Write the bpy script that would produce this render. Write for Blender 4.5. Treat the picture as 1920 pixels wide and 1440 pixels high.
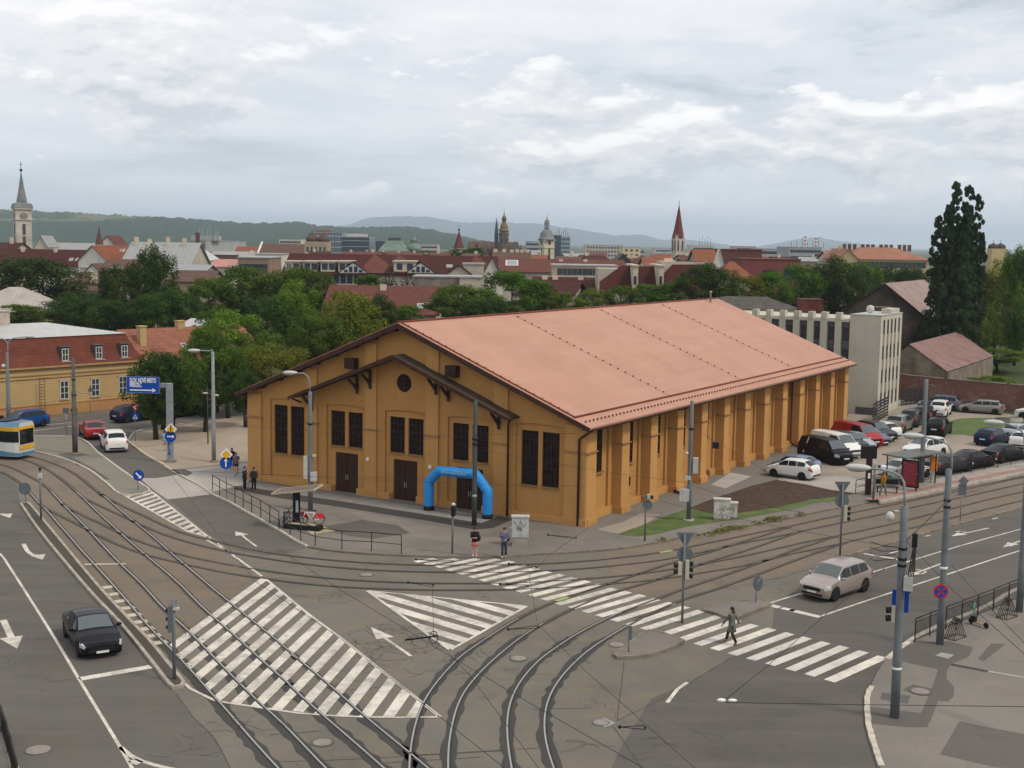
import bpy, bmesh, math, random
from mathutils import Vector, Matrix
R = math.radians
random.seed(7)
scene = bpy.context.scene
for o in list(bpy.data.objects): bpy.data.objects.remove(o)
COL = scene.collection

# ---------------------------------------------------------------- camera (solved from the hall's vanishing points)
FPX, CAMH = 2428.0, 18.0
PITCH, ROLL = math.atan(266.5/FPX), math.atan(.0153)
_F = Vector((0, math.cos(PITCH), -math.sin(PITCH)))
_R0 = Vector((1, 0, 0)); _U0 = Vector((0, math.sin(PITCH), math.cos(PITCH)))
_U = math.cos(ROLL)*_U0 - math.sin(ROLL)*_R0
_R = math.cos(ROLL)*_R0 + math.sin(ROLL)*_U0
CAMP = Vector((0, 0, CAMH))
cd = bpy.data.cameras.new('camera'); cam = bpy.data.objects.new('camera', cd); COL.objects.link(cam)
cd.sensor_width = 36; cd.lens = 36*FPX/1920; cd.clip_start = .5; cd.clip_end = 60000
cam.matrix_world = Matrix(((_R.x, _U.x, -_F.x, 0), (_R.y, _U.y, -_F.y, 0), (_R.z, _U.z, -_F.z, CAMH), (0, 0, 0, 1)))
scene.camera = cam

# ---------------------------------------------------------------- light: bright overcast with a veiled sun from the upper right
SUN_EL, SUN_AZ = 52, 118          # azimuth clockwise from +Y
SUN_STRENGTH, SUN_ANGLE = 2.2, 11
EXPOSURE = .0
SKY_GAIN, SKW = 1.32, (1.3, 5.5, 14.2)
sd_ = bpy.data.lights.new('sun', 'SUN'); sun = bpy.data.objects.new('sun', sd_); COL.objects.link(sun)
sd_.energy = SUN_STRENGTH; sd_.angle = R(SUN_ANGLE); sd_.color = (1, .90, .74)
_s = Vector((math.sin(R(SUN_AZ))*math.cos(R(SUN_EL)), math.cos(R(SUN_AZ))*math.cos(R(SUN_EL)), math.sin(R(SUN_EL))))
sun.rotation_euler = _s.to_track_quat('Z', 'Y').to_euler(); sun.location = (60, -40, 80)
scene.view_settings.view_transform = 'Standard'; scene.view_settings.look = 'None'
scene.view_settings.exposure = EXPOSURE; scene.view_settings.gamma = 1

world = bpy.data.worlds.new('World'); scene.world = world; world.use_nodes = True
def build_sky():
    nt = world.node_tree; N = nt.nodes; L = nt.links
    for n in list(N): N.remove(n)
    out = N.new('ShaderNodeOutputWorld')
    sky = N.new('ShaderNodeTexSky'); sky.sky_type = 'NISHITA'; sky.sun_disc = False
    sky.sun_elevation = R(SUN_EL); sky.sun_rotation = R(SUN_AZ); sky.dust_density = 2.5; sky.air_density = 1.0
    b1 = N.new('ShaderNodeBackground'); b1.inputs[1].default_value = .13
    L.new(sky.outputs[0], b1.inputs[0])
    tc = N.new('ShaderNodeTexCoord'); sp = N.new('ShaderNodeSeparateXYZ'); L.new(tc.outputs['Generated'], sp.inputs[0])
    def M(op, a, b=None, c=None, clamp=False):
        m = N.new('ShaderNodeMath'); m.operation = op; m.use_clamp = clamp
        for i, v in enumerate((a, b, c)):
            if v is None: continue
            if isinstance(v, (int, float)): m.inputs[i].default_value = v
            else: L.new(v, m.inputs[i])
        return m.outputs[0]
    z = M('MAXIMUM', sp.outputs[2], 0)
    den = M('ADD', z, .10)
    u = M('DIVIDE', sp.outputs[0], den); v = M('DIVIDE', sp.outputs[1], den)
    cb = N.new('ShaderNodeCombineXYZ'); L.new(u, cb.inputs[0]); L.new(v, cb.inputs[1])
    def noise(vec, scale, det, rough, w=0, dist=0):
        n = N.new('ShaderNodeTexNoise'); n.noise_dimensions = '4D'; n.inputs['Scale'].default_value = scale; n.inputs['Detail'].default_value = det
        n.inputs['Roughness'].default_value = rough; n.inputs['W'].default_value = w; n.inputs['Distortion'].default_value = dist
        L.new(vec, n.inputs['Vector']); return n.outputs[0]
    def vmix(f, a, b):
        m = N.new('ShaderNodeMix'); m.data_type = 'RGBA'
        for k, v in ((0, f), (6, a), (7, b)):
            if isinstance(v, tuple): m.inputs[k].default_value = (*v, 1)
            elif isinstance(v, (int, float)): m.inputs[k].default_value = v
            else: L.new(v, m.inputs[k])
        return m.outputs[2]
    def ramp(fac, stops, interp='EASE'):
        r = N.new('ShaderNodeValToRGB'); L.new(fac, r.inputs[0]); e = r.color_ramp; e.interpolation = interp
        e.elements[0].position = stops[0][0]; e.elements[0].color = (*stops[0][1], 1)
        e.elements[1].position = stops[-1][0]; e.elements[1].color = (*stops[-1][1], 1)
        for p, c in stops[1:-1]:
            q = e.elements.new(p); q.color = (*c, 1)
        return r.outputs[0]
    g = lambda v: (v, v, v)
    dv = N.new('ShaderNodeCombineXYZ'); L.new(sp.outputs[0], dv.inputs[0]); L.new(M('MULTIPLY', sp.outputs[1], .6), dv.inputs[1]); L.new(M('MULTIPLY', sp.outputs[2], 2.3), dv.inputs[2])
    n1 = noise(cb.outputs[0], .42, 8, .56, SKW[0], .25)      # the high sheet, lighter and darker
    n2 = noise(cb.outputs[0], 1.7, 8, .6, SKW[1], .1)
    n3 = noise(dv.outputs[0], 6.0, 11, .60, SKW[2], .1)      # cumulus seen side on
    up = N.new('ShaderNodeVectorMath'); up.operation = 'ADD'; L.new(dv.outputs[0], up.inputs[0]); up.inputs[1].default_value = (-.004, 0, .022)
    n3b = noise(up.outputs[0], 6.0, 6, .55, SKW[2], .1)
    sheet_ = ramp(M('ADD', M('MULTIPLY', n1, .65), M('MULTIPLY', n2, .35)), [(.37, (.40, .44, .50)), (.45, (.60, .635, .68)), (.52, (.70, .71, .735)), (.61, (.86, .845, .85))])
    puff = ramp(n3, [(.50, g(0)), (.53, g(.75)), (.56, g(1))])
    lit = ramp(M('SUBTRACT', n3, n3b), [(.44-.47, (.60, .62, .66)), (.5-.47, (.82, .81, .80)), (.56-.47, (1.0, .98, .96))]) if False else ramp(M('ADD', M('MULTIPLY', M('SUBTRACT', n3, n3b), 2.2), .5), [(.36, (.52, .545, .58)), (.50, (.70, .70, .71)), (.66, (.93, .905, .885))])
    band = ramp(z, [(.018, g(0)), (.045, g(.9)), (.11, g(.85)), (.17, g(.45)), (.30, g(.15))])
    low = ramp(z, [(0, g(.9)), (.05, g(.7)), (.15, g(0))])
    c0 = vmix(low, sheet_, (.63, .66, .695))
    c1 = vmix(M('MULTIPLY', puff, band), c0, lit)
    cover = ramp(n1, [(.34, g(.80)), (.48, g(1))])
    class _O: pass
    lw = _O(); lw.outputs = [None, None, c1]
    b2 = N.new('ShaderNodeBackground'); b2.inputs[1].default_value = SKY_GAIN; L.new(lw.outputs[2], b2.inputs[0])
    mx = N.new('ShaderNodeMixShader'); L.new(cover, mx.inputs[0]); L.new(b1.outputs[0], mx.inputs[1]); L.new(b2.outputs[0], mx.inputs[2])
    L.new(mx.outputs[0], out.inputs[0])
build_sky()

# ---------------------------------------------------------------- picture point -> place in the world
def ray(x, y): return _F + _R*((x-960)/FPX) - _U*((y-720)/FPX)
def G(x, y, z=0.0):
    d = ray(x, y); t = (z-CAMH)/d.z; return CAMP + d*t
def D(x, y, dist):
    d = ray(x, y); return CAMP + d*(dist/d.y)
def PX(P):
    v = Vector(P)-CAMP; c = v.dot(_F); return 960+FPX*v.dot(_R)/c, 720-FPX*v.dot(_U)/c
def HZ(g, ty):
    lo, hi = 0, 400
    for _ in range(40):
        m = (lo+hi)/2
        if PX((g[0], g[1], m))[1] > ty: lo = m
        else: hi = m
    return m
CR = dict(Q1=(0, 820, 4.8), Q2=(200, 880, 4.8), Q3=(200, 1140, 4.8), Q4=(500, 980, 4.8), Q5=(500, 1140, 4.8), Q6=(840, 980, 4.8), Q7=(1160, 880, 4.8), Q8=(1520, 820, 4.8),
          R1=(1320, 920, 6.4), R2=(1620, 860, 6.4), R3=(1500, 840, 8), R4=(1640, 740, 6.857), R6=(1220, 1080, 4.8), R7=(1590, 1080, 5.818), R8=(1590, 1220, 5.818), C8=(640, 960, 3), S4=(0, 1100, 6.4), S5=(0, 1240, 6.4), P=(0, 0, 1))
def px(tag, *pts):
    a, b, s = CR[tag]; return [(a+x/s, b+y/s) for x, y in pts]
def gpts(pts, z=0.0): return [G(x, y, z) for x, y in pts]

# ---------------------------------------------------------------- materials
def lin(c):
    return tuple((v/255/12.92 if v/255 <= .04045 else ((v/255+.055)/1.055)**2.4) for v in c)
MATS = {}
class NT:
    def __init__(s, name):
        s.m = bpy.data.materials.new(name); s.m.use_nodes = True; s.t = s.m.node_tree; s.N = s.t.nodes; s.L = s.t.links
        s.b = s.N['Principled BSDF']; s.tc = s.N.new('ShaderNodeTexCoord')
    def vec(s, scale=(1, 1, 1), rot=(0, 0, 0), out='Object'):
        mp = s.N.new('ShaderNodeMapping'); mp.inputs['Scale'].default_value = scale; mp.inputs['Rotation'].default_value = rot
        s.L.new(s.tc.outputs[out], mp.inputs[0]); return mp.outputs[0]
    def noise(s, vec, scale, det=4, rough=.55, dist=0):
        n = s.N.new('ShaderNodeTexNoise'); n.inputs['Scale'].default_value = scale; n.inputs['Detail'].default_value = det
        n.inputs['Roughness'].default_value = rough; n.inputs['Distortion'].default_value = dist; s.L.new(vec, n.inputs['Vector']); return n.outputs[0]
    def ramp(s, fac, stops, interp='LINEAR'):
        r = s.N.new('ShaderNodeValToRGB'); s.L.new(fac, r.inputs[0]); e = r.color_ramp; e.interpolation = interp
        e.elements[0].position = stops[0][0]; e.elements[0].color = (*stops[0][1], 1)
        e.elements[1].position = stops[-1][0]; e.elements[1].color = (*stops[-1][1], 1)
        for p, c in stops[1:-1]: q = e.elements.new(p); q.color = (*c, 1)
        return r.outputs[0]
    def mix(s, fac, a, b, mode='MIX'):
        m = s.N.new('ShaderNodeMix'); m.data_type = 'RGBA'; m.blend_type = mode
        for i, v in ((0, fac), (6, a), (7, b)):
            if isinstance(v, (int, float)): m.inputs[i].default_value = v
            elif isinstance(v, tuple): m.inputs[i].default_value = (*v[:3], 1)
            else: s.L.new(v, m.inputs[i])
        return m.outputs[2]
    def math(s, op, a, b=0.0):
        m = s.N.new('ShaderNodeMath'); m.operation = op
        for i, v in enumerate((a, b)):
            if isinstance(v, (int, float)): m.inputs[i].default_value = v
            else: s.L.new(v, m.inputs[i])
        return m.outputs[0]
    def sep(s, vec):
        p = s.N.new('ShaderNodeSeparateXYZ'); s.L.new(vec, p.inputs[0]); return p.outputs
    def color(s, c): s.L.new(c, s.b.inputs['Base Color'])
    def bump(s, h, strength=.3, dist=.02):
        b = s.N.new('ShaderNodeBump'); b.inputs['Strength'].default_value = strength; b.inputs['Distance'].default_value = dist
        s.L.new(h, b.inputs['Height']); s.L.new(b.outputs[0], s.b.inputs['Normal'])
def mat(name, col, rough=.8, var=.18, scale=1.5, metal=0.0, bump=0.0, spec=None, coat=0.0, fine=0.0, out='Object'):
    """plain surface with blotchy variation; col in linear"""
    if name in MATS: return MATS[name]
    s = NT(name); s.b.inputs['Roughness'].default_value = rough; s.b.inputs['Metallic'].default_value = metal
    s.b.inputs['Specular IOR Level'].default_value = spec if spec is not None else .18
    if coat: s.b.inputs['Coat Weight'].default_value = coat; s.b.inputs['Coat Roughness'].default_value = .06
    if var:
        v = s.vec(out=out); n = s.noise(v, scale, 5, .6)
        lo = tuple(c*(1-var) for c in col); hi = tuple(min(1, c*(1+var)) for c in col)
        c = s.ramp(n, [(.3, lo), (.7, hi)])
        if fine:
            f = s.noise(v, scale*14, 2, .7); c = s.mix(f, c, tuple(x*(1-fine) for x in col))
            f2 = s.mix(.5, c, c)
        s.color(c)
        if bump: s.bump(s.noise(v, scale*8, 3, .6), bump)
    else: s.b.inputs['Base Color'].default_value = (*col, 1)
    MATS[name] = s.m; return s.m
def asphalt(name, col, stain=(.6, .5, .42), stainamt=.25, cracks=.5, grain=.25, rot=0, streak=0.0):
    s = NT(name); v = s.vec(); s.b.inputs['Roughness'].default_value = .9; s.b.inputs['Specular IOR Level'].default_value = .12
    big = s.noise(v, .07, 5, .6, .6); mid = s.noise(v, .55, 6, .65); fine = s.noise(v, 9, 3, .7)
    c = s.ramp(big, [(.32, tuple(x*.84 for x in col)), (.5, col), (.68, tuple(x*1.20 for x in col))])
    c = s.mix(s.math('MULTIPLY', s.ramp(mid, [(.42, (0,)*3), (.64, (1,)*3)]), stainamt), c, tuple(x*1.28*y/.52 for x, y in zip(col, stain)))
    if streak:
        sv = s.vec((.05, 1.1, 1), (0, 0, rot)); sn = s.noise(sv, 1.0, 3, .6)
        c = s.mix(s.math('MULTIPLY', s.ramp(sn, [(.45, (0,)*3), (.68, (1,)*3)]), streak), c, tuple(x*1.35 for x in col))
    c = s.mix(s.math('MULTIPLY', s.ramp(fine, [(.3, (1,)*3), (.62, (0,)*3)]), grain), c, tuple(x*.72 for x in col))
    oil = s.noise(v, .23, 3, .5, 1.2)
    c = s.mix(s.math('MULTIPLY', s.ramp(oil, [(.60, (0,)*3), (.72, (1,)*3)]), .35), c, tuple(x*.62 for x in col))
    if cracks:
        vo = s.N.new('ShaderNodeTexVoronoi'); vo.feature = 'DISTANCE_TO_EDGE'; vo.inputs['Scale'].default_value = .33
        wv = s.N.new('ShaderNodeVectorMath'); wv.operation = 'ADD'
        nn = s.N.new('ShaderNodeTexNoise'); nn.inputs['Scale'].default_value = .9; nn.inputs['Detail'].default_value = 5; s.L.new(v, nn.inputs['Vector'])
        sc = s.N.new('ShaderNodeVectorMath'); sc.operation = 'SCALE'; sc.inputs['Scale'].default_value = 1.5; s.L.new(nn.outputs[1], sc.inputs[0])
        s.L.new(v, wv.inputs[0]); s.L.new(sc.outputs[0], wv.inputs[1]); s.L.new(wv.outputs[0], vo.inputs['Vector'])
        cr = s.ramp(vo.outputs[0], [(0.0, (1,)*3), (.008, (0,)*3)])
        msk = s.ramp(s.noise(v, .12, 3), [(.50, (0,)*3), (.60, (1,)*3)])
        c = s.mix(s.math('MULTIPLY', s.math('MULTIPLY', cr, msk), cracks), c, tuple(x*.4 for x in col))
    s.color(c); s.bump(fine, .25, .01)
    MATS[name] = s.m; return s.m
def paint(name, col, wear=.35, under=(.12, .11, .10)):
    s = NT(name); v = s.vec(); s.b.inputs['Roughness'].default_value = .75
    n = s.noise(v, 2.2, 6, .75, .4); n2 = s.noise(v, .5, 3, .5); n3 = s.noise(v, 14, 2, .6)
    k = s.math('ADD', s.math('ADD', s.math('MULTIPLY', n, .55), s.math('MULTIPLY', n2, .3)), s.math('MULTIPLY', n3, .15))
    w = s.ramp(k, [(.5-wear*.28, (1,)*3), (.60-wear*.10, (0,)*3)])
    base = s.ramp(n2, [(.3, tuple(c*.86 for c in col)), (.7, col)])
    s.color(s.mix(s.math('MULTIPLY', w, min(1, wear*1.5)), base, under)); MATS[name] = s.m; return s.m
def tiles(name, col, row=.33, colw=.25, var=.3, amt=.35, rough=.75):
    """roof tiling: courses across the slope (object z) with some bleached and mossy patches"""
    s = NT(name); v = s.vec(); s.b.inputs['Roughness'].default_value = rough; s.b.inputs['Specular IOR Level'].default_value = .1
    br = s.N.new('ShaderNodeTexBrick'); s.L.new(s.vec((1, 1, 1)), br.inputs[0])
    p = s.sep(v)
    zz = s.math('FRACT', s.math('DIVIDE', p[2], row)); xx = s.math('FRACT', s.math('DIVIDE', s.math('ADD', p[0], p[1]), colw))
    s.N.remove(br)
    n = s.noise(v, .8, 6, .65); n2 = s.noise(v, 6, 3, .6)
    c = s.ramp(s.math('ADD', s.math('MULTIPLY', n, .6), s.math('MULTIPLY', n2, .4)), [(.32, tuple(x*(1-var) for x in col)), (.68, tuple(min(1, x*(1+var)) for x in col))])
    ln = s.ramp(zz, [(0.0, (1,)*3), (.30, (0,)*3)])
    c = s.mix(s.math('MULTIPLY', ln, amt), c, tuple(x*.35 for x in col))
    s.color(c); s.bump(zz, .4, .03); MATS[name] = s.m; return s.m
def seamed(name, col, pitch=.5, ax=0, var=.15, rough=.5, metal=.0, rust=None):
    s = NT(name); v = s.vec(); s.b.inputs['Roughness'].default_value = rough; s.b.inputs['Metallic'].default_value = metal
    p = s.sep(v); zz = s.math('FRACT', s.math('DIVIDE', p[ax], pitch)); n = s.noise(v, .7, 6, .65)
    c = s.ramp(n, [(.3, tuple(x*(1-var) for x in col)), (.7, tuple(min(1, x*(1+var)) for x in col))])
    if rust:
        sv = s.vec(tuple(.25 if i != ax else 2.2 for i in range(3))); rn = s.noise(sv, 1.6, 5, .65)
        c = s.mix(s.ramp(rn, [(.42, (0,)*3), (.58, (1,)*3)]), c, rust)
    c = s.mix(s.math('MULTIPLY', s.ramp(zz, [(0.0, (1,)*3), (.16, (0,)*3)]), .55), c, tuple(x*.45 for x in col))
    s.color(c); s.bump(zz, .3, .03); MATS[name] = s.m; return s.m
def glassmat(name, col=(.03, .035, .04), rough=.08, spec=.6):
    s = NT(name); s.b.inputs['Base Color'].default_value = (*col, 1); s.b.inputs['Roughness'].default_value = rough; s.b.inputs['Specular IOR Level'].default_value = spec
    MATS[name] = s.m; return s.m

# ---------------------------------------------------------------- mesh building
class MB:
    def __init__(s): s.v = []; s.f = []; s.mi = []; s.sm = []
    def add(s, vs, fs, mi=0, smooth=False):
        o = len(s.v); s.v += [tuple(v) for v in vs]
        for f in fs: s.f.append(tuple(i+o for i in f)); s.mi.append(mi); s.sm.append(smooth)
        return s
    def box(s, c, d, mi=0, rz=0, M=None):
        x, y, z = (k/2 for k in d); vs = [Vector((a*x, b*y, e*z)) for a in (-1, 1) for b in (-1, 1) for e in (-1, 1)]
        m = Matrix.Translation(c) @ Matrix.Rotation(rz, 4, 'Z')
        if M is not None: m = M @ m
        return s.add([m @ v for v in vs], [(0, 1, 3, 2), (4, 6, 7, 5), (0, 4, 5, 1), (2, 3, 7, 6), (0, 2, 6, 4), (1, 5, 7, 3)], mi)
    def bx(s, x0, x1, y0, y1, z0, z1, mi=0): return s.box(((x0+x1)/2, (y0+y1)/2, (z0+z1)/2), (x1-x0, y1-y0, z1-z0), mi)
    def prism(s, poly, z0, z1, mi=0, mtop=None, smooth=False):
        n = len(poly); a = sum(poly[i][0]*poly[(i+1) % n][1]-poly[(i+1) % n][0]*poly[i][1] for i in range(n))
        if a < 0: poly = poly[::-1]
        vs = [(p[0], p[1], z0) for p in poly]+[(p[0], p[1], z1) for p in poly]
        s.add(vs, [tuple(range(n, 2*n))], mi if mtop is None else mtop); o = len(s.v)-2*n
        s.f.append(tuple(o+i for i in range(n-1, -1, -1))); s.mi.append(mi); s.sm.append(False)
        for i in range(n): s.f.append((o+i, o+(i+1) % n, o+n+(i+1) % n, o+n+i)); s.mi.append(mi); s.sm.append(smooth)
        return s
    def extr(s, poly, vec, mi=0):
        """closed 3-D polygon pushed along vec"""
        n = len(poly); vec = Vector(vec); P = [Vector(p) for p in poly]; s.add(P+[p+vec for p in P], [], mi); o = len(s.v)-2*n
        F = [tuple(range(n-1, -1, -1)), tuple(range(n, 2*n))]+[(i, (i+1) % n, n+(i+1) % n, n+i) for i in range(n)]
        for f in F: s.f.append(tuple(o+i for i in f)); s.mi.append(mi); s.sm.append(False)
        return s
    def tube(s, pts, r, seg=8, mi=0, caps=True):
        P = [Vector(p) for p in pts]; rs = r if isinstance(r, (list, tuple)) else [r]*len(P); o = len(s.v); n = len(P)
        up = None
        for i, p in enumerate(P):
            t = (P[min(i+1, n-1)]-P[max(i-1, 0)]).normalized()
            if up is None: up = Vector((0, 0, 1)) if abs(t.z) < .9 else Vector((1, 0, 0))
            a = t.cross(up).normalized(); b = a.cross(t).normalized(); up = b
            for k in range(seg):
                w = 2*math.pi*k/seg; s.v.append(tuple(p+a*math.cos(w)*rs[i]+b*math.sin(w)*rs[i]))
        for i in range(n-1):
            for k in range(seg):
                k2 = (k+1) % seg; s.f.append((o+i*seg+k, o+i*seg+k2, o+(i+1)*seg+k2, o+(i+1)*seg+k)); s.mi.append(mi); s.sm.append(True)
        if caps:
            s.f.append(tuple(o+k for k in range(seg-1, -1, -1))); s.f.append(tuple(o+(n-1)*seg+k for k in range(seg))); s.mi += [mi, mi]; s.sm += [False, False]
        return s
    def lathe(s, prof, seg=16, c=(0, 0, 0), mi=0, smooth=True, a0=0.0, M=None):
        o = len(s.v); n = len(prof)
        for r, z in prof:
            for k in range(seg):
                w = a0+2*math.pi*k/seg; v = Vector((c[0]+r*math.cos(w), c[1]+r*math.sin(w), c[2]+z)); s.v.append(tuple(M @ v if M is not None else v))
        for i in range(n-1):
            for k in range(seg):
                k2 = (k+1) % seg; s.f.append((o+i*seg+k, o+i*seg+k2, o+(i+1)*seg+k2, o+(i+1)*seg+k)); s.mi.append(mi); s.sm.append(smooth)
        s.f.append(tuple(o+k for k in range(seg-1, -1, -1))); s.f.append(tuple(o+(n-1)*seg+k for k in range(seg))); s.mi += [mi, mi]; s.sm += [False, False]
        return s
    def ball(s, c, r, seg=10, rings=6, mi=0, sc=(1, 1, 1), M=None):
        o = len(s.v)
        for i in range(rings+1):
            t = math.pi*i/rings
            for k in range(seg):
                w = 2*math.pi*k/seg; v = Vector((c[0]+r*sc[0]*math.sin(t)*math.cos(w), c[1]+r*sc[1]*math.sin(t)*math.sin(w), c[2]-r*sc[2]*math.cos(t))); s.v.append(tuple(M @ v if M is not None else v))
        for i in range(rings):
            for k in range(seg):
                k2 = (k+1) % seg; s.f.append((o+i*seg+k, o+i*seg+k2, o+(i+1)*seg+k2, o+(i+1)*seg+k)); s.mi.append(mi); s.sm.append(True)
        return s
    def mesh(s, name, mats):
        me = bpy.data.meshes.new(name); me.from_pydata(s.v, [], s.f)
        for m in (mats if isinstance(mats, (list, tuple)) else [mats]): me.materials.append(m)
        me.polygons.foreach_set('material_index', s.mi); me.polygons.foreach_set('use_smooth', s.sm); me.update(); return me
    def build(s, name, mats, parent=None, label=None, recalc=False):
        me = s.mesh(name, mats)
        if recalc:
            bm = bmesh.new(); bm.from_mesh(me); bmesh.ops.recalc_face_normals(bm, faces=bm.faces); bm.to_mesh(me); bm.free()
        o = bpy.data.objects.new(name, me); COL.objects.link(o)
        if parent is not None: o.parent = parent
        if label: o['label'] = label
        return o
def tag(o, label=None, cat=None, group=None, kind=None):
    if label: o['label'] = label
    if cat: o['category'] = cat
    if group: o['group'] = group
    if kind: o['kind'] = kind
    return o
def empty(name, loc=(0, 0, 0), rz=0.0, label=None, cat=None, group=None):
    o = bpy.data.objects.new(name, None); COL.objects.link(o); o.location = loc; o.rotation_euler = (0, 0, rz); o.empty_display_size = .3
    return tag(o, label, cat, group)
def copy_tree(o, parent=None):
    c = o.copy(); COL.objects.link(c); c.parent = parent
    for ch in [k for k in list(o.children)]: copy_tree(ch, c)
    return c
def boolean_diff(ob, cutter):
    m = ob.modifiers.new('cut', 'BOOLEAN'); m.operation = 'DIFFERENCE'; m.solver = 'EXACT'; m.object = cutter
    dg = bpy.context.evaluated_depsgraph_get(); dg.update()
    me = bpy.data.meshes.new_from_object(ob.evaluated_get(dg)); ob.modifiers.clear(); ob.data = me
    bpy.data.objects.remove(cutter)
def catmull(P, step=.5):
    P = [Vector(p) for p in P]; Q = [P[0]*2-P[1]]+P+[P[-1]*2-P[-2]]; out = []
    for i in range(1, len(Q)-2):
        a, b, c, d = Q[i-1:i+3]; n = max(1, int((c-b).length/step))
        for k in range(n):
            t = k/n; out.append(.5*((2*b)+(c-a)*t+(2*a-5*b+4*c-d)*t*t+(3*b-a-3*c+d)*t*t*t))
    out.append(P[-1]); return out
def smooth_line(P, it=3):
    P = [Vector(p) for p in P]
    for _ in range(it): P = [P[0]]+[(P[i-1]+P[i]*2+P[i+1])/4 for i in range(1, len(P)-1)]+[P[-1]]
    return P
def ribbon(mb, P, w, z, mi=0, off=0.0, jit=0.0, h=0.0):
    """flat strip of width w following P, shifted sideways by off, ragged by jit, with height h"""
    n = len(P); L = []; Rr = []
    for i, p in enumerate(P):
        t = (P[min(i+1, n-1)]-P[max(i-1, 0)]); t.z = 0; t.normalize(); s = Vector((t.y, -t.x, 0))
        a = off-w/2+random.uniform(-jit, jit); b = off+w/2+random.uniform(-jit, jit)
        L.append(Vector((p.x, p.y, z))+s*a); Rr.append(Vector((p.x, p.y, z))+s*b)
    o = len(mb.v)
    for a, b in zip(L, Rr): mb.v += [tuple(a), tuple(b)]
    for i in range(n-1): mb.f.append((o+2*i, o+2*i+1, o+2*i+3, o+2*i+2)); mb.mi.append(mi); mb.sm.append(False)
    if h:
        o2 = len(mb.v)
        for a, b in zip(L, Rr): mb.v += [(a.x, a.y, z-h), (b.x, b.y, z-h)]
        for i in range(n-1):
            mb.f += [(o+2*i, o+2*i+2, o2+2*i+2, o2+2*i), (o+2*i+1, o2+2*i+1, o2+2*i+3, o+2*i+3)]; mb.mi += [mi, mi]; mb.sm += [False, False]
        mb.f += [(o, o2, o2+1, o+1), (o+2*n-2, o+2*n-1, o2+2*n-1, o2+2*n-2)]; mb.mi += [mi, mi]; mb.sm += [False, False]
def flat(mb, P, z, mi=0):
    P = [Vector((p[0], p[1], z)) for p in P]; n = len(P)
    a = sum(P[i].x*P[(i+1) % n].y-P[(i+1) % n].x*P[i].y for i in range(n))
    if a < 0: P = P[::-1]
    mb.add(P, [tuple(range(n))], mi)
def sheet(name, P, z, m, tri=True):
    mb = MB(); flat(mb, P, z); o = mb.build(name, m)
    bm = bmesh.new(); bm.from_mesh(o.data); bmesh.ops.triangulate(bm, faces=bm.faces); bm.to_mesh(o.data); bm.free()
    return tag(o, kind='structure')
def slab(name, P, z0, z1, m):
    mb = MB(); mb.prism([(p[0], p[1]) for p in P], z0, z1); o = mb.build(name, m)
    bm = bmesh.new(); bm.from_mesh(o.data); bmesh.ops.triangulate(bm, faces=bm.faces); bm.to_mesh(o.data); bm.free()
    return tag(o, kind='structure')
def clip_poly(poly, clip):
    """Sutherland-Hodgman, clip convex ccw (2-D)"""
    out = poly; n = len(clip)
    for i in range(n):
        a, b = clip[i], clip[(i+1) % n]; inp = out; out = []
        if not inp: return []
        side = lambda p: (b[0]-a[0])*(p[1]-a[1])-(b[1]-a[1])*(p[0]-a[0])
        for j in range(len(inp)):
            p, q = inp[j-1], inp[j]; sp_, sq = side(p), side(q)
            if (sp_ >= 0) != (sq >= 0):
                t = sp_/(sp_-sq); out.append((p[0]+(q[0]-p[0])*t, p[1]+(q[1]-p[1])*t))
            if sq >= 0: out.append(q)
    return out
def text_obj(s, size, m, depth=.006, align='LEFT', sx=1.0):
    c = bpy.data.curves.new('t', 'FONT'); c.body = s; c.size = size; c.extrude = depth; c.offset = .012*size/.36; c.align_x = align
    o = bpy.data.objects.new('t', c); COL.objects.link(o); dg = bpy.context.evaluated_depsgraph_get(); dg.update()
    me = bpy.data.meshes.new_from_object(o.evaluated_get(dg)); bpy.data.objects.remove(o); me.materials.clear(); me.materials.append(m)
    return me
PI = math.pi
# ================================================================ GROUND, ROADS, KERBS
M_ground = mat('earth_and_city_ground', (.060, .072, .035), .95, .4, .01)
M_road = asphalt('old_asphalt', (.140, .130, .113), (.62, .52, .38), .42, .9)
M_road_dark = asphalt('dark_asphalt', (.104, .096, .087), (.6, .52, .45), .3, .5, streak=.5, rot=R(62))
M_road_right = asphalt('dark_asphalt_right', (.100, .092, .084), (.6, .52, .45), .3, .5, streak=.45, rot=R(-28))
M_bed = asphalt('rusty_tram_bed', (.160, .135, .108), (.62, .50, .38), .35, .6)
M_pave = asphalt('pavement_asphalt', (.170, .155, .141), (.6, .52, .44), .3, .8)
M_plaza = asphalt('tan_plaza', (.30, .25, .20), (.62, .50, .38), .25, .1)
M_lot = asphalt('parking_concrete', (.265, .232, .198), (.62, .5, .38), .35, .5)
M_conc = asphalt('pale_concrete', (.34, .315, .29), (.6, .54, .46), .2, .3)
M_patch = asphalt('new_asphalt_patch', (.058, .054, .052), (.55, .5, .46), .15, .0)
M_patch2 = asphalt('mid_asphalt_patch', (.105, .095, .088), (.55, .5, .46), .15, .0)
M_kerb = mat('kerb_stone', (.33, .29, .24), .85, .3, 1.5)
M_kerb_d = mat('kerb_stone_mossy', (.17, .145, .115), .9, .35, 1.5)
M_kerb_w = mat('kerb_stone_white', (.46, .41, .34), .85, .25, 2.5)
M_white = paint('white_marking', (.64, .585, .51), .42)
M_white_old = paint('white_marking_worn', (.56, .52, .47), .95, (.10, .093, .085))
M_steel = mat('rail_steel', (.46, .445, .42), .42, .08, 1, metal=.85)
M_groove = mat('rail_groove', (.035, .032, .030), .9, .3, 2)
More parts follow.
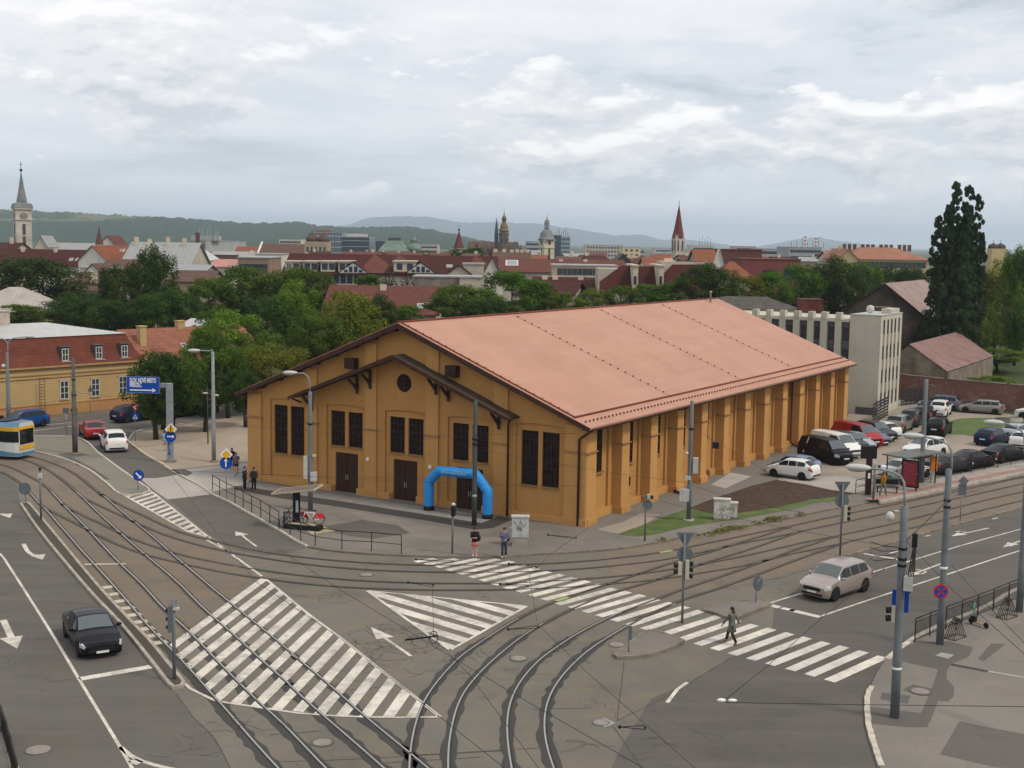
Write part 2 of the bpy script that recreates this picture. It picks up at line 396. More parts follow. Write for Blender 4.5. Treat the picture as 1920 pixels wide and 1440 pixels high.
M_seal = asphalt('rail_sealing', (.058, .055, .052), (.5, .5, .5), .3, .9)
M_gravel = mat('gravel', (.17, .155, .14), .95, .45, 9, bump=.6)
M_dirt = mat('bare_earth', (.062, .040, .028), .97, .35, 2.5, bump=.5)
def grassmat():
    s = NT('lawn'); v = s.vec(); s.b.inputs['Roughness'].default_value = .95
    c = s.ramp(s.noise(v, .9, 6, .65), [(.3, (.050, .085, .016)), (.5, (.078, .125, .022)), (.62, (.12, .145, .035)), (.74, (.24, .19, .09))])
    c = s.mix(s.math('MULTIPLY', s.noise(v, 22, 2, .7), .5), c, (.03, .055, .01)); s.color(c); s.bump(s.noise(v, 30, 2), .6, .05); return s.m
M_lawn = grassmat()
W = lambda *p: [Vector((a, b, 0)) for a, b in p]

tag(MB().add([(-30000, -2000, -.02), (30000, -2000, -.02), (30000, 40000, -.02), (-30000, 40000, -.02)], [(0, 1, 2, 3)]).build('ground', M_ground), kind='structure')
sheet('road', W((-90, 8), (90, 8), (90, 130), (-20, 175), (-90, 175)), .004, M_road)
# left carriageway
LR = gpts([(-330, 868), (0, 880), (30, 905), (39, 943), (77, 997), (161, 1098), (225, 1166), (282, 1235), (310, 1271), (325, 1294), (362, 1344), (396, 1377), (431, 1440), (480, 1530), (-200, 1600), (-500, 1400)])
sheet('left_road', LR, .008, M_road_dark)
RR = gpts([(1560, 1052), (1590, 1046), (1679, 1021), (1784, 991), (1920, 955), (2350, 850), (2350, 1090), (1920, 1112), (1762, 1178), (1715, 1205), (1690, 1222), (1650, 1262), (1628, 1310), (1626, 1360), (1640, 1412), (1700, 1560), (1090, 1560), (1165, 1400), (1220, 1311), (1303, 1274), (1372, 1232), (1448, 1182), (1452, 1132), (1500, 1104)])
sheet('right_road', RR, .008, M_road_right)
# tram beds
sheet('tram_bed', gpts([(-330, 812), (-200, 800), (0, 812), (83, 850), (125, 861), (167, 880), (198, 903), (229, 927), (271, 950), (354, 998), (387, 1012), (425, 1040), (465, 1066), (492, 1084), (471, 1086), (350, 1180), (312, 1204), (300, 1228), (282, 1202), (242, 1160), (181, 1094), (97, 993), (52, 941), (40, 905), (0, 884), (-330, 868)]), .012, M_bed)
sheet('tram_bed', gpts([(1130, 1036), (1173, 1030), (1240, 1018), (1293, 1007), (1337, 1001), (1389, 991), (1439, 981), (1485, 973), (1525, 964), (1560, 957), (1600, 951), (1636, 942), (1650, 944), (1707, 934), (1760, 923), (1807, 912), (1920, 891), (2300, 815), (2300, 865), (1920, 950), (1784, 986), (1712, 1007), (1620, 1032), (1589, 1042), (1500, 1068), (1431, 1090), (1330, 1108), (1240, 1120), (1180, 1108), (1150, 1080)]), .012, M_bed)
# side road (darker) and its pale concrete crossing
sheet('side_road', gpts([(146, 820), (187, 850), (225, 878), (260, 904), (285, 921), (318, 938), (388, 1000), (440, 1030), (500, 1042), (575, 1028), (554, 1016), (525, 998), (492, 979), (456, 959), (429, 943.5), (400, 930), (379, 915), (340, 893), (302, 871), (269, 852), (240, 829), (241, 826), (254, 811), (287, 803), (343, 795), (390, 788), (448, 779), (500, 770), (600, 752), (600, 735), (420, 748), (262, 767), (85, 790), (-60, 806), (-60, 830), (82, 817)]), .012, M_road_dark)
sheet('concrete_apron', gpts([(262, 897), (292, 897), (331, 891), (320, 882), (379, 914.5), (398, 927), (314, 937), (290, 921)]), .016, M_conc)

# the raised block: corner pavement, plaza, hall plot and parking
KZ = .10
kerbpts = [(448, 780), (390, 789), (343, 796), (287, 804), (254, 811), (241, 826), (240, 828), (269, 851), (302, 870), (321, 882.5), (379, 914), (400, 929), (429, 942.5), (456, 958), (492, 978), (525, 997), (554, 1015), (577, 1027), (625, 1035), (687.5, 1040), (758, 1043.5), (820, 1046), (890, 1047), (942, 1046), (986, 1042.5), (1048, 1039), (1111, 1035), (1173, 1029), (1240, 1017.5), (1293, 1006), (1337, 1000), (1389, 990), (1439, 980), (1485, 972), (1525, 963), (1560, 956), (1600, 950), (1636, 941), (1650, 943), (1707, 933), (1760, 922), (1807, 911), (1920, 890), (2300, 814)]
KW = gpts(kerbpts)
slab('pavement', KW+W((140, 130), (150, 260), (-20, 260), (-14, 150), (-30, 150)), -.05, KZ, M_pave)
mb = MB(); ks = catmull(KW[2:11], .6); ribbon(mb, ks, .16, KZ+.012, off=-.02, h=.11)
tag(mb.build('kerb', M_kerb_w), kind='structure')
mb = MB(); ks = catmull(KW[10:18], .6); ribbon(mb, ks, .16, KZ+.012, off=-.02, h=.11); tag(mb.build('kerb', M_kerb_w), kind='structure')
mb = MB(); ks = catmull(KW[17:21], .6); ribbon(mb, ks, .14, KZ+.010, off=-.02, h=.11); tag(mb.build('kerb', M_kerb_d), kind='structure')
mb = MB(); ks = catmull(KW[23:38], .6); ribbon(mb, ks, .16, KZ+.012, off=-.02, h=.11, jit=.012); tag(mb.build('kerb', M_kerb_d), kind='structure')
def over(name, pts, lvl, m): return sheet(name, gpts(pts, KZ), KZ+.004*lvl, m)
over('plaza', [(448, 780.5), (390, 789.5), (343, 796.5), (287, 804.5), (256, 811.5), (244, 826), (270, 849), (303, 868), (322, 881), (345, 879), (440, 868), (466, 866), (475, 860), (500, 800), (520, 765)], 1, M_plaza)
over('concrete_apron', [(324, 884), (345, 881), (440, 870), (466, 868), (470, 903), (455, 909), (400, 922), (381, 913)], 2, M_conc)
over('pavement_patch', [(321, 880), (345, 879), (362, 887), (350, 893), (333, 888)], 3, M_patch2)
over('parking_lot', [(1456, 897), (1514, 908), (1560, 918), (1600, 923), (1636, 914), (1720, 898), (1800, 882), (1920, 858), (2250, 792), (2250, 742), (1920, 775), (1800, 758), (1690, 742), (1600, 760), (1580, 800), (1540, 840), (1500, 862)], 1, M_lot)
over('driveway', [(1456, 900), (1514, 909), (1560, 919), (1602, 925), (1650, 912), (1590, 893), (1530, 893), (1500, 889)], 2, M_conc)
over('gravel_strip', [(1118, 990), (1160, 981), (1181, 968), (1243, 950), (1289, 955), (1354, 931), (1410, 911), (1456, 898), (1500, 872), (1530, 852), (1500, 845), (1400, 870), (1300, 915), (1180, 960)], 1, M_gravel)
over('footpath', [(1118, 993), (1170, 978), (1200, 963), (1240, 964), (1210, 983), (1159, 1001)], 2, M_lot)
over('door_slab', [(1333, 909), (1360, 916), (1409, 893.5), (1370, 886)], 3, M_conc)
over('lawn', [(1157, 1002), (1212, 982), (1254, 966), (1289, 954), (1354, 929), (1380, 925), (1420, 930), (1600, 924), (1562, 940), (1527, 943), (1493, 953), (1452, 961), (1385, 974), (1339, 979), (1285, 988), (1233, 1001), (1193, 1006)], 4, M_lawn)
over('bare_soil', [(1293, 953), (1322, 941), (1354, 930), (1410, 911), (1456, 900), (1514, 909), (1560, 920), (1602, 925), (1581, 931), (1525, 936), (1452, 953), (1385, 962), (1327, 962)], 5, M_dirt)
over('lawn', [(1773, 791), (1800, 785), (1830, 783.5), (1866, 784), (1925, 789), (2050, 799), (2000, 828), (1879, 811), (1850, 819), (1830, 820), (1808, 815), (1780, 815), (1766, 801)], 4, M_lawn)
sheet('undergrowth', gpts([(1700, 752), (1770, 757), (1920, 781), (2150, 817)], KZ)+W((150, 175), (150, 255), (-15, 255), (-12, 160), (20, 160), (42, 175)), KZ+.02, mat('undergrowth_soil', (.045, .065, .02), .95, .4, .6))
over('lawn', [(1722, 812), (1735, 803), (1745, 806), (1740, 815)], 4, M_lawn)
over('entrance_slab', [(466, 901), (560, 916), (700, 937), (850, 958), (934, 968.5), (903, 981), (800, 965), (721, 953), (627, 938), (524, 923), (470, 914)], 2, mat('grey_slabs', (.215, .205, .19), .9, .2, 1.2))
over('asphalt_strip', [(440, 911), (470, 914), (524, 923), (627, 938), (721, 953), (800, 965), (903, 981), (934, 968.5), (961, 974), (925, 990), (890, 993), (800, 976), (721, 964), (627, 949), (524, 934), (440, 918)], 3, M_patch)
over('pavement_patch', [(591, 990), (680, 975), (745, 985), (770, 1000), (700, 1010), (655, 1005)], 2, M_patch2)
over('pavement_patch', [(655, 958), (745, 972), (900, 1006), (960, 1010), (880, 1024), (775, 1006), (700, 985)], 1, asphalt('lighter_patch', (.20, .18, .16), (.6, .52, .44), .2, .4))
# tram stop platform
PLAT = gpts([(1651, 941.5), (1707, 931), (1760, 920), (1807, 909), (1920, 888), (2300, 812), (2300, 782), (1920, 862), (1800, 888), (1720, 904), (1642, 918), (1640, 930)], .22)
slab('tram_platform', PLAT, .09, .24, mat('platform_slabs', (.29, .245, .215), .9, .2, 1.2))
mb = MB(); ribbon(mb, catmull(PLAT[0:6], .8), .18, .25, off=-.06, h=.2); tag(mb.build('kerb', M_kerb), kind='structure')
mb = MB(); ribbon(mb, catmull(PLAT[0:6], .8), .7, .244, off=-1.0); tag(mb.build('platform_line', mat('reddish_tactile', (.27, .16, .135), .9, .2, 2)), kind='structure')

# bottom-right pavement
BR = [(1649, 1440), (1640, 1412), (1631, 1383), (1626, 1363), (1623, 1332), (1624, 1306), (1632, 1290), (1644, 1264), (1662, 1238), (1691, 1214), (1714, 1198), (1762, 1174), (1805, 1157), (1855, 1135), (1908, 1106), (2000, 1077), (2300, 1010)]
BRW = gpts(BR)
slab('pavement', BRW+gpts([(2500, 1560), (1700, 1560)]), -.05, .09, asphalt('corner_pavement', (.172, .157, .142), (.6, .52, .45), .3, .6))
mb = MB(); ribbon(mb, catmull(BRW[0:7], .25), .22, .11, off=.06, h=.12, jit=.02); tag(mb.build('kerb', M_kerb_w), kind='structure')
mb = MB(); ribbon(mb, catmull(BRW[8:], .5), .26, .10, off=.04, h=.11, jit=.01); tag(mb.build('kerb', M_kerb_w), kind='structure')
def over2(name, pts, lvl, m): return sheet(name, gpts(pts, .09), .09+.004*lvl, m)
over2('pavement_patch', px('R8', (245, 612), (800, 680), (880, 690), (870, 835), (640, 835), (250, 798)), 1, M_patch2)
over2('pavement_patch', px('R7', (590, 930), (560, 800), (740, 720), (1100, 710), (1370, 780), (1320, 880), (1130, 960), (1085, 1020), (980, 1020)), 1, M_patch2)
over2('pavement_patch', px('R8', (985, 205), (1085, 195), (1072, 300), (1160, 400), (1150, 500), (1090, 555), (985, 545), (885, 800), (800, 680), (905, 440)), 2, M_patch2)
over2('pavement_patch', px('R8', (1215, 770), (1500, 830), (1920, 910), (2300, 990), (2300, 1400), (1920, 1290), (1600, 1270), (1005, 1132)), 1, M_patch2)
over2('pavement_patch', px('R8', (600, 425), (710, 370), (930, 420), (880, 495), (780, 490)), 3, M_patch2)
over2('pavement_patch', px('R8', (370, 455), (680, 490), (650, 580), (350, 530)), 1, M_patch2)
over2('pavement_patch', px('R7', (1560, 740), (1720, 740), (1480, 930), (1420, 900)), 2, M_patch2)
over2('drain_channel', px('R7', (1130, 955), (1500, 1025), (1540, 1045), (1480, 1045), (1120, 975)), 2, M_patch)
over2('drain_channel', px('R7', (1540, 1035), (1920, 1100), (1920, 1112), (1530, 1048)), 2, M_conc)
over2('manhole_plate', px('R7', (1020, 838), (1160, 862), (1090, 908), (950, 870)), 4, mat('steel_plate', (.26, .27, .27), .7, .2, 2))

# islands
def island(pts, m, z=.14, kz=None, mk=M_kerb):
    P = gpts(pts, z); slab('traffic_island', P, -.03, z, m)
    mb = MB(); ribbon(mb, catmull(P+[P[0]], .5), .15, z+.010, off=0, h=z+.02); tag(mb.build('kerb', mk), kind='structure')
sheet('island_surface', gpts([(82, 816), (146, 820), (187, 850), (225, 878), (260, 903), (279, 921), (229, 926.5), (198, 903), (167, 880), (125, 861), (84, 850), (20, 832), (-60, 825), (-60, 812)]), .009, M_pave)
island([(60, 816.5), (146, 820), (187, 850), (225, 878), (262, 904), (279, 920), (230, 926), (198, 903), (167, 880), (125, 861), (84, 850), (20, 834)], asphalt('island_slabs', (.185, .172, .142), (.55, .54, .42), .3, .3), .10, mk=M_kerb_w)
sheet('pavement_patch', gpts([(108, 851), (140, 848), (172, 853), (134, 857), (165, 872), (207, 899), (195, 899), (160, 876), (125, 860)], .10), .106, M_patch2)
island([(39, 943), (77, 997), (161, 1098), (225, 1166), (282, 1235), (310, 1271), (325, 1286), (340, 1284), (344, 1277), (314, 1241), (282, 1202), (242, 1160), (181, 1094), (97, 993), (52, 941)], asphalt('strip_tar', (.072, .062, .052), (.6, .52, .4), .3, .3), .13)
island([(1153, 1225), (1158, 1231), (1185, 1229), (1212, 1227), (1250, 1215), (1282, 1200), (1262, 1192), (1217, 1181), (1180, 1205)], M_pave, .13, mk=M_kerb_d)
island([(1317, 1141), (1345, 1149), (1375, 1158), (1410, 1145), (1445, 1131), (1428, 1124), (1400, 1125), (1350, 1134)], M_pave, .13, mk=M_kerb_d)
slab('kerb', gpts([(1589, 1042), (1679, 1016), (1712, 1007), (1784, 986), (1920, 951.5), (2300, 863), (2300, 859), (1920, 948), (1784, 983), (1712, 1004), (1679, 1013), (1589, 1039)], .1), -.03, .12, M_kerb_d)
slab('kerb', gpts([(-40, 1270), (0, 1340), (20, 1395), (36, 1440), (50, 1500), (40, 1500), (28, 1440), (12, 1395), (-8, 1340), (-48, 1270)], .1), -.03, .12, M_kerb_w)
sheet('verge', gpts([(-60, 1250), (-10, 1340), (10, 1395), (26, 1440), (38, 1500), (-200, 1500)]), .02, M_pave)
# pale slabs beside the left-hand rail
mb = MB()
for i in range(9):
    t = i/8.0; a = G(204+ (300-204)*t, 1101+(1205-1101)*t, 0)
    mb.box((a.x, a.y, .008), (.62, .5, .02), rz=R(33))
tag(mb.build('sleeper_slabs', M_kerb_w), kind='structure')
tag(MB().box((*G(197, 1058)[:2], .012), (2.2, .22, .016), rz=R(6)).build('sleeper_slabs', M_kerb_w), kind='structure')

# ================================================================ MARKINGS
ZM = .018
def quad_strip(mb, a, b, w, z=ZM, mi=0): ribbon(mb, [a, b], w, z, mi)
mb = MB()
Lc = [(778, 1054), (798, 1059), (818, 1064), (838, 1070), (860, 1077), (881, 1083.5), (902, 1089.5), (924, 1097), (947, 1104.5), (970, 1110.5), (995, 1118), (1018, 1125.5), (1044, 1134)]
Rc = [(817, 1048.5), (856, 1048.5), (897, 1048.5), (935, 1049), (961, 1053), (985, 1060), (1007, 1066), (1030, 1072.5), (1054.6, 1078), (1077, 1084), (1102, 1090), (1127.5, 1096.7), (1152.5, 1104)]
Lc2 = [(1070, 1141), (1095, 1148.5), (1121, 1156.5), (1149, 1165), (1178, 1173.5), (1206, 1181), (1243, 1190.5), (1276, 1200.5)]
Rc2 = [(1179, 1110), (1205.6, 1116.5), (1232, 1124), (1260, 1131), (1287, 1138), (1316, 1145.6), (1350, 1155.5), (1383, 1163.5)]
Lc3 = [(1307.5, 1209.5), (1339, 1218.5), (1373, 1228), (1407, 1237.5), (1443, 1247), (1481, 1257), (1517, 1267), (1555, 1277.5)]
Rc3 = [(1415, 1172), (1448, 1179.5), (1481.5, 1188), (1514, 1196), (1549, 1205), (1583.5, 1213), (1620, 1222), (1656, 1232)]
for a, b in zip(Lc+Lc2, Rc+Rc2):
    P, Q = G(*a), G(*b); quad_strip(mb, P+(Q-P)*.01, Q, .50)
tag(mb.build('crosswalk_marking', M_white), kind='structure')
mb = MB()
for i, (a, b) in enumerate(zip(Lc3, Rc3)):
    if i in (1, 7): continue
    quad_strip(mb, G(*a), G(*b), .50)
tag(mb.build('crosswalk_marking', M_white_old), kind='structure')
mb = MB()
for i in (1, 7): quad_strip(mb, G(*Lc3[i]), G(*Rc3[i]), .52)
tag(mb.build('crosswalk_marking', M_white), kind='structure')

def hatch(outline, dirA, dirB, n, duty, first, last, border=.14, m=M_white, z=ZM, closed=True, k0=0, k1=None):
    """painted area: border line plus stripes parallel to dirA-dirB, spaced between the pixel points first and last"""
    mb = MB(); O = [Vector((*p[:2],)) for p in gpts(outline)]
    a = sum(O[i].x*O[(i+1) % len(O)].y-O[(i+1) % len(O)].x*O[i].y for i in range(len(O)))
    C = [(p.x, p.y) for p in (O if a > 0 else O[::-1])]
    A, B = G(*dirA), G(*dirB); d = (B-A); d.z = 0; d.normalize(); nrm = Vector((-d.y, d.x, 0))
    f, l = G(*first), G(*last); tot = (l-f).dot(nrm); st = tot/n
    for k in range(k0, k1 if k1 else n+1):
        c = f+nrm*(st*k); w = abs(st)*duty/2
        q = [(c+d*e+nrm*s) for e, s in ((-60, -w), (60, -w), (60, w), (-60, w))]
        pl = clip_poly([(p.x, p.y) for p in q], C)
        if len(pl) > 2: flat(mb, pl, z)
    loop = [Vector((p[0], p[1], 0)) for p in C]
    if closed:
        for i in range(len(loop)): quad_strip(mb, loop[i], loop[(i+1) % len(loop)], border, z+.004)
    return tag(mb.build('hatched_marking', m), kind='structure')
# big diamond
big = [(497, 1085), (577, 1151), (644, 1201), (720, 1262), (825, 1345), (750, 1346), (687, 1345), (629, 1343), (560, 1338), (479, 1326), (429, 1319), (400, 1313), (357, 1292), (345, 1281), (316, 1203), (352, 1176), (471, 1083)]
hatch([(497, 1085), (825, 1345), (750, 1346), (629, 1343), (479, 1326), (400, 1313), (312, 1202), (471, 1083)], (478, 1085), (314, 1203), 14, .52, (497, 1085), (790, 1318), closed=False)
mb = MB()
for i in range(4): quad_strip(mb, G(*big[i]), G(*big[i+1]), .15, ZM+.004)
for a, b in zip(big[4:13], big[5:14]): quad_strip(mb, G(*a), G(*b), .15, ZM+.004)
tag(mb.build('hatched_marking', M_white), kind='structure')
hatch([(687.5, 1108), (988, 1137), (844, 1219.6)], (729, 1136), (891, 1184), 4, .56, (812, 1127), (812, 1204), .16, k0=-6, k1=7)
hatch([(229, 926.7), (282, 920.5), (292, 928), (391, 1008), (352, 997)], (250, 937), (285, 926), 13, .55, (240, 931), (376, 1000), .16)

# lines and arrows
mb = MB()
def line(tagn, pts, w, m=mb, z=ZM):
    ribbon(m, catmull(gpts(px(tagn, *pts)), 1.0), w, z)
line('P', [(8, 1048), (54, 1119.6), (100, 1193), (147, 1272), (185, 1335), (225, 1401), (247, 1440), (262, 1470)], .13)
line('P', [(225, 1401), (244, 1417), (266, 1428), (300, 1438), (340, 1446)], .20)
line('P', [(247, 1432), (262, 1426)], .45)
line('P', [(149, 1274), (283, 1250.5)], .48)
line('P', [(133, 1145.5), (144, 1156.5)], .30)
line('P', [(0, 1038.5), (8, 1048)], .13)
line('P', [(1289, 1280), (1270, 1293), (1251, 1318)], .16)
line('P', [(1446, 1130.5), (1499, 1114)], .13); line('P', [(1499, 1114), (1560, 1097), (1621, 1077.5)], .12)
line('P', [(1539, 1156), (1620, 1128.5), (1685, 1107), (1762, 1082), (1829, 1060), (1912, 1033), (2100, 975)], .13)
line('P', [(1618, 1078.5), (1700, 1054), (1800, 1024), (1914, 992.5), (2100, 942)], .12)
line('P', [(1620, 1038.5), (1697, 1051.5)], .30)
line('P', [(60, 808.5), (79, 806), (130, 800), (205, 790.6), (240, 786)], .16)
line('P', [(0, 806), (80, 797.5), (150, 791.5), (190, 788)], .14)
for a in ((145, 795.5), (175, 791.5), (50, 804), (105, 790)): line('P', [a, (a[0]+14, a[1]-1.4)], .14)
line('P', [(388, 1013), (427, 1034), (428, 1034)], .15); line('P', [(408, 1019), (426, 1034)], .13); line('P', [(376, 998), (396, 1010)], .14)
line('P', [(435, 1040), (450, 1051), (468, 1064), (491, 1081)], .16); line('P', [(440, 1062), (466, 1066)], .10)
line('P', [(1668, 1038), (1683, 1034)], .12); line('P', [(1735, 1006), (1745, 1004)], .14); line('P', [(1860, 974), (1871, 971)], .14)
tag(mb.build('lane_marking', M_white), kind='structure')
mb = MB(); line('P', [(1441, 1134.5), (1462, 1139.5)], .45, mb); line('P', [(1466, 1140.5), (1490, 1146)], .38, mb); line('P', [(1480, 1144), (1538, 1157.5)], .42, mb)
tag(mb.build('lane_marking', M_white_old), kind='structure')
def arrow(pts, head, w=.16, hw=.55, name='arrow_marking'):
    """shaft through pts, head triangle ending at head"""
    mb = MB(); P = catmull(gpts(pts), .4); ribbon(mb, P, w, ZM)
    t = G(*head); b = P[-1]; d = (t-b).normalized(); n = Vector((-d.y, d.x, 0))
    flat(mb, [b+n*hw, b-n*hw, t], ZM+.001)
    tag(mb.build(name, M_white), kind='structure')
arrow([(6, 1163), (14, 1180), (21, 1195)], (32, 1217), .30, .50)
arrow([(44, 1020), (52, 1034), (62, 1041), (71, 1041)], (80, 1050), .24, .42)
arrow([(-22, 962), (5, 964), (11, 964)], (19, 972), .2, .4)
arrow([(481, 1025), (462, 1011), (454, 1004)], (441, 996.5), .13, .42)
arrow([(771, 1231), (735, 1206), (722, 1197)], (695, 1176), .17, .42)
arrow([(1853, 990.5), (1820, 998), (1805, 1001)], (1783, 1006), .15, .35)
arrow([(1766, 1057), (1730, 1070), (1718, 1074)], (1702, 1081), .15, .35)
arrow([(1930, 1009), (1900, 1019)], (1880, 1027), .15, .35)
mb = MB()
for pts in ([(1813, 999), (1800, 996), (1792, 998)], [(1718, 1068), (1736, 1072), (1728, 1077)], [(1888, 1019), (1900, 1020), (1895, 1025)]): ribbon(mb, catmull(gpts(pts), .3), .14, ZM+.004)
tag(mb.build('arrow_marking', M_white), kind='structure')
MC = [('Q5', (500, 1208), .34, .02), ('R8', (790, 440), .36, .115), ('S5', (460, 1060), .42, .02), ('Q6', (635, 1220), .34, .03), ('Q4', (900, 468), .34, .02), ('C8', (1550, 745), .34, .02), ('C8', (1460, 1183), .30, .02)]
mb = MB()
for t, p, r, z in MC[:2]:
    c = G(*px(t, p)[0], z); mb.lathe([(r, -.01), (r, .008), (r*.96, .012)], 20, (c.x, c.y, z), 0, False); mb.lathe([(r*1.25, -.01), (r*1.25, .004)], 20, (c.x, c.y, z), 1, False)
for t, p, r, z in MC[2:]:
    c = G(*px(t, p)[0], z); mb.lathe([(r, -.01), (r, .008)], 20, (c.x, c.y, z), 0, False); mb.lathe([(r*1.15, -.01), (r*1.15, .003)], 20, (c.x, c.y, z), 1, False)
tag(mb.build('manhole_covers', [mat('manhole_iron', (.235, .20, .185), .8, .2, 3), M_patch2]), kind='structure')

# ================================================================ RAILS
def rail_path(*segs):
    P = []
    for t, *pts in segs: P += gpts(px(t, *pts))
    # drop points that run back on themselves, then smooth
    P = catmull(P, .45); return smooth_line(P, 14)
RA = rail_path(('Q1', (-700, 190), (-300, 230), (0, 310), (100, 355), (180, 415), (250, 480), (330, 575), (420, 660), (520, 780), (620, 890), (720, 1010), (840, 1140), (960, 1270)), ('Q3', (230, 0), (330, 120), (440, 240), (560, 360), (760, 570), (870, 700), (1000, 840), (1150, 1010), (1300, 1190), (1530, 1438), (1900, 1850)))
RB = rail_path(('Q1', (-700, 150), (-300, 185), (0, 245), (80, 265), (180, 310), (280, 360), (380, 420), (460, 490), (560, 600), (660, 700), (780, 820), (880, 930), (1000, 1060), (1120, 1180), (1280, 1330)), ('Q3', (500, 0), (620, 105), (760, 235), (900, 385), (1050, 540), (1200, 690), (1380, 870), (1480, 950), (1650, 1110), (1800, 1280)), ('Q5', (520, 1438), (900, 1850)))
RC = rail_path(('Q1', (-500, 90), (-200, 115), (200, 200), (330, 245), (440, 300), (560, 385), (660, 470), (760, 560), (860, 660), (1000, 790), (1100, 880), (1200, 970), (1330, 1080), (1460, 1190), (1600, 1310)), ('Q3', (860, 0), (1000, 120), (1150, 250), (1300, 390), (1420, 500), (1560, 620), (1700, 740)), ('Q5', (130, 630), (300, 790), (440, 920), (550, 1010), (700, 1140), (850, 1270), (1020, 1420), (1500, 1850)))
RD = rail_path(('Q1', (-400, 70), (-100, 95), (340, 190), (450, 225), (560, 270), (660, 320), (760, 395), (860, 480), (960, 550), (1060, 640), (1180, 740), (1280, 820), (1400, 920), (1520, 1030), (1640, 1130), (1780, 1250), (1920, 1370)), ('Q3', (1350, 150), (1500, 270), (1650, 400), (1800, 520)), ('Q5', (150, 360), (300, 480), (440, 590), (580, 710), (720, 840), (870, 970), (1000, 1080), (1150, 1200), (1260, 1290), (1430, 1430), (1900, 1850)))
E1 = rail_path(('Q1', (900, 510), (1000, 565), (1140, 640), (1300, 710), (1440, 780), (1600, 850), (1750, 905)), ('Q2', (950, 635), (1100, 680), (1250, 715), (1400, 745), (1600, 778)), ('Q4', (400, 322), (700, 350), (1000, 372), (1300, 382)), ('Q6', (0, 387), (200, 387), (400, 385), (600, 381), (850, 375), (1100, 360), (1400, 335), (1700, 300)), ('Q7', (370, 755), (640, 700)), ('R1', (0, 640), (300, 580), (600, 515), (900, 455), (1030, 432), (1300, 368), (1600, 305), (1920, 238)), ('R2', (300, 565), (600, 500), (900, 438), (1200, 372), (1600, 290), (1920, 222), (2600, 90)))
E2 = rail_path(('Q1', (740, 540), (900, 620), (1100, 710), (1250, 780), (1400, 850), (1600, 920), (1800, 975)), ('Q2', (900, 705), (1060, 740), (1250, 775), (1500, 815), (1700, 845)), ('Q4', (400, 387), (600, 405), (800, 420), (1100, 437), (1400, 447)), ('Q6', (0, 449), (300, 450), (600, 448), (850, 440), (1100, 425), (1400, 400), (1650, 375), (1920, 340)), ('Q7', (300, 835), (500, 800), (700, 760)), ('R1', (0, 738), (200, 690), (400, 642), (700, 590), (960, 535), (1150, 492), (1300, 462), (1600, 395), (1920, 330)), ('R2', (300, 650), (600, 583), (950, 510), (1300, 440), (1600, 370), (1920, 300), (2600, 150)))
E3 = rail_path(('Q1', (560, 600), (650, 660), (800, 730), (950, 800), (1090, 870), (1250, 940), (1400, 990), (1550, 1040), (1750, 1090)), ('Q2', (750, 790), (950, 835), (1150, 870), (1300, 900), (1600, 940)), ('Q4', (300, 477), (600, 507), (900, 530), (1200, 543), (1500, 549)), ('Q6', (0, 550), (400, 550), (700, 545), (900, 535), (1100, 518), (1400, 495), (1650, 475), (1920, 440)), ('Q7', (270, 928), (500, 900), (700, 865)), ('R1', (0, 882), (300, 825), (700, 738), (1000, 668), (1300, 600), (1600, 545), (1920, 475)), ('R2', (440, 762), (750, 680), (1080, 595), (1500, 490), (1920, 395), (2600, 230)))
E4 = rail_path(('Q1', (380, 622), (520, 700), (650, 760), (800, 840), (900, 895), (1050, 965), (1200, 1025), (1350, 1075), (1550, 1120), (1750, 1160)), ('Q2', (950, 915), (1150, 950), (1400, 985), (1700, 1020)), ('Q4', (300, 552), (600, 577), (900, 595), (1200, 605), (1600, 611)), ('Q6', (0, 610), (400, 608), (700, 602), (1000, 590), (1250, 572), (1500, 550), (1750, 525)), ('Q7', (0, 1030), (300, 1003), (550, 968), (700, 940)), ('R1', (300, 938), (600, 880), (720, 848), (900, 795), (1200, 730), (1500, 670), (1700, 622), (1920, 570)), ('R2', (350, 882), (640, 820), (1000, 728), (1200, 675), (1600, 575), (1920, 500), (2600, 330)))
F1 = rail_path(('Q5', (1285, 1850), (1290, 1438), (1300, 1250), (1320, 1150), (1350, 1010), (1400, 870), (1470, 750), (1560, 640), (1660, 520), (1780, 410)), ('Q6', (100, 1220), (250, 1110), (400, 1010), (560, 910), (750, 800), (950, 715), (1100, 665), (1380, 570), (1650, 490)), ('Q7', (300, 900), (450, 850), (560, 820)), ('R1', (0, 765), (300, 660), (560, 590), (800, 510), (1030, 440)))
F2 = rail_path(('Q5', (1655, 1850), (1640, 1438), (1640, 1250), (1670, 1080), (1700, 930), (1760, 780), (1850, 660), (1920, 580)), ('Q6', (350, 1290), (500, 1160), (650, 1040), (800, 940), (950, 860), (1130, 770), (1300, 700), (1500, 625), (1750, 555)), ('Q7', (200, 1045), (400, 980), (560, 920)), ('R1', (0, 870), (300, 785), (600, 690), (850, 600), (1000, 548), (1150, 494)))
F3 = rail_path(('C8', (1010, 1650), (960, 1438), (935, 1250), (940, 1110), (985, 990), (1060, 890), (1150, 800)), ('Q6', (900, 1190), (1000, 1110), (1150, 1010), (1300, 930), (1500, 830), (1680, 760), (1920, 680)), ('Q7', (350, 1160), (560, 1090), (750, 1020)), ('R1', (0, 1105), (300, 1000), (600, 890), (850, 800), (1100, 710), (1400, 610), (1600, 548)))
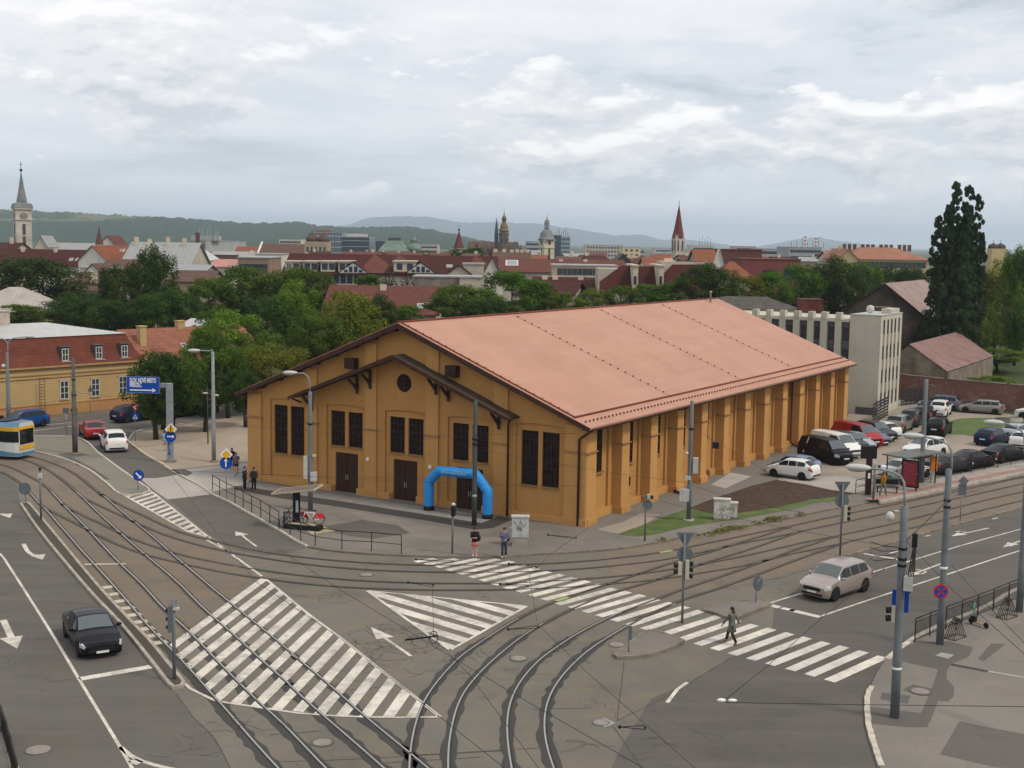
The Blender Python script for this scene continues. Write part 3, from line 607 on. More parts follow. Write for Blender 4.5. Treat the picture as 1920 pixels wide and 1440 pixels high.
F4 = rail_path(('C8', (1290, 1650), (1195, 1438), (1152, 1300), (1143, 1170), (1165, 1050), (1220, 950), (1320, 840)), ('Q6', (1200, 1200), (1350, 1090), (1500, 1000), (1650, 910), (1800, 850)), ('Q7', (200, 1330), (400, 1250), (560, 1180), (750, 1110)), ('R1', (0, 1245), (300, 1130), (600, 1025), (900, 910), (1200, 800), (1500, 695), (1700, 628)))
stain = MB()
for P in (RA, RB, RC, RD, E1, E2, E3, E4, F1, F2, F3, F4): ribbon(stain, P, .34, .0152, off=.0, jit=.02)
tag(stain.build('rail_sealing', asphalt('rail_side_dirt', (.085, .070, .055), (.6, .5, .4), .4, 0)), kind='structure')
seal = MB()
def near(P, ymax): return [p for p in P if p.y < ymax]
for P, ym in ((RA, 57), (RB, 57), (RC, 57), (RD, 50)):
    Q = [p for p in P if p.y < ym]; Q2 = [Q[i] for i in range(0, len(Q), 1)]
    if len(Q2) > 3: ribbon(seal, Q2, .56, .0165, off=.05, jit=.09)
for P in (F1, F2, F3, F4):
    Q = [p for p in P if p.y < 58]; ribbon(seal, Q, .52, .0165, off=-.03, jit=.09)
for P, a, b in ((E1, -15, 3), (E2, -15, 3), (E3, -15, 3), (E4, -15, 3)):
    Q = [p for p in P if a < p.x < b]
    if len(Q) > 3: ribbon(seal, Q, .34, .0165, jit=.03)
tag(seal.build('rail_sealing', M_seal), kind='structure')
M_dull = mat('rail_no_glint', (.15, .125, .10), .55, .2, 2, metal=.3)  # dull brown copy of the steel: missing sky reflection put into the colour
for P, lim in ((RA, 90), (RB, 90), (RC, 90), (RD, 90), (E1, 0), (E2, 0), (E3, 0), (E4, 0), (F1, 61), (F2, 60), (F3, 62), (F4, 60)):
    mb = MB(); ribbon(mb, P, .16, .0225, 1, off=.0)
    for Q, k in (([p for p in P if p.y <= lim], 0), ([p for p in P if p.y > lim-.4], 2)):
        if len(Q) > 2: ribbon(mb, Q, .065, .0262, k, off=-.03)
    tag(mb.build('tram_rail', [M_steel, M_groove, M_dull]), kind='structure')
# seams and cracks in the asphalt
M_crack = mat('crack_line', (.078, .070, .060), .95, .2, 3); mb = MB()
for pts in ([(1170, 1243), (1157, 1353)], [(1150, 1363), (1176, 1400), (1203, 1440)], [(500, 1430), (700, 1422), (960, 1407)], [(505, 1378), (600, 1371)], [(780, 1416), (1010, 1403)], [(330, 1300), (362, 1345), (398, 1380), (432, 1440)], [(226, 1098), (330, 1088), (385, 1080), (470, 1062)], [(1157, 1352), (1260, 1300), (1372, 1232)], [(640, 1020), (800, 1022)], [(700, 1005), (870, 1002), (1000, 1010)], [(0, 1028), (40, 1027)], [(95, 1279), (140, 1273)], [(1340, 1078), (1440, 1087), (1500, 1072), (1540, 1063)], [(700, 1432), (900, 1420)], [(1000, 1330), (1110, 1328)]):
    ribbon(mb, catmull(gpts(pts), .4), .035, .0148, jit=.012)
rg = random.Random(8)
for (x, y), n, L in (((745, 1215), 26, 5), ((800, 1190), 22, 4), ((640, 1290), 8, 3), ((820, 1240), 14, 4), ((1370, 1090), 10, 3), ((420, 1400), 8, 4), ((1180, 1395), 10, 3), ((1040, 1210), 6, 4), ((600, 1110), 8, 4), ((560, 1020), 6, 3), ((700, 1060), 6, 3)):
    c0 = G(x, y)
    for k in range(n):
        p = c0+Vector((rg.gauss(0, 1.2), rg.gauss(0, 1.2), 0)); a = rg.uniform(0, 2*PI); Q = [p]
        for _ in range(rg.randint(4, 9)): a += rg.gauss(0, .6); p = p+Vector((math.cos(a), math.sin(a), 0))*.22; Q.append(p)
        ribbon(mb, Q, .022, .0149)
tag(mb.build('asphalt_cracks', M_crack), kind='structure')
sheet('steel_plate', gpts(px('C8', (1420, 1182), (1480, 1160), (1546, 1190), (1482, 1213))), .0175, MATS['steel_plate'])
# green rail lubrication strips
for a, b in (((1043, 1128), (1065, 1120.6)), ((1237, 1037), (1261, 1033))):
    mb = MB(); quad_strip(mb, G(*a), G(*b), .28, .034); tag(mb.build('rail_strip', mat('lime_strip', (.26, .36, .11), .6, .1, 2)), kind='structure')
# ================================================================ THE BRICK-ORANGE HALL
def plaster(name, col, dirt=.25):
    s = NT(name); v = s.vec(); s.b.inputs['Roughness'].default_value = .9; s.b.inputs['Specular IOR Level'].default_value = .2
    n = s.noise(v, .35, 6, .6); st = s.noise(s.vec((1.6, 1.6, .12)), 1.2, 4, .6); f = s.noise(v, 7, 3, .6)
    c = s.ramp(n, [(.3, tuple(x*.90 for x in col)), (.7, tuple(x*1.08 for x in col))])
    c = s.mix(s.math('MULTIPLY', s.ramp(st, [(.5, (0,)*3), (.72, (1,)*3)]), dirt), c, tuple(x*.70 for x in col))
    z = s.sep(v)[2]; c = s.mix(s.math('MULTIPLY', s.ramp(s.math('ADD', z, s.math('MULTIPLY', n, .5)), [(.25, (1,)*3), (.9, (0,)*3)]), dirt), c, tuple(x*.72 for x in col))
    s.color(c); s.bump(f, .12, .01); MATS[name] = s.m; return s.m
M_or = plaster('ochre_plaster', (.43, .222, .070))
M_orl = plaster('ochre_plaster_light', (.475, .25, .082))
M_sill = mat('copper_trim', (.28, .16, .08), .6, .2, 2)
M_dkglass = None
def louvre():
    s = NT('dark_brown_glazing'); v = s.vec(); p = s.sep(v)
    f = s.math('FRACT', s.math('DIVIDE', p[2], .42)); n = s.noise(v, 3, 3, .6)
    c = s.ramp(n, [(.35, (.010, .007, .006)), (.65, (.030, .022, .018))])
    s.b.inputs['Roughness'].default_value = .25; s.b.inputs['Specular IOR Level'].default_value = .10; s.color(c); return s.m
M_dkglass = louvre()
M_brown = mat('dark_brown_paint', (.040, .018, .012), .55, .2, 3)
M_brown2 = mat('brown_wood', (.055, .026, .017), .7, .3, 3)
M_dkroof = mat('dark_brown_sheet', (.058, .042, .034), .6, .25, 1.5)
def pinkroof():
    s = NT('salmon_roof_sheet'); v = s.vec(); s.b.inputs['Roughness'].default_value = .55; s.b.inputs['Specular IOR Level'].default_value = .3
    n = s.noise(v, .22, 5, .6, .5); st = s.noise(s.vec((.8, .10, .8)), 1.1, 5, .65); sm = s.noise(s.vec((1.4, .35, 1)), .9, 3, .5)
    c = s.ramp(n, [(.3, (.365, .180, .120)), (.7, (.43, .222, .150))])
    c = s.mix(s.math('MULTIPLY', s.ramp(st, [(.45, (0,)*3), (.7, (1,)*3)]), .35), c, (.47, .26, .20))
    c = s.mix(s.math('MULTIPLY', s.ramp(sm, [(.69, (0,)*3), (.72, (1,)*3)]), .4), c, (.33, .15, .12))
    p = s.sep(v); fr = s.math('FRACT', s.math('DIVIDE', p[1], 1.0)); c = s.mix(s.math('MULTIPLY', s.ramp(fr, [(0, (1,)*3), (.04, (0,)*3)]), .16), c, (.35, .17, .13))
    s.color(c); s.bump(st, .15, .03); return s.m
M_pink = pinkroof()
M_rust = mat('dark_red_trim', (.16, .045, .028), .6, .3, 2)
HU, HV = Vector((.8552, -.5183, 0)), Vector((.5183, .8552, 0))
HO = Vector((4.76, 80.56, 0)) - HU*28.5
HRZ = math.atan2(HU.y, HU.x)
hall = empty('market_hall', HO, HRZ, 'huge orange plastered hall with pilasters, dark tall windows and a vast salmon pink roof', 'hall')
HL, HW, ZE, ZR = 55.5, 28.5, 6.55, 12.3
rl = lambda x: ZR-abs(x-14.25)*(ZR-6.42)/14.85        # roof underside height
def arch_cut(mb, x0, x1, z0, z1, rise, y0, y1, n=8):
    pts = [(x0, z0), (x1, z0)]+[(x1-(x1-x0)*k/n, z1-rise+rise*math.sin(PI*(.18+.64*(k/n)))/1.0) for k in range(n+1)]
    mb.extr([(x, y0, z) for x, z in pts], (0, y1-y0, 0))
# front wall
f = MB(); zw = lambda x: rl(x)-.12
f.extr([(0.05, .14, 0), (28.3, .14, 0), (28.3, .14, zw(28.3)), (14.25, .14, zw(14.25)), (.05, .14, zw(.05))], (0, .5, 0))
fw = f.build('wall', M_or, hall, 'front wall with five arched bays under a wide gable', recalc=True)
bays = [(2.1, 5.5, 'side'), (7.4, 10.85, 'mid'), (12.6, 16.1, 'mid'), (17.85, 21.35, 'mid'), (23.2, 26.75, 'side')]
c = MB()
for x0, x1, k in bays: arch_cut(c, x0, x1, .55, 6.4, .28, -.2, .28)
boolean_diff(fw, c.build('c', M_or, hall, recalc=True))
wins = []
for x0, x1, k in bays:
    m = (x0+x1)/2; z0 = 2.3 if k == 'side' else 3.38
    wins += [(m-1.42, m-.15, z0, 5.88), (m+.15, m+1.42, z0, 5.88)]
doors = [(8.12, 10.15), (13.25, 15.28), (18.5, 20.62)]
c = MB()
for x0, x1, z0, z1 in wins: c.bx(x0, x1, -.3, .5, z0, z1)
for x0, x1 in doors: c.bx(x0, x1, -.3, .5, -.2, 2.92)
c.lathe([(.64, -1), (.64, 1)], 28, mi=0, M=Matrix.Translation((14.2, .2, 8.28)) @ Matrix.Rotation(PI/2, 4, 'X'))
boolean_diff(fw, c.build('c', M_or, hall, recalc=True))
def win_mesh(w, h, nx, nz):
    mb = MB(); mb.bx(-w/2, w/2, .02, .05, 0, h, 0); t = .045
    for i in range(nx+1): x = -w/2+w*i/nx; mb.bx(x-t/2 if 0 < i < nx else (x if i == 0 else x-t), (x+t/2) if 0 < i < nx else (x+t if i == 0 else x), -.03, .018, 0, h, 1)
    for i in range(nz+1): z = h*i/nz; mb.bx(-w/2+t, w/2-t, -.026, .016, max(0, z-t/2), min(h, z+t/2), 1)
    return mb.mesh('window', [M_dkglass, M_brown])
wm_l, wm_s = win_mesh(1.27, 3.58, 4, 6), win_mesh(1.27, 2.5, 4, 5)
sill = MB(); sill.bx(-.66, .66, -.16, .02, -.05, -.002); sill_me = sill.mesh('sill', M_sill)
def put(name, me, parent, loc, rz=0, label=None):
    o = bpy.data.objects.new(name, me); COL.objects.link(o); o.parent = parent; o.location = loc; o.rotation_euler = (0, 0, rz)
    if label: o['label'] = label
    return o
for x0, x1, z0, z1 in wins:
    w = put('window', wm_l if z0 < 3 else wm_s, hall, ((x0+x1)/2, .42, z0)); put('sill', sill_me, w, (0, -.14, 0))
for x0, x1 in doors:
    w = x1-x0; mb = MB()
    for s in (0, 1):
        a = x0+w/2*s+.02; b = x0+w/2*(s+1)-.02; mb.bx(a, b, .36, .41, .05, 2.9)
        for k in range(6): mb.bx(a+.04+k*(b-a-.08)/6, a+.02+(k+1)*(b-a-.08)/6, .335, .36, .10, 2.85)
    d = mb.build('door', M_brown, hall); hb = MB(); hb.bx(x0+w/2-.10, x0+w/2-.06, .28, .33, 1.0, 1.35); hb.bx(x0+w/2+.06, x0+w/2+.10, .28, .33, 1.0, 1.35); hb.build('handle', M_steel, d)
mb = MB(); Mr = Matrix.Translation((14.2, .3, 8.28)) @ Matrix.Rotation(PI/2, 4, 'X')
mb.lathe([(.64, -.02), (.64, .02)], 28, mi=0, M=Mr); mb.tube([(14.2+.6*math.cos(t*PI/14), .26, 8.28+.6*math.sin(t*PI/14)) for t in range(29)], .05, 6, 1); mb.bx(14.15, 14.25, .22, .27, 7.68, 8.88, 1)
for k in (-1, 0, 1): mb.bx(13.62, 14.78, .23, .26, 8.26+k*.32, 8.30+k*.32, 1)
mb.build('round_window', [M_dkglass, M_brown], hall)
# front pilasters and plinth
for x0, x1 in ((0, 1.32), (5.6, 6.62), (10.93, 11.93), (16.1, 17.15), (21.55, 22.62), (26.92, 28.48)):
    xm = (x0+x1)/2; mb = MB(); top = min(rl(x0), rl(x1))-.1
    mb.bx(x0, x1, 0, .138, .55, top); mb.bx(x0-.10, x1+.10, -.12, .138, 0, .55); mb.bx(x0-.05, x1+.05, -.06, .138, .552, .62)
    p = mb.build('pilaster', M_orl, hall); s = MB(); s.bx(x0-.07, x1+.07, -.09, .132, 4.80, 4.88); s.build('band', M_sill, p)
segs = [(1.42, 5.5), (6.72, 8.0), (10.25, 10.83), (12.03, 13.15), (15.4, 16.0), (17.25, 18.4), (20.72, 21.45), (22.72, 26.82)]
for a, b in segs: mb = MB(); mb.bx(a, b, -.06, .138, 0, .50); mb.bx(a, b, -.02, .138, .50, .56); mb.build('plinth', M_orl, hall)
# side wall (right) with piers and recessed bays
f = MB(); f.bx(27.35, 27.78, .66, 55.3, 0, 6.75); sw = f.build('wall', M_or, hall, 'long side wall between the piers', recalc=True)
cent = [5.6+4.455*k for k in range(12)]
ed = [1.4]+[q for cc in cent for q in (cc-.56, cc+.56)]
bayc = [(ed[2*k]+ed[2*k+1])/2 for k in range(12)]
c = MB()
for y in bayc: c.bx(27.62, 28.2, y-1.28, y+1.28, .62, 6.3)
boolean_diff(sw, c.build('c', M_or, hall, recalc=True))
c = MB(); small, sdoor = (1, 3), (4, 9)
for k, y in enumerate(bayc):
    c.bx(27.2, 28.2, y-.62, y+.62, 3.05, 5.95)
    if k in small: c.bx(27.2, 28.2, y-.4, y+.4, 1.42, 2.06)
    if k in sdoor: c.bx(27.2, 28.2, y-.5, y+.5, -.1, 2.1)
boolean_diff(sw, c.build('c', M_or, hall, recalc=True))
wm_side, wm_tiny = win_mesh(1.24, 2.9, 3, 6), win_mesh(.8, .64, 2, 2)
for k, y in enumerate(bayc):
    w = put('window', wm_side, hall, (27.59, y, 3.05), PI/2); put('sill', sill_me, w, (0, -.05, 0))
    if k in small: put('window', wm_tiny, hall, (27.59, y, 1.42), PI/2, 'small low window')
    if k in sdoor:
        d = MB().bx(27.52, 27.57, y-.5, y+.5, .02, 2.08).build('door', M_brown, hall, 'narrow side door'); MB().bx(27.571, 27.62, y+.34, y+.38, .95, 1.15).build('handle', M_steel, d)
piers = [(0.02, 1.38)]+[(cc-.56, cc+.56) for cc in cent]
for y0, y1 in piers:
    mb = MB()
    if y0 < 1: mb.bx(27.5, 28.5, .15, y1, 0, 6.7)
    else:
        mb.bx(27.79, 28.5, y0, y1, .55, 6.65); mb.bx(27.79, 28.62, y0-.10, y1+.10, 0, .55); mb.bx(27.79, 28.56, y0-.05, y1+.05, .552, .62)
    p = mb.build('pilaster', M_orl, hall)
    s = MB()
    s.bx(27.79 if y0 > 1 else 28.51, 28.60, y0-.08, y1+.08, 4.76, 4.84); s.build('band', M_sill, p)
for k in range(12):
    for a, b in (((ed[2*k]+.10, bayc[k]-.55), (bayc[k]+.55, ed[2*k+1]-.10)) if k in sdoor else ((ed[2*k]+.10, ed[2*k+1]-.10),)): MB().bx(27.79, 27.90, a, b, 0, .55).build('plinth', M_orl, hall)
MB().bx(28.51, 28.62, .15, 1.45, 0, .55).build('plinth', M_orl, hall)
# left, rear walls
MB().bx(.05, .5, .66, 55.3, 0, 6.6).build('wall', M_or, hall); f = MB(); f.extr([(.55, 54.8, 0), (27.3, 54.8, 0), (27.3, 54.8, zw(27.9)-.1), (14.25, 54.8, zw(14.25)), (.55, 54.8, zw(.55)-.1)], (0, .5, 0)); f.build('wall', M_or, hall, recalc=True)
# main roof: one folded sheet with thickness
mb = MB(); xe, th = 14.85, .16
prof = [(14.25-xe, 6.42), (14.25, ZR), (14.25+xe, 6.42), (14.25+xe, 6.42+th), (14.25, ZR+th), (14.25-xe, 6.42+th)]
mb.extr([(x, -.72, z) for x, z in prof], (0, 56.2, 0)); roof = mb.build('roof', M_pink, hall, recalc=True)
sl = math.atan2(ZR-6.42, xe)
def onroof(x, y, up=0): return Vector((x, y, ZR+th-abs(x-14.25)*(ZR-6.42)/xe+up))
mb = MB()                                            # barge boards and soffit beams
for s in (-1, 1):
    a = Vector((14.25+s*xe, -.76, 6.42)); b = Vector((14.25, -.76, ZR))
    mb.extr([a+Vector((0, 0, .13)), b+Vector((0, 0, .13)), b-Vector((0, 0, .24)), a-Vector((0, 0, .16))], (0, .035, 0))
    for k in range(9):
        x = 14.25+s*(.6+k*1.72); mb.bx(x-.09, x+.09, -.70, .138, rl(x)-.23, rl(x)-.02)
mb.build('barge_board', M_brown2, hall, recalc=True)
mb = MB()
for s in (-1, 1):
    P = [onroof(14.25+s*13.6, -.55, .05), onroof(14.25+s*13.6, 55.3, .05)]; mb.tube(P, .07, 6)
    mb.tube([onroof(14.25+s*.1, -.42, .04), onroof(14.25+s*13.6, -.42, .04)], .06, 6)
mb.tube([onroof(14.25, -.7, .03), onroof(14.25, 55.4, .03)], .09, 6)
mb.build('roof_flashing', M_rust, roof)
mb = MB()
for s in (-1, 1):
    for k in range(104): p = onroof(14.25+s*14.25, -.2+k*.535, .06); mb.bx(p.x-.05, p.x+.05, p.y-.04, p.y+.04, p.z-.08, p.z+.05)
    for y in (-.3, 14.1, 28.1, 40.8):
        for k in range(22): p = onroof(14.25+s*(.6+k*.62), y, .05); mb.bx(p.x-.045, p.x+.045, p.y-.045, p.y+.045, p.z-.06, p.z+.05)
tag(mb.build('snow_guards', M_rust, roof), kind='stuff')
mb = MB()
for y in (14.1, 28.1, 40.8):
    for s in (-1, 1): mb.tube([onroof(14.25+s*.3, y, .01), onroof(14.25+s*13.5, y, .01)], .035, 5)
mb.build('roof_seam', mat('seam_pink', (.52, .28, .22), .6, .1, 2), roof)
mb = MB(); p = onroof(14.9, 52, 0); mb.lathe([(.10, -.1), (.10, .95), (.15, .96), (.15, 1.12)], 10, p, 0); mb.build('vent_pipe', mat('grey_pipe', (.35, .33, .31), .6, .2, 3), roof)
for s in (-1, 1):
    mb = MB(); x = 14.25+s*(xe+.07); mb.tube([(x, -.6, 6.42), (x, 55.3, 6.42)], .075, 8); g = mb.build('gutter', M_brown, hall)
mb = MB(); mb.tube([(29.1, -.45, 6.35), (28.2, -.14, 5.85), (28.02, -.12, 5.7), (28.02, -.12, .15)], .075, 8); mb.build('downpipe', M_brown, hall)
for y in (ed[5]+1.0-.85, 40.2):
    mb = MB(); mb.tube([(29.15, y, 6.35), (28.2, y, 6.1), (27.92, y, 5.9), (27.92, y, .6), (28.1, y, .3), (29.5, y-.9, .16)], .085, 8); mb.build('downpipe', M_brown, hall)
# canopy gable over the middle three bays
cx, ca, cb, cy0 = 14.22, 9.15, .14, -1.25
ct = lambda x: 10.28-abs(x-cx)*(10.28-6.80)/ca
mb = MB(); pr = [(cx-ca, 6.68), (cx, 10.16), (cx+ca, 6.68), (cx+ca, 6.80), (cx, 10.30), (cx-ca, 6.80)]
mb.extr([(x, cy0, z) for x, z in pr], (0, .137-cy0, 0)); can = mb.build('canopy_roof', M_dkroof, hall, recalc=True)
mb = MB()
for s in (-1, 1):
    a = Vector((cx+s*ca, cy0-.04, 6.82)); b = Vector((cx, cy0-.04, 10.32)); mb.extr([a, b, b-Vector((0, 0, .30)), a-Vector((0, 0, .22))], (0, .035, 0))
mb.build('barge_board', M_brown2, can, recalc=True)
for x, ys in ((10.3, 1), (11.45, 1), (17.0, -1), (18.0, -1), (6.2, 1), (22.0, -1)):
    mb = MB(); t = ct(x)-.16
    mb.bx(x-.09, x+.09, -.14, -.002, t-1.35, t-.05); mb.extr([(x-.08, -.14, t-1.1), (x-.08, -.14, t-.85), (x-.08, -1.05, t-.10), (x-.08, -1.05, t-.26)], (.16, 0, 0)); mb.bx(x-.08, x+.08, -1.1, -.15, t-.13, t-.02)
    mb.build('bracket', M_brown2, hall, recalc=True)
mb = MB(); mb.tube([(cx+ca+.05, cy0, 6.72), (cx+ca+.05, .1, 6.72)], .07, 8); mb.tube([(cx+ca+.02, -.9, 6.66), (22.85, -.25, 6.25), (22.80, -.16, 6.0), (22.80, -.16, .15)], .07, 8); mb.build('downpipe', M_brown, hall)
mb = MB(); mb.tube([(cx-ca-.05, cy0, 6.72), (cx-ca-.05, .1, 6.72)], .07, 8); mb.tube([(cx-ca, -.9, 6.66), (5.45, -.3, 6.3)], .06, 8); mb.build('gutter', M_brown, hall)
for x in (9.87, 18.36): MB().bx(x-.42, x+.42, -.42, .139, 9.02, 9.76).build('vent_box', M_brown, hall)
for x, z in ((11.25, 2.62), (16.55, 2.62)): MB().bx(x-.11, x+.11, -.10, -.001, z, z+.24).build('wall_lamp', mat('white_plastic', (.7, .69, .66), .5, .05, 2), hall)

# ================================================================ inflatable arch before the third door
M_blue = mat('blue_fabric', (.028, .26, .66), .5, .12, 1.5); M_blue_l = mat('pale_blue_print', (.30, .50, .66), .55, .1, 3); M_blk = mat('black_fabric', (.012, .012, .015), .7, .2, 3)
def h2w(x, y, z=0): return HO+HU*x+HV*y+Vector((0, 0, z))
arch = empty('inflatable_arch', h2w(19.75, -1.35, KZ), HRZ, 'bright blue inflatable entrance arch standing before the right-hand door of the orange hall', 'inflatable arch')
A = [(-2.35, 0), (-2.35, 1.9), (-1.55, 2.72), (1.35, 2.80), (2.28, 1.80), (2.28, 0)]
mb = MB(); pts = []
for i, (a, b) in enumerate(zip(A, A[1:])):
    n = 5
    for k in range(n+(1 if i == len(A)-2 else 0)): t = k/n; pts.append((a[0]+(b[0]-a[0])*t, 0, a[1]+(b[1]-a[1])*t))
mb.tube([Vector(p)+Vector((0, 0, .02)) for p in pts], [.33 if k % 5 else .335 for k in range(len(pts))], 20); mb.build('tube', M_blue, arch)
for x in (-2.35, 2.28): MB().lathe([(.345, 0), (.36, .08), (.345, .30)], 20, (x, 0, .0)).build('base', M_blk, arch)
# pale lettering on the beam, two lines too small to read
random.seed(3)
for row, z0 in ((0, 2.86), (1, 2.72)):
    x = -1.15; mb = MB()
    while x < (.75 if row else .95):
        w = random.uniform(.05, .11); mb.bx(x, x+w, -.338, -.322, z0, z0+.085); x += w+.035
    mb.build('lettering', M_blue_l, arch)
# ================================================================ BUILDINGS AROUND THE JUNCTION
M_cream = plaster('cream_plaster', (.47, .44, .36), .25)
M_grey_panel = mat('grey_panel', (.085, .085, .095), .6, .15, 2)
M_wglass = glassmat('window_glass', (.035, .045, .055), .12)
M_wglass_l = glassmat('window_glass_pale', (.16, .19, .21), .15)
M_wframe = mat('white_frame', (.55, .54, .50), .6, .1, 2)
M_yel = plaster('yellow_plaster', (.44, .315, .15), .12)
M_yel2 = plaster('tan_plinth', (.40, .215, .09), .2)
M_tile_red = tiles('red_brown_tiles', (.135, .042, .027), .34)
M_tile_or = tiles('orange_red_tiles', (.235, .095, .062), .34, var=.35)
M_zinc = seamed('pale_zinc_sheet', (.40, .40, .39), .55, 0, .12, .45)
M_dkmetal = mat('dark_metal', (.030, .031, .034), .5, .2, 3)
M_tar = mat('dark_tar_roof', (.075, .066, .058), .9, .45, 1.2)
M_rustroof = seamed('rusty_sheet_roof', (.15, .062, .050), .42, 1, .3, .8, rust=(.24, .15, .13))
M_oldwall = None
def oldwall():
    s = NT('weathered_wall'); v = s.vec(); s.b.inputs['Roughness'].default_value = .95
    n = s.noise(v, .5, 7, .68); n2 = s.noise(s.vec((1, 1, .35)), 1.3, 5, .7)
    c = s.ramp(n, [(.34, (.095, .075, .055)), (.5, (.175, .142, .105)), (.66, (.26, .21, .16))])
    c = s.mix(s.ramp(n2, [(.52, (0,)*3), (.64, (1,)*3)]), c, (.15, .10, .075)); s.color(c); s.bump(n, .4, .05); return s.m
M_oldwall = oldwall()
def redwall():
    s = NT('faded_red_wall'); v = s.vec(); s.b.inputs['Roughness'].default_value = .95
    n = s.noise(v, .35, 7, .68); n2 = s.noise(v, 1.6, 5, .7)
    c = s.ramp(n, [(.36, (.145, .052, .042)), (.55, (.19, .085, .070)), (.7, (.24, .17, .14))])
    c = s.mix(s.ramp(n2, [(.58, (0,)*3), (.68, (1,)*3)]), c, (.25, .20, .17)); z = s.sep(v)[2]
    c = s.mix(s.math('MULTIPLY', s.ramp(s.math('ADD', z, n), [(.6, (1,)*3), (1.6, (0,)*3)]), .6), c, (.13, .10, .08)); s.color(c); s.bump(n2, .4, .05); return s.m
M_redwall = redwall()
def simple_window(w, h, nx=2, nz=2, glass=None, frame=None, t=.07, d=.06):
    mb = MB(); mb.bx(-w/2+t, w/2-t, -.012, .02, t, h-t, 0)
    for a, b in ((-w/2, -w/2+t), (w/2-t, w/2)): mb.bx(a, b, -d, .02, 0, h, 1)
    for a, b in ((0, t), (h-t, h)): mb.bx(-w/2+t, w/2-t, -d, .02, a, b, 1)
    for i in range(1, nx): x = -w/2+w*i/nx; mb.bx(x-t/2.4, x+t/2.4, -d*.8, -.013, t, h-t, 1)
    for i in range(1, nz): z = h*i/nz; mb.bx(-w/2+t, w/2-t, -d*.7, -.013, z-t/2.6, z+t/2.6, 1)
    return mb.mesh('window', [glass or M_wglass, frame or M_wframe])

# ---- cream office block behind the hall
off = empty('office_block', h2w(0, 0), HRZ, 'cream flat-roofed office block with slim vertical window strips behind the orange hall', 'office building')
ox0, ox1, oy0, oy1, oh = 25.02, 28.35, 66.5, 75.0, 10.75
f = MB().bx(ox0-.0, ox1, oy0, oy1, 0, oh).build('wall', M_cream, off, recalc=True)
c = MB()
sx = [1.3, 2.84, 4.3, 5.77, 7.33]
for a in sx: c.bx(ox1-.13, ox1+.3, oy0+a-.37, oy0+a+.37, .85, 10.3)
boolean_diff(f, c.build('c', M_cream, off, recalc=True))
wv = simple_window(.74, 1.45, 1, 2, M_wglass, M_grey_panel, .05)
for a in sx:
    for z in (.95, 3.45, 6.05, 8.75): put('window', wv, off, (ox1-.10, oy0+a, z), PI/2)
mb = MB()
for a in sx:
    for z in (2.5, 5.0, 7.6): mb.bx(ox1-.125, ox1-.06, oy0+a-.36, oy0+a+.36, z+.0, z+.9)
mb.build('spandrel', mat('beige_grey', (.26, .23, .18), .8, .1, 2), off)
mb = MB(); mb.bx(ox0+.0, ox1+.06, oy0-.06, oy1+.06, oh+.003, oh+.10); mb.build('roof_edge', mat('grey_white_sheet', (.38, .38, .36), .6, .1, 1), off)
MB().bx(ox0+1.0, ox1+.05, oy0-.07, oy0-.002, 0, .9).build('plinth', M_grey_panel, off)
# recessed glazed wing with fins
mb = MB(); mb.bx(9, ox0-.05, oy0+.4, oy0+8.4, 0, 10.3); mb.build('wing', M_cream, off)
mb = MB(); mb.bx(9, ox0-.05, oy0-.05, oy0+.38, 9.95, 10.2); mb.build('wing_roof_edge', M_cream, off)
for k, (a, b) in enumerate([(-6.3, -5.58), (-4.7, -3.99), (-3.23, -2.48), (-1.61, -.92), (-7.9, -7.2), (-9.5, -8.8), (-11.1, -10.4)]):
    x0, x1 = ox0+a, ox0+b; MB().bx(x0, x1, oy0-.1, oy0+.39, 0, 9.949).build('fin', M_cream, off); MB().bx(x0+.05, x1-.05, oy0-.15, oy0+.7, 10.205, 10.95).build('parapet_block', M_cream, off)
wg = simple_window(.84, 1.5, 1, 2, M_wglass, M_grey_panel, .05)
for a, b in ((-5.58, -4.7), (-3.99, -3.23), (-2.48, -1.61), (-.92, -.02), (-7.2, -6.3), (-8.8, -7.9)):
    for fl in range(4):
        x = ox0+(a+b)/2; put('window', wg, off, (x, oy0+.36, 1.0+2.4*fl-.35)); MB().bx(ox0+a+.005, ox0+b-.005, oy0+.20, oy0+.30, 2.2+2.4*fl, 3.0+2.4*fl-.02).build('spandrel', M_grey_panel, off)
mb = MB(); mb.ball((ox0+1.5, oy0+2.2, oh+.6), .45, 10, 6, sc=(1, .35, 1)); mb.tube([(ox0+1.5, oy0+2.3, oh), (ox0+1.5, oy0+2.3, oh+.5)], .05, 6); mb.build('satellite_dish', M_wframe, off)
mb = MB(); mb.tube([(ox0+.3, oy0+5, oh+.75), (ox0+2.9, oy0+5, oh+.75)], .03, 5); mb.bx(ox0+2.2, ox1-.1, oy0+4.0, oy0+7.6, oh+.102, oh+.6); mb.build('roof_hatch', M_cream, off)
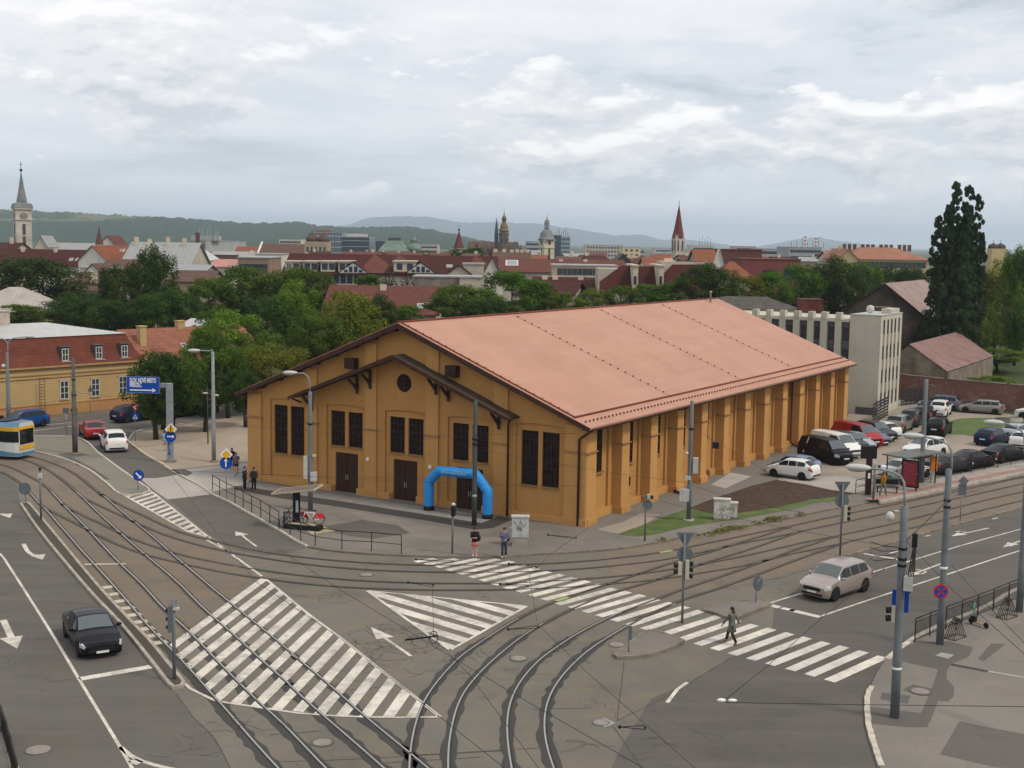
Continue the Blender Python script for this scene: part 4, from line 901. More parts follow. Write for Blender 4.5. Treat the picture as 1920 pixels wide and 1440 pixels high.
# dark slatted fences and bins at its foot
def slat_fence(name, a, b, h, label, n=10, m=M_dkmetal, slats=7):
    """a, b world points"""
    a, b = Vector(a), Vector(b); L = (b-a).length; rz = math.atan2(b.y-a.y, b.x-a.x); r = empty(name, a, rz, label, 'fence')
    for k in range(n+1): MB().bx(L*k/n-.03, L*k/n+.03, -.03, .03, 0, h).build('post', m, r)
    mb = MB()
    for k in range(slats): z = .08+(h-.12)*k/slats; mb.bx(.032, L-.032, -.045, -.031, z, z+(h-.12)/slats*.72)
    mb.build('slat_panel', m, r); return r
slat_fence('slat_fence', G(1634, 797, KZ), G(1664, 780, KZ), 2.3, 'dark slatted metal fence at the near corner of the cream office block', 4)
slat_fence('slat_fence', G(1690, 761, KZ), G(1733, 756, KZ), 2.0, 'dark slatted fence along the far side of the cream office block', 5)
tank = empty('water_tank', D(1516, 620, 152), 0, 'rusty dark red square tank on top of the roof behind the cream block', 'tank'); tank.location.z = 9.6
mb = MB(); mb.bx(-1.25, 1.25, -1.25, 1.25, 0, 2.2); mb.bx(-1.32, 1.32, -1.32, 1.32, 2.203, 2.3)
for k in range(5): mb.bx(-1.28, 1.28, -1.28, -1.253, .1+k*.42, .14+k*.42)
mb.build('tank_body', mat('rusty_red_steel', (.10, .028, .022), .7, .45, 1.5), tank)
mb = MB(); [mb.bx(a-.1, a+.1, b-.1, b+.1, -1.2, -.003) for a in (-1.1, 1.1) for b in (-1.1, 1.1)]; mb.build('leg', M_rust, tank)

# generic gabled house in its own frame: ridge along local x, front eave at y=0
def gable_house(name, loc, rz, L, Wd, he, hr, mw, mr, label, cat='house', over=.35, hip=0.0, base=None, gablem=None):
    r = empty(name, loc, rz, label, cat)
    if hip: MB().bx(0, L, 0, Wd, 0, he).build('wall', mw, r)
    else:
        mb = MB(); mb.extr([(0, 0, 0), (0, Wd, 0), (0, Wd, he), (0, Wd/2, hr-.05), (0, 0, he)], (L, 0, 0)); mb.build('wall', gablem or mw, r, recalc=True)
    mb = MB(); o = over; k = (hr-he)/(Wd/2); ze = he-o*k; t = .14
    if hip:
        A_ = [(-o, -o, ze), (L+o, -o, ze), (L+o, Wd+o, ze), (-o, Wd+o, ze), (hip, Wd/2, hr), (L-hip, Wd/2, hr)]
        mb.add([(x, y, z+.02) for x, y, z in A_], [(0, 1, 5, 4), (1, 2, 5), (2, 3, 4, 5), (3, 0, 4), (3, 2, 1, 0)])
    else:
        pr = [(-o, ze), (Wd/2, hr), (Wd+o, ze), (Wd+o, ze+t), (Wd/2, hr+t), (-o, ze+t)]
        mb.extr([(-o, y, z) for y, z in pr], (L+2*o, 0, 0))
    mb.build('roof', mr, r, recalc=True); return r
def roof_pt(L, Wd, he, hr, x, f):          # point on the front slope, f=0 eave, 1 ridge
    return Vector((x, Wd/2*f, he+(hr-he)*f+.1))
def skylight(r, L, Wd, he, hr, x, f, w=.8, h=1.1, m=None):
    sl = math.atan2(hr-he, Wd/2); p = roof_pt(L, Wd, he, hr, x, f)+Vector((0, -.05, .08))
    mb = MB(); Mx = Matrix.Translation(p) @ Matrix.Rotation(sl, 4, 'X'); mb.box((0, 0, 0), (w, h, .10), 1, M=Mx); mb.box((0, 0, .052), (w*.8, h*.84, .008), 0, M=Mx)
    return mb.build('skylight', [m or M_wglass_l, M_wframe], r)
def chimney(r, x, y, z0, z1, w=.6, d=.6, m=None, cap=True):
    mb = MB(); mb.bx(x-w/2, x+w/2, y-d/2, y+d/2, z0, z1); c = mb.build('chimney', m or M_cream, r)
    if cap: MB().bx(x-w/2-.08, x+w/2+.08, y-d/2-.08, y+d/2+.08, z1+.002, z1+.12).build('chimney_cap', m or M_cream, c)
    return c

# ---- yellow mansard building on the left
a, b = G(87, 777, KZ), G(262, 760, KZ); dv_ = (b-a).normalized(); a0 = a-dv_*.9-Vector((0, 0, KZ)); Ly = (b-a).length+1.0
yrz = math.atan2(dv_.y, dv_.x)
yb = empty('corner_building', a0, yrz, 'long yellow one-storey building with steep red mansard roof and pale zinc top', 'building')
LX = 11.9; he = 4.95; hm = 7.75
_chk = Ly
MB().bx(-9.0, LX, 0, 9, 0, he).build('wall', M_yel, yb)
mb = MB(); mb.bx(-9.05, LX+.04, -.05, -.002, 0, 1.05); mb.bx(-9.08, LX+.08, -.10, -.002, 1.05, 1.15); mb.build('plinth', M_yel2, yb)
mb = MB()
for z in (3.75, 4.1, 4.62): mb.bx(-9.1, LX+.06, -.10, -.003, z, z+.10)
mb.bx(-9.2, LX+.15, -.30, -.004, he-.16, he+.02)
mb.build('cornice', mat('yellow_cornice', (.36, .23, .10), .85, .15, 2), yb)
mb = MB()
for k in range(11): mb.bx(-9.02, LX+.02, -.012, -.001, 1.35+.26*k-.0, 1.37+.26*k)
mb.build('groove_lines', M_yel2, yb)
mb = MB(); sA, sB = (-.28, he), (1.55, hm)
def ring(o, z): return [(-9-o, -o, z), (LX+o, -o, z), (LX+o, 9+o, z), (-9-o, 9+o, z)]
r0, r1, r2 = ring(.30, he), ring(-.45, he+1.15), ring(-1.15, hm)
mb.add(r0+r1+r2, [(i, (i+1) % 4, 4+(i+1) % 4, 4+i) for i in range(4)]+[(4+i, 4+(i+1) % 4, 8+(i+1) % 4, 8+i) for i in range(4)]+[(3, 2, 1, 0), (8, 9, 10, 11)])
mroof = mb.build('mansard_roof', M_tile_red, yb)
mb = MB(); r3 = ring(-1.0, hm+.02); x0_, x1_ = -9+1.0, LX-1.0
mb.add(r3+[(-9+4.4, 4.5, hm+1.25), (LX-8.2, 4.5, hm+1.25)], [(0, 1, 5, 4), (1, 2, 5), (2, 3, 4, 5), (3, 0, 4), (3, 2, 1, 0)]); mb.build('upper_roof', M_zinc, yb)
chimney(yb, -1.5, 4.6, hm+.9, hm+2.5, 2.0, .9, mat('pale_chimney', (.42, .36, .32), .8, .2, 2)); 
MB().lathe([(.2, 0), (.2, .5), (.28, .52), (.28, .7), (.05, .85)], 10, (-3.6, 4.3, hm+.8)).build('vent_cowl', M_zinc, yb)
dw = simple_window(.72, 1.25, 2, 2)
for x in (3.1, 6.9, 10.2-.3):
    mb = MB(); zz = he+.35
    mb.extr([(x-.45, -.05, zz), (x-.45, .72, zz+1.45), (x-.45, -.05, zz+1.45)], (.07, 0, 0)); mb.extr([(x+.38, -.05, zz), (x+.38, .72, zz+1.45), (x+.38, -.05, zz+1.45)], (.07, 0, 0)); mb.bx(x-.5, x+.5, -.12, .9, zz+1.452, zz+1.53)
    d = mb.build('dormer', M_grey_panel, yb, recalc=True); put('window', dw, d, (x, .02, zz+.05)); MB().bx(x-.5, x+.62, -.2, .0, zz-.06, zz).build('sill', M_zinc, d)
ww = simple_window(.95, 1.85, 2, 3)
for x in (-4.6, 2.9, 6.4, 9.6): put('window', ww, yb, (x, -.02, 1.5)); 
mb = MB()
for x in (-4.6, 2.9, 6.4, 9.6): MB().bx(x-.6, x+.6, -.10, -.003, 3.37, 3.50).build('lintel', M_yel, yb); MB().bx(x-.56, x+.56, -.12, -.003, 1.38, 1.46).build('sill', M_yel, yb)
mb = MB(); [mb.tube([(x, -.5, .2), (x, -.5, 3.9)], .025, 5) for x in (-.05, .5)]
for k in range(12): mb.tube([(-.05, -.5, .5+k*.3), (.5, -.5, .5+k*.3)], .02, 4)
tag(mb.build('ladder', M_dkmetal), 'dark metal ladder leaning on the yellow wall of the mansard building', 'ladder'); lad = bpy.data.objects['ladder']; lad.location = a0; lad.rotation_euler = (0, 0, yrz)
# far left yellow projection with little red roof
lf = gable_house('side_house', G(-60, 792), yrz, 6.6, 6, 4.1, 5.2, M_yel, M_tile_or, 'low yellow projection with orange tiled roof at the left edge', 'house', hip=1.5)
# ---- lower building to its right
rb0 = a0+dv_*(LX+.25)
rhb = gable_house('tiled_house', rb0, yrz-R(2), 15.5, 9.5, 4.55, 7.75, M_yel, M_tile_or, 'long yellow house with orange red tiled roof and skylights behind the roadside trees', 'house')
chimney(rhb, 1.4, 2.6, 5.8, 8.25, .75, .75, M_yel); chimney(rhb, 7.6, 4.8, 7.3, 8.5, .9, .7, M_yel)
for x in (6.3, 8.4, 10.2, 11.9): skylight(rhb, 15.5, 9.5, 4.55, 7.75, x, .38)
for x in (2.4, 5.8, 9.2, 12.6): put('window', ww, rhb, (x, -.02, 1.5))
MB().bx(.05, 15.45, -.05, -.002, 0, 1.0).build('plinth', M_yel2, rhb)
# pale roof piece with brick wall seen among the trees, pale hipped roof house on the far left
gable_house('outbuilding', D(318, 625, 168)-Vector((0, 0, 0)), R(4), 7, 7, 6.6, 7.9, mat('brick_wall', (.16, .07, .05), .9, .3, 3), M_zinc, 'brick outbuilding with a pale sheet roof showing between the big trees', 'building', hip=2)
bpy.data.objects['outbuilding'].location = (D(318, 625, 158).x, 158, 0)
h = gable_house('villa', (D(-70, 600, 188).x, 186, 0), R(3), 13.0, 12, 7.0, 10.2, M_yel, seamed('pinkish_zinc', (.36, .31, .28), .6, 0, .2, .6), 'yellow villa with a wide pale pyramid roof behind the mansard building', 'house', hip=5.5)

# ---- buildings behind the hall, right
X0_, X1_ = D(1322, 500, 164).x, D(1502, 500, 164).x
gable_house('workshop', (X0_, 164, 0), R(-3), X1_-X0_, 13, D(1400, 578, 164).z, D(1400, 556, 170).z, M_cream, M_tar, 'cream workshop with a low dark tarred roof behind the far gable of the hall', 'building', hip=3.5)
# brown shed with the tall gable
bd = 196
p0, p1, pa = D(1577, 580, bd), D(1733, 580, bd), D(1655, 532, bd)
sh = empty('barn', (p0.x+.4, bd, 0), R(0), 'big dark brown barn with a plain gable and patchy rusty roof', 'barn')
wB = (pa.x-p0.x)*2; zE, zA = p0.z, pa.z
M_barn = mat('dark_brown_boards', (.060, .046, .038), .95, .35, .6)
mb = MB(); mb.extr([(0, 0, 0), (wB, 0, 0), (wB, 0, zE-1.2), (wB/2, 0, zA), (0, 0, zE)], (14, 26, 0)); mb.build('wall', M_barn, sh, recalc=True)
mb = MB(); dx = 14
mb.add([(wB/2-.2, -.5, zA+.1), (wB+.6, -.5, zE-1.3), (wB+.6+dx, 26, zE-1.3), (wB/2+dx, 26, zA+.1), (-.6, -.5, zE-.3), (-.6+dx, 26, zE-.3)], [(0, 1, 2, 3), (4, 0, 3, 5)])
mb.build('roof', seamed('patched_roof', (.20, .10, .075), 1.1, 1, .3, .8, rust=(.33, .27, .25)), sh)
# low rusty-roofed house
e0, e1 = G(1777, 697, 3.2), G(1863, 668, 3.2)
r0_, r1_ = D(1705, 645, e0.y+4.8), D(1795, 622, e1.y+6.2)
rh = empty('derelict_house', (0, 0, 0), 0, 'low derelict house with a rusty corrugated roof beyond the red perimeter wall', 'house')
mb = MB(); wl = G(1697, 740, KZ)
def V3(v, z=None): return (v.x, v.y, v.z if z is None else z)
gl = D(1690, 640, 160.0)
mb.add([V3(e0), V3(e1), V3(r1_), V3(r0_), V3(e0+(r0_-e0)*1.02, e0.z-.2)], [(0, 1, 2, 3)])
bk = [r0_+(r0_-e0)*.9, r1_+(r1_-e1)*.9]; bk[0].z = bk[1].z = 3.2
mb.add([V3(r0_), V3(r1_), V3(bk[1]), V3(bk[0])], [(0, 1, 2, 3)]); mb.build('roof', M_rustroof, rh)
mb = MB(); ins = (e1-e0).normalized()*.25
A_, B_ = e0+ins, e1-ins
mb.add([(A_.x, A_.y, 0), (B_.x, B_.y, 0), (B_.x, B_.y, 3.1), (A_.x, A_.y, 3.1)], [(0, 1, 2, 3)])
C_ = bk[0]+ins; Rr_ = r0_+ins
mb.add([(A_.x, A_.y, 0), (C_.x, C_.y, 0), (C_.x, C_.y, 3.1), (Rr_.x, Rr_.y, Rr_.z-.12), (A_.x, A_.y, 3.1)], [(0, 1, 2, 3, 4)])
D_ = bk[1]-ins; mb.add([(B_.x, B_.y, 0), (D_.x, D_.y, 0), (D_.x, D_.y, 3.1), (r1_.x-ins.x, r1_.y-ins.y, r1_.z-.12), (B_.x, B_.y, 3.1)], [(0, 1, 2, 3, 4)])
mb.build('wall', M_oldwall, rh)
# red perimeter wall
def scrawl(r, x0, x1, y, z0, z1, seed, m, n=5):
    rg = random.Random(seed); mb = MB()
    for k in range(n): c = Vector((rg.uniform(x0, x1), y, rg.uniform(z0, z1))); a = rg.uniform(0, 6); mb.tube(catmull([c+Vector((.45*math.cos(a+j*1.1)*rg.uniform(.5, 1.2), 0, .32*math.sin(a+j*1.3))) for j in range(7)], .12), .022, 4)
    return mb.build('graffiti', m, r)
def wall_run(name, P, h, t, m, label, mcap=None):
    r = empty(name, P[0], 0, label, 'wall'); mb = MB(); cp = MB()
    for a, b in zip(P, P[1:]):
        d = (b-a); L = d.length; rz = math.atan2(d.y, d.x); c = (a+b)/2-P[0]
        mb.box((c.x, c.y, h/2), (L+t*.9, t, h), rz=rz); cp.box((c.x, c.y, h+.06), (L+t, t+.14, .115), rz=rz)
    mb.build('wall_body', m, r); cp.build('coping', mcap or m, r); return r
wall_run('perimeter_wall', [G(1686, 750, 0), G(1770, 759.5, 0), G(1888, 771, 0), G(1920, 774.5, 0), G(2150, 798, 0)], 3.0, .35, M_redwall, 'long faded red perimeter wall with graffiti along the car park', M_oldwall)
pw = bpy.data.objects['perimeter_wall']; a_, b_ = G(1690, 750.5, 0), G(1770, 759.5, 0); d_ = b_-a_; gr = empty('wall_graffiti', a_+Vector((d_.y, -d_.x, 0)).normalized()*.22, math.atan2(d_.y, d_.x), 'pale looping graffiti sprayed on the perimeter wall beside the office block', 'graffiti'); scrawl(gr, 1, d_.length-1, 0, .9, 2.1, 5, mat('spray_paint', (.38, .30, .26), .8), 9)
# ================================================================ CITY BACKDROP
def wc(name, c, r=.85, v=.15, s=.3): return mat(name, c, r, v, s)
B_cream, B_white, B_pink, B_tan, B_grey = wc('bg_cream', (.50, .44, .34)), wc('bg_white', (.55, .53, .49)), wc('bg_pink', (.46, .33, .28)), wc('bg_tan', (.34, .27, .19)), wc('bg_grey', (.33, .33, .33))
B_dark, B_beige, B_glassb, B_glassd = wc('bg_dark', (.07, .065, .06)), wc('bg_beige', (.42, .38, .31)), glassmat('bg_blue_glass', (.055, .10, .14), .2), glassmat('bg_dark_glass', (.022, .034, .05), .2)
T_mar = tiles('maroon_tiles', (.055, .015, .012), .6, var=.25, amt=.2); T_red = tiles('far_red_tiles', (.115, .040, .030), .6, var=.3, amt=.2); T_or = tiles('far_orange_tiles', (.20, .068, .036), .6, var=.25, amt=.2)
T_brn = tiles('far_brown_tiles', (.105, .060, .046), .6, var=.3, amt=.25); T_grey = seamed('far_grey_roof', (.25, .255, .25), 1.2, 0, .12, .6); T_pale = wc('far_pale_roof', (.42, .42, .41), .6)
M_copper = mat('green_copper', (.145, .185, .155), .6, .25, .5); M_gslate = mat('grey_slate', (.165, .175, .175), .55, .2, .5); M_stone = mat('pale_church_stone', (.42, .38, .33), .9, .3, .25); M_dstone = mat('dark_gothic_stone', (.135, .105, .085), .9, .35, .5)
M_gold = mat('gilded_dome', (.15, .115, .065), .6, .5, 1.5)
far_win = {}
def fwin(w, h, dark=True):
    k = (w, h, dark)
    if k not in far_win: far_win[k] = MB().box((0, 0, h/2), (w, .06, h)).mesh('window', B_glassd if dark else M_wglass_l)
    return far_win[k]
def bplace(x, d): return D(x, 500, d).x
def zat(x, y, d): return D(x, y, d).z
def wins_grid(r, x0, x1, zs, n, w, h, y=-.02, dark=True):
    for z in zs:
        for k in range(n): put('window', fwin(w, h, dark), r, (x0+(x1-x0)*(k+.5)/n, y, z))
def eave(name, lab, xa, xb, yr, ye, d, dep, mw, mr, cat='house', skew=0.0, over=.5, chim=(), sky=(), nw=0, hip=0.0, wz=None, mat_end=None, dark=True):
    """house whose ridge runs across the view; xa, xb, yr, ye are the photograph's ridge and eave, d the distance of its front eave"""
    X0, X1 = bplace(xa, d), bplace(xb, d); L = X1-X0; he = zat((xa+xb)/2, ye, d); hr = zat((xa+xb)/2, yr, d+dep/2)
    he = max(he, 3.0); hr = max(hr, he+1.0)
    r = gable_house(name, (X0, d, 0), R(skew), L, dep, he, hr, mw, mr, lab, cat, over, hip, gablem=mat_end)
    for cx_, hc in chim: chimney(r, L*cx_, dep*.42, hr-1.6, hr+hc, .85, .6, B_cream if mr is not T_or else B_tan, cap=False)
    for sx_, sf in sky: skylight(r, L, dep, he, hr, L*sx_, sf, .9, 1.5)
    if nw: wins_grid(r, .8, L-.8, [z for z in (he-2.2, he-5.4) if z > .5], nw, 1.1, 1.5, dark=dark)
    return r, L, he, hr
def gable(name, lab, xa, xb, yp, ye, d, dep, mw, mr, cat='house', skew=0.0, chim=(), over=.25, nw=0):
    """house showing its gable end"""
    X0, X1 = bplace(xa, d), bplace(xb, d); Wd = X1-X0; he = max(zat((xa+xb)/2, ye, d), 2.5); hp = zat((xa+xb)/2, yp, d)
    r = empty(name, (X0, d, 0), R(skew), lab, cat)
    mb = MB(); mb.extr([(0, 0, 0), (Wd, 0, 0), (Wd, 0, he), (Wd/2, 0, hp), (0, 0, he)], (0, dep, 0)); mb.build('wall', mw, r, recalc=True)
    mb = MB(); k = (hp-he)/(Wd/2); o = over; t = .18
    mb.extr([(-o, -.3, he-o*k+.03), (Wd/2, -.3, hp+.03), (Wd+o, -.3, he-o*k+.03), (Wd+o, -.3, he-o*k+t), (Wd/2, -.3, hp+t+.05), (-o, -.3, he-o*k+t)], (0, dep+.6, 0)); mb.build('roof', mr, r, recalc=True)
    for cx_, hc in chim: chimney(r, Wd*cx_, dep*.5, hp-1.8, hp+hc, .9, .9, B_cream, cap=False)
    if nw: wins_grid(r, Wd*.2, Wd*.8, [he-1.5], nw, .9, 1.4)
    return r, Wd, he, hp
def block(name, lab, xa, xb, yt, d, dep, mw, cat='building', rows=0, cols=0, ww_=1.6, wh=1.4, skew=0.0, roofm=None, dark=True, side=None):
    X0, X1 = bplace(xa, d), bplace(xb, d); L = X1-X0; h = zat((xa+xb)/2, yt, d); r = empty(name, (X0, d, 0), R(skew), lab, cat)
    MB().bx(0, L, 0, dep, 0, h).build('wall', mw, r); MB().bx(-.15, L+.15, -.15, dep+.15, h+.005, h+.22).build('roof_edge', roofm or B_grey, r)
    if rows: wins_grid(r, .6, L-.6, [h-2.6-3.1*k for k in range(rows) if h-2.6-3.1*k > 1], cols, ww_, wh, dark=dark)
    return r, L, h
# -- left part
t = empty('church_tower', (bplace(44, 420), 420, 0), R(32), 'tall white church tower with grey pointed spire and clock faces at the far left', 'church tower')
s = (bplace(63, 420)-bplace(25, 420))/1.35/2; z0 = zat(44, 393, 420); zc = zat(44, 411, 420); zs = zat(44, 378, 420); za = zat(42, 322, 420)
MB().bx(-s, s, -s, s, 0, z0).build('tower_wall', M_stone, t)
mb = MB(); mb.bx(-s-.3, s+.3, -s-.3, s+.3, zc-.3, zc); mb.bx(-s-.4, s+.4, -s-.4, s+.4, z0+.004, z0+.5); [mb.bx(-s-.35, s+.35, -s-.35, s+.35, zc-.3-k, zc-k) for k in (11.0, )]; mb.build('cornice', M_stone, t)
mb = MB(); a = PI/4; q = math.sqrt(2)
mb.lathe([((s+.5)*q, z0+.5), ((s+.1)*q, z0+1.9), ((s-.9)*q, zs-.4), ((s-1.2)*q, zs)], 4, mi=0, smooth=False, a0=a); mb.lathe([((s-1.2)*q*.97, zs), ((s-1.2)*q*.45, (zs+za)/2), (.12, za)], 8, mi=0, smooth=False, a0=PI/8); sp = mb.build('spire', M_gslate, t)
mb = MB(); mb.ball((0, 0, za+.5), .5, 8, 5); mb.tube([(0, 0, za), (0, 0, za+3.2)], .09, 5); mb.bx(-.4, .4, -.06, .06, za+2.2, za+2.4); mb.build('cross', M_dkmetal, sp)
for rz in (0, -PI/2):
    Mx = Matrix.Rotation(rz, 4, 'Z')
    for z, w, h in ((zat(44, 433, 420), 1.0, 3.4), (zat(44, 450, 420), .9, 2.4), (zat(44, 463, 420), .8, 1.6)):
        MB().box((0, -s-.03, z+h/2-1.2), (w, .10, h), M=Mx).build('window', B_dark, t)
    MB().lathe([(1.15, -.1), (1.15, .12), (1.0, .14)], 18, M=Mx @ Matrix.Translation((0, -s, zat(44, 405, 420))) @ Matrix.Rotation(PI/2, 4, 'X')).build('clock_face', mat('grey_clock', (.20, .19, .17), .6, .2, 2), t)
eave('nave', 'long plain grey church roof to the right of the white tower', 78, 188, 456, 468, 430, 14, B_beige, T_grey, 'church')
gable('church_gable', 'small curved pale gable tight beside the white church tower', 66, 90, 443, 462, 410, 10, M_stone, T_grey, 'church')
eave('terrace_house', 'long maroon roof crossing below the white church tower', -30, 166, 468, 497, 330, 16, B_beige, T_mar, chim=((.28, .6), (.6, .5)), sky=((.80, .35), (.86, .35)))
eave('terrace_house', 'maroon roof cut by the left edge, higher than its neighbour', -60, 24, 455, 470, 350, 14, B_beige, T_mar, chim=((.8, 1.6),))
gable('gabled_house', 'white gabled house with orange side roof and large skylights', 147, 206, 462, 489, 300, 26, B_white, T_or, skew=-14, nw=0)
eave('terrace_house', 'orange roof with two large glazed skylights beside the white gable', 178, 246, 461, 487, 304, 14, B_white, T_or, sky=((.18, .72), (.5, .62), (.56, .62), (.62, .62)))
gable('small_gable_house', 'narrow pale triangular gable beside a dark spirelet', 187, 216, 443, 460, 360, 12, B_white, T_red)
sp = empty('spirelet', (bplace(187, 350), 350, 0), 0, 'thin dark red needle spire between the white gables', 'spire')
mb = MB(); z1, z2 = zat(187, 458, 350), zat(187, 424, 350); mb.lathe([(1.1, 0), (1.1, z1)], 6, smooth=False); mb.build('shaft', B_tan, sp); MB().lathe([(1.15, z1), (.5, (z1+z2)/2), (.05, z2)], 6, smooth=False).build('spire', wc('dull_red', (.11, .05, .05)), sp)
eave('grey_roof_house', 'large smooth grey roof with four white chimneys', 226, 352, 455, 500, 290, 26, B_beige, T_grey, chim=((.07, 1.3), (.27, .9), (.55, 1.4), (.80, 1.2)), skew=3)
eave('terrace_house', 'dark maroon roof with rounded edge under the grey roof', 190, 262, 487, 505, 262, 12, B_tan, T_brn)
r_, L_, h_, hr_ = eave('terrace_house', 'wide brown roof behind the tall tree with one pale chimney', 120, 235, 512, 545, 235, 20, B_beige, T_brn)
chimney(r_, L_*.38, 3.5, h_+.5, zat(160, 512, 237), 1.1, .9, B_cream, cap=False)
block('low_block', 'low pale grey parapet building above the brown roof', 150, 226, 503, 262, 8, B_beige, 'building')
gable('dormer_house', 'little white pointed gable above the parapet', 160, 186, 496, 509, 255, 6, B_white, T_brn)
eave('terrace_house', 'maroon roof with a pale metal strip right of the tall tree', 318, 390, 508, 528, 235, 14, B_tan, T_brn)
eave('terrace_house', 'bluish grey roof with a small white dormer right of the tall tree', 322, 382, 497, 510, 262, 12, B_beige, T_grey)
r_, L_, h_ = block('office_tower', 'grey tower block crowned with antennas on the left skyline', 338, 394, 452, 520, 30, B_grey, rows=4, cols=8, skew=-20)
mb = MB()
for k in range(9): mb.tube([(4+k*1.2, 6, h_), (4+k*1.2, 6, h_+3+2.2*math.sin(k*2.1)**2)], .12, 4)
mb.bx(2.5, 13.5, 4, 9, h_+.45, h_+2.2); mb.build('antenna', B_grey, r_)
r_ = empty('mansard_house', (bplace(338, 330), 330, 0), 0, 'pale building with rounded grey mansard roof and crest', 'house')
L_ = bplace(392, 330)-bplace(338, 330); z1 = zat(365, 488, 330); z2 = zat(360, 470, 330)
MB().bx(0, L_, 0, 12, 0, z1).build('wall', B_cream, r_); mb = MB(); mb.add([(-.3, -.3, z1), (L_+.3, -.3, z1), (L_+.3, 12.3, z1), (-.3, 12.3, z1), (1.2, 2, z2), (L_-3, 2, z2), (L_-3, 10, z2), (1.2, 10, z2)], [(0, 1, 5, 4), (1, 2, 6, 5), (2, 3, 7, 6), (3, 0, 4, 7), (4, 5, 6, 7)]); mb.bx(1.0, L_*.5, 1.8, 2.4, z2, z2+.8); mb.build('mansard_roof', T_pale, r_); wins_grid(r_, .5, L_-.5, (z1-2.4,), 6, .9, 1.5)
chimney(r_, L_*.45, 5, z2-.5, z2+4.6, .9, .9, mat('brick_red', (.12, .05, .04), .9), cap=False)
eave('terrace_house', 'small pinkish red roof among grey ones', 398, 436, 487, 500, 290, 10, B_white, wc('pink_roof', (.40, .20, .17)))
block('brick_block', 'dark brown brick block with flat roof left of the brick church', 407, 447, 478, 400, 12, wc('brown_brick', (.11, .065, .05)), roofm=T_pale)
eave('terrace_house', 'small orange roof on the skyline left of the brick church', 441, 486, 463, 474, 500, 14, B_tan, T_or)
eave('warehouse', 'pale grey sheet roof left of the brick church', 396, 470, 472, 482, 430, 16, B_beige, T_grey, 'building')
block('brick_block', 'stained brick block with a round turret behind the first trees', 446, 504, 484, 262, 14, wc('stained_brick', (.24, .16, .12)), rows=2, cols=5)
block('white_house', 'white-walled house with flat pale roof beside the maroon-roofed school', 478, 528, 477, 300, 10, B_white)
r_, L_, h_, hr_ = eave('brick_church', 'long brown tiled church roof with a white end parapet', 484, 572, 458, 480, 470, 20, B_tan, T_brn, 'church'); mb = MB(); mb.extr([(-.8, 0, h_), (-.8, 10, hr_+.9), (-.8, 10, hr_+.1), (-.8, .5, h_-.6)], (.7, 0, 0)); mb.build('parapet', B_white, r_, recalc=True)
block('apartment_block', 'small cream apartment block on the skyline above the brown church roof', 523, 565, 449, 900, 30, B_cream, rows=3, cols=8)
tw = empty('twin_tower_church', (bplace(571, 460), 460, 0), 0, 'tan stone building with two dark crowned towers', 'church')
L_ = bplace(614, 460)-bplace(571, 460); z1 = zat(592, 453, 460); MB().bx(0, L_, 0, 9, 0, z1).build('wall', B_tan, tw)
for k in (.25, .75):
    mb = MB(); mb.lathe([(L_*.27, z1), (L_*.27, z1+1.4), (L_*.22, z1+1.5), (L_*.16, z1+2.6), (.3, z1+3.1), (.1, z1+4.0)], 10, (L_*k, 4.5, 0)); mb.build('turret', wc('dark_turret', (.085, .058, .048)), tw)
wins_grid(tw, .3, L_-.3, (z1-3.6, z1-7), 5, .7, 1.7)
r_, L_, h_ = block('glass_office', 'blue glass office building with red roof letters strip', 590, 641, 437, 760, 30, B_glassb, 'office building'); mb = MB()
for k in range(8): mb.bx(-.05, L_+.05, -.06, -.003, h_-2-3.2*k, h_-1.4-3.2*k)
for k in range(9): mb.bx(L_*k/9, L_*k/9+.25, -.09, -.061, 4, h_-.3)
mb.build('facade_bands', B_grey, r_); MB().bx(L_*.05, L_*.6, -.2, .2, h_+.5, h_+1.6).build('roof_sign', wc('red_sign', (.33, .09, .08)), r_)
r_, L_, h_ = block('glass_office', 'dark glass office block right of the blue one', 641, 692, 445, 720, 30, B_glassd, 'office building'); mb = MB()
for k in range(8): mb.bx(-.05, L_+.05, -.06, -.003, h_-2-3.2*k, h_-1.7-3.2*k)
mb.build('facade_bands', B_grey, r_); MB().bx(2, L_-2, 4, 10, h_+.46, h_+2).build('roof_plant', T_pale, r_)
block('glass_office', 'narrow dark office slab left of the green theatre dome', 704, 722, 452, 700, 20, B_glassd, 'office building')
# -- the long maroon roofed school
d0 = 232
r_, L_, h_, hr_ = eave('school_building', 'long pink school with maroon roof, cream dormers and pointed windows gables', 534, 926, 479, 514, d0, 17, B_pink, T_mar, 'school', over=.6, mat_end=B_beige)
xl = lambda x: bplace(x, d0)-bplace(534, d0)
for k, (a, b_) in enumerate(((534, 563), (568, 597), (601, 630), (634, 662), (738, 780))):
    mb = MB(); za_, zb_ = zat(a, 509, d0), zat(a, 491, d0+1); mb.bx(xl(a), xl(b_)-.25, .15, 5, za_, zb_); dm = mb.build('dormer', B_cream, r_); MB().bx(xl(a)-.2, xl(b_)-.05, -.1, 6, zb_+.003, zb_+.25).build('dormer_roof', B_cream, dm)
    for q in (.27, .73): put('window', simple_window(1.0, 1.15, 3, 1, B_glassd, M_wframe, .09) if k == 0 and q < .5 else bpy.data.meshes['window'] if False else fwin(1.0, 1.1), dm, (xl(a)+(xl(b_)-xl(a))*q, .12, za_+.35))
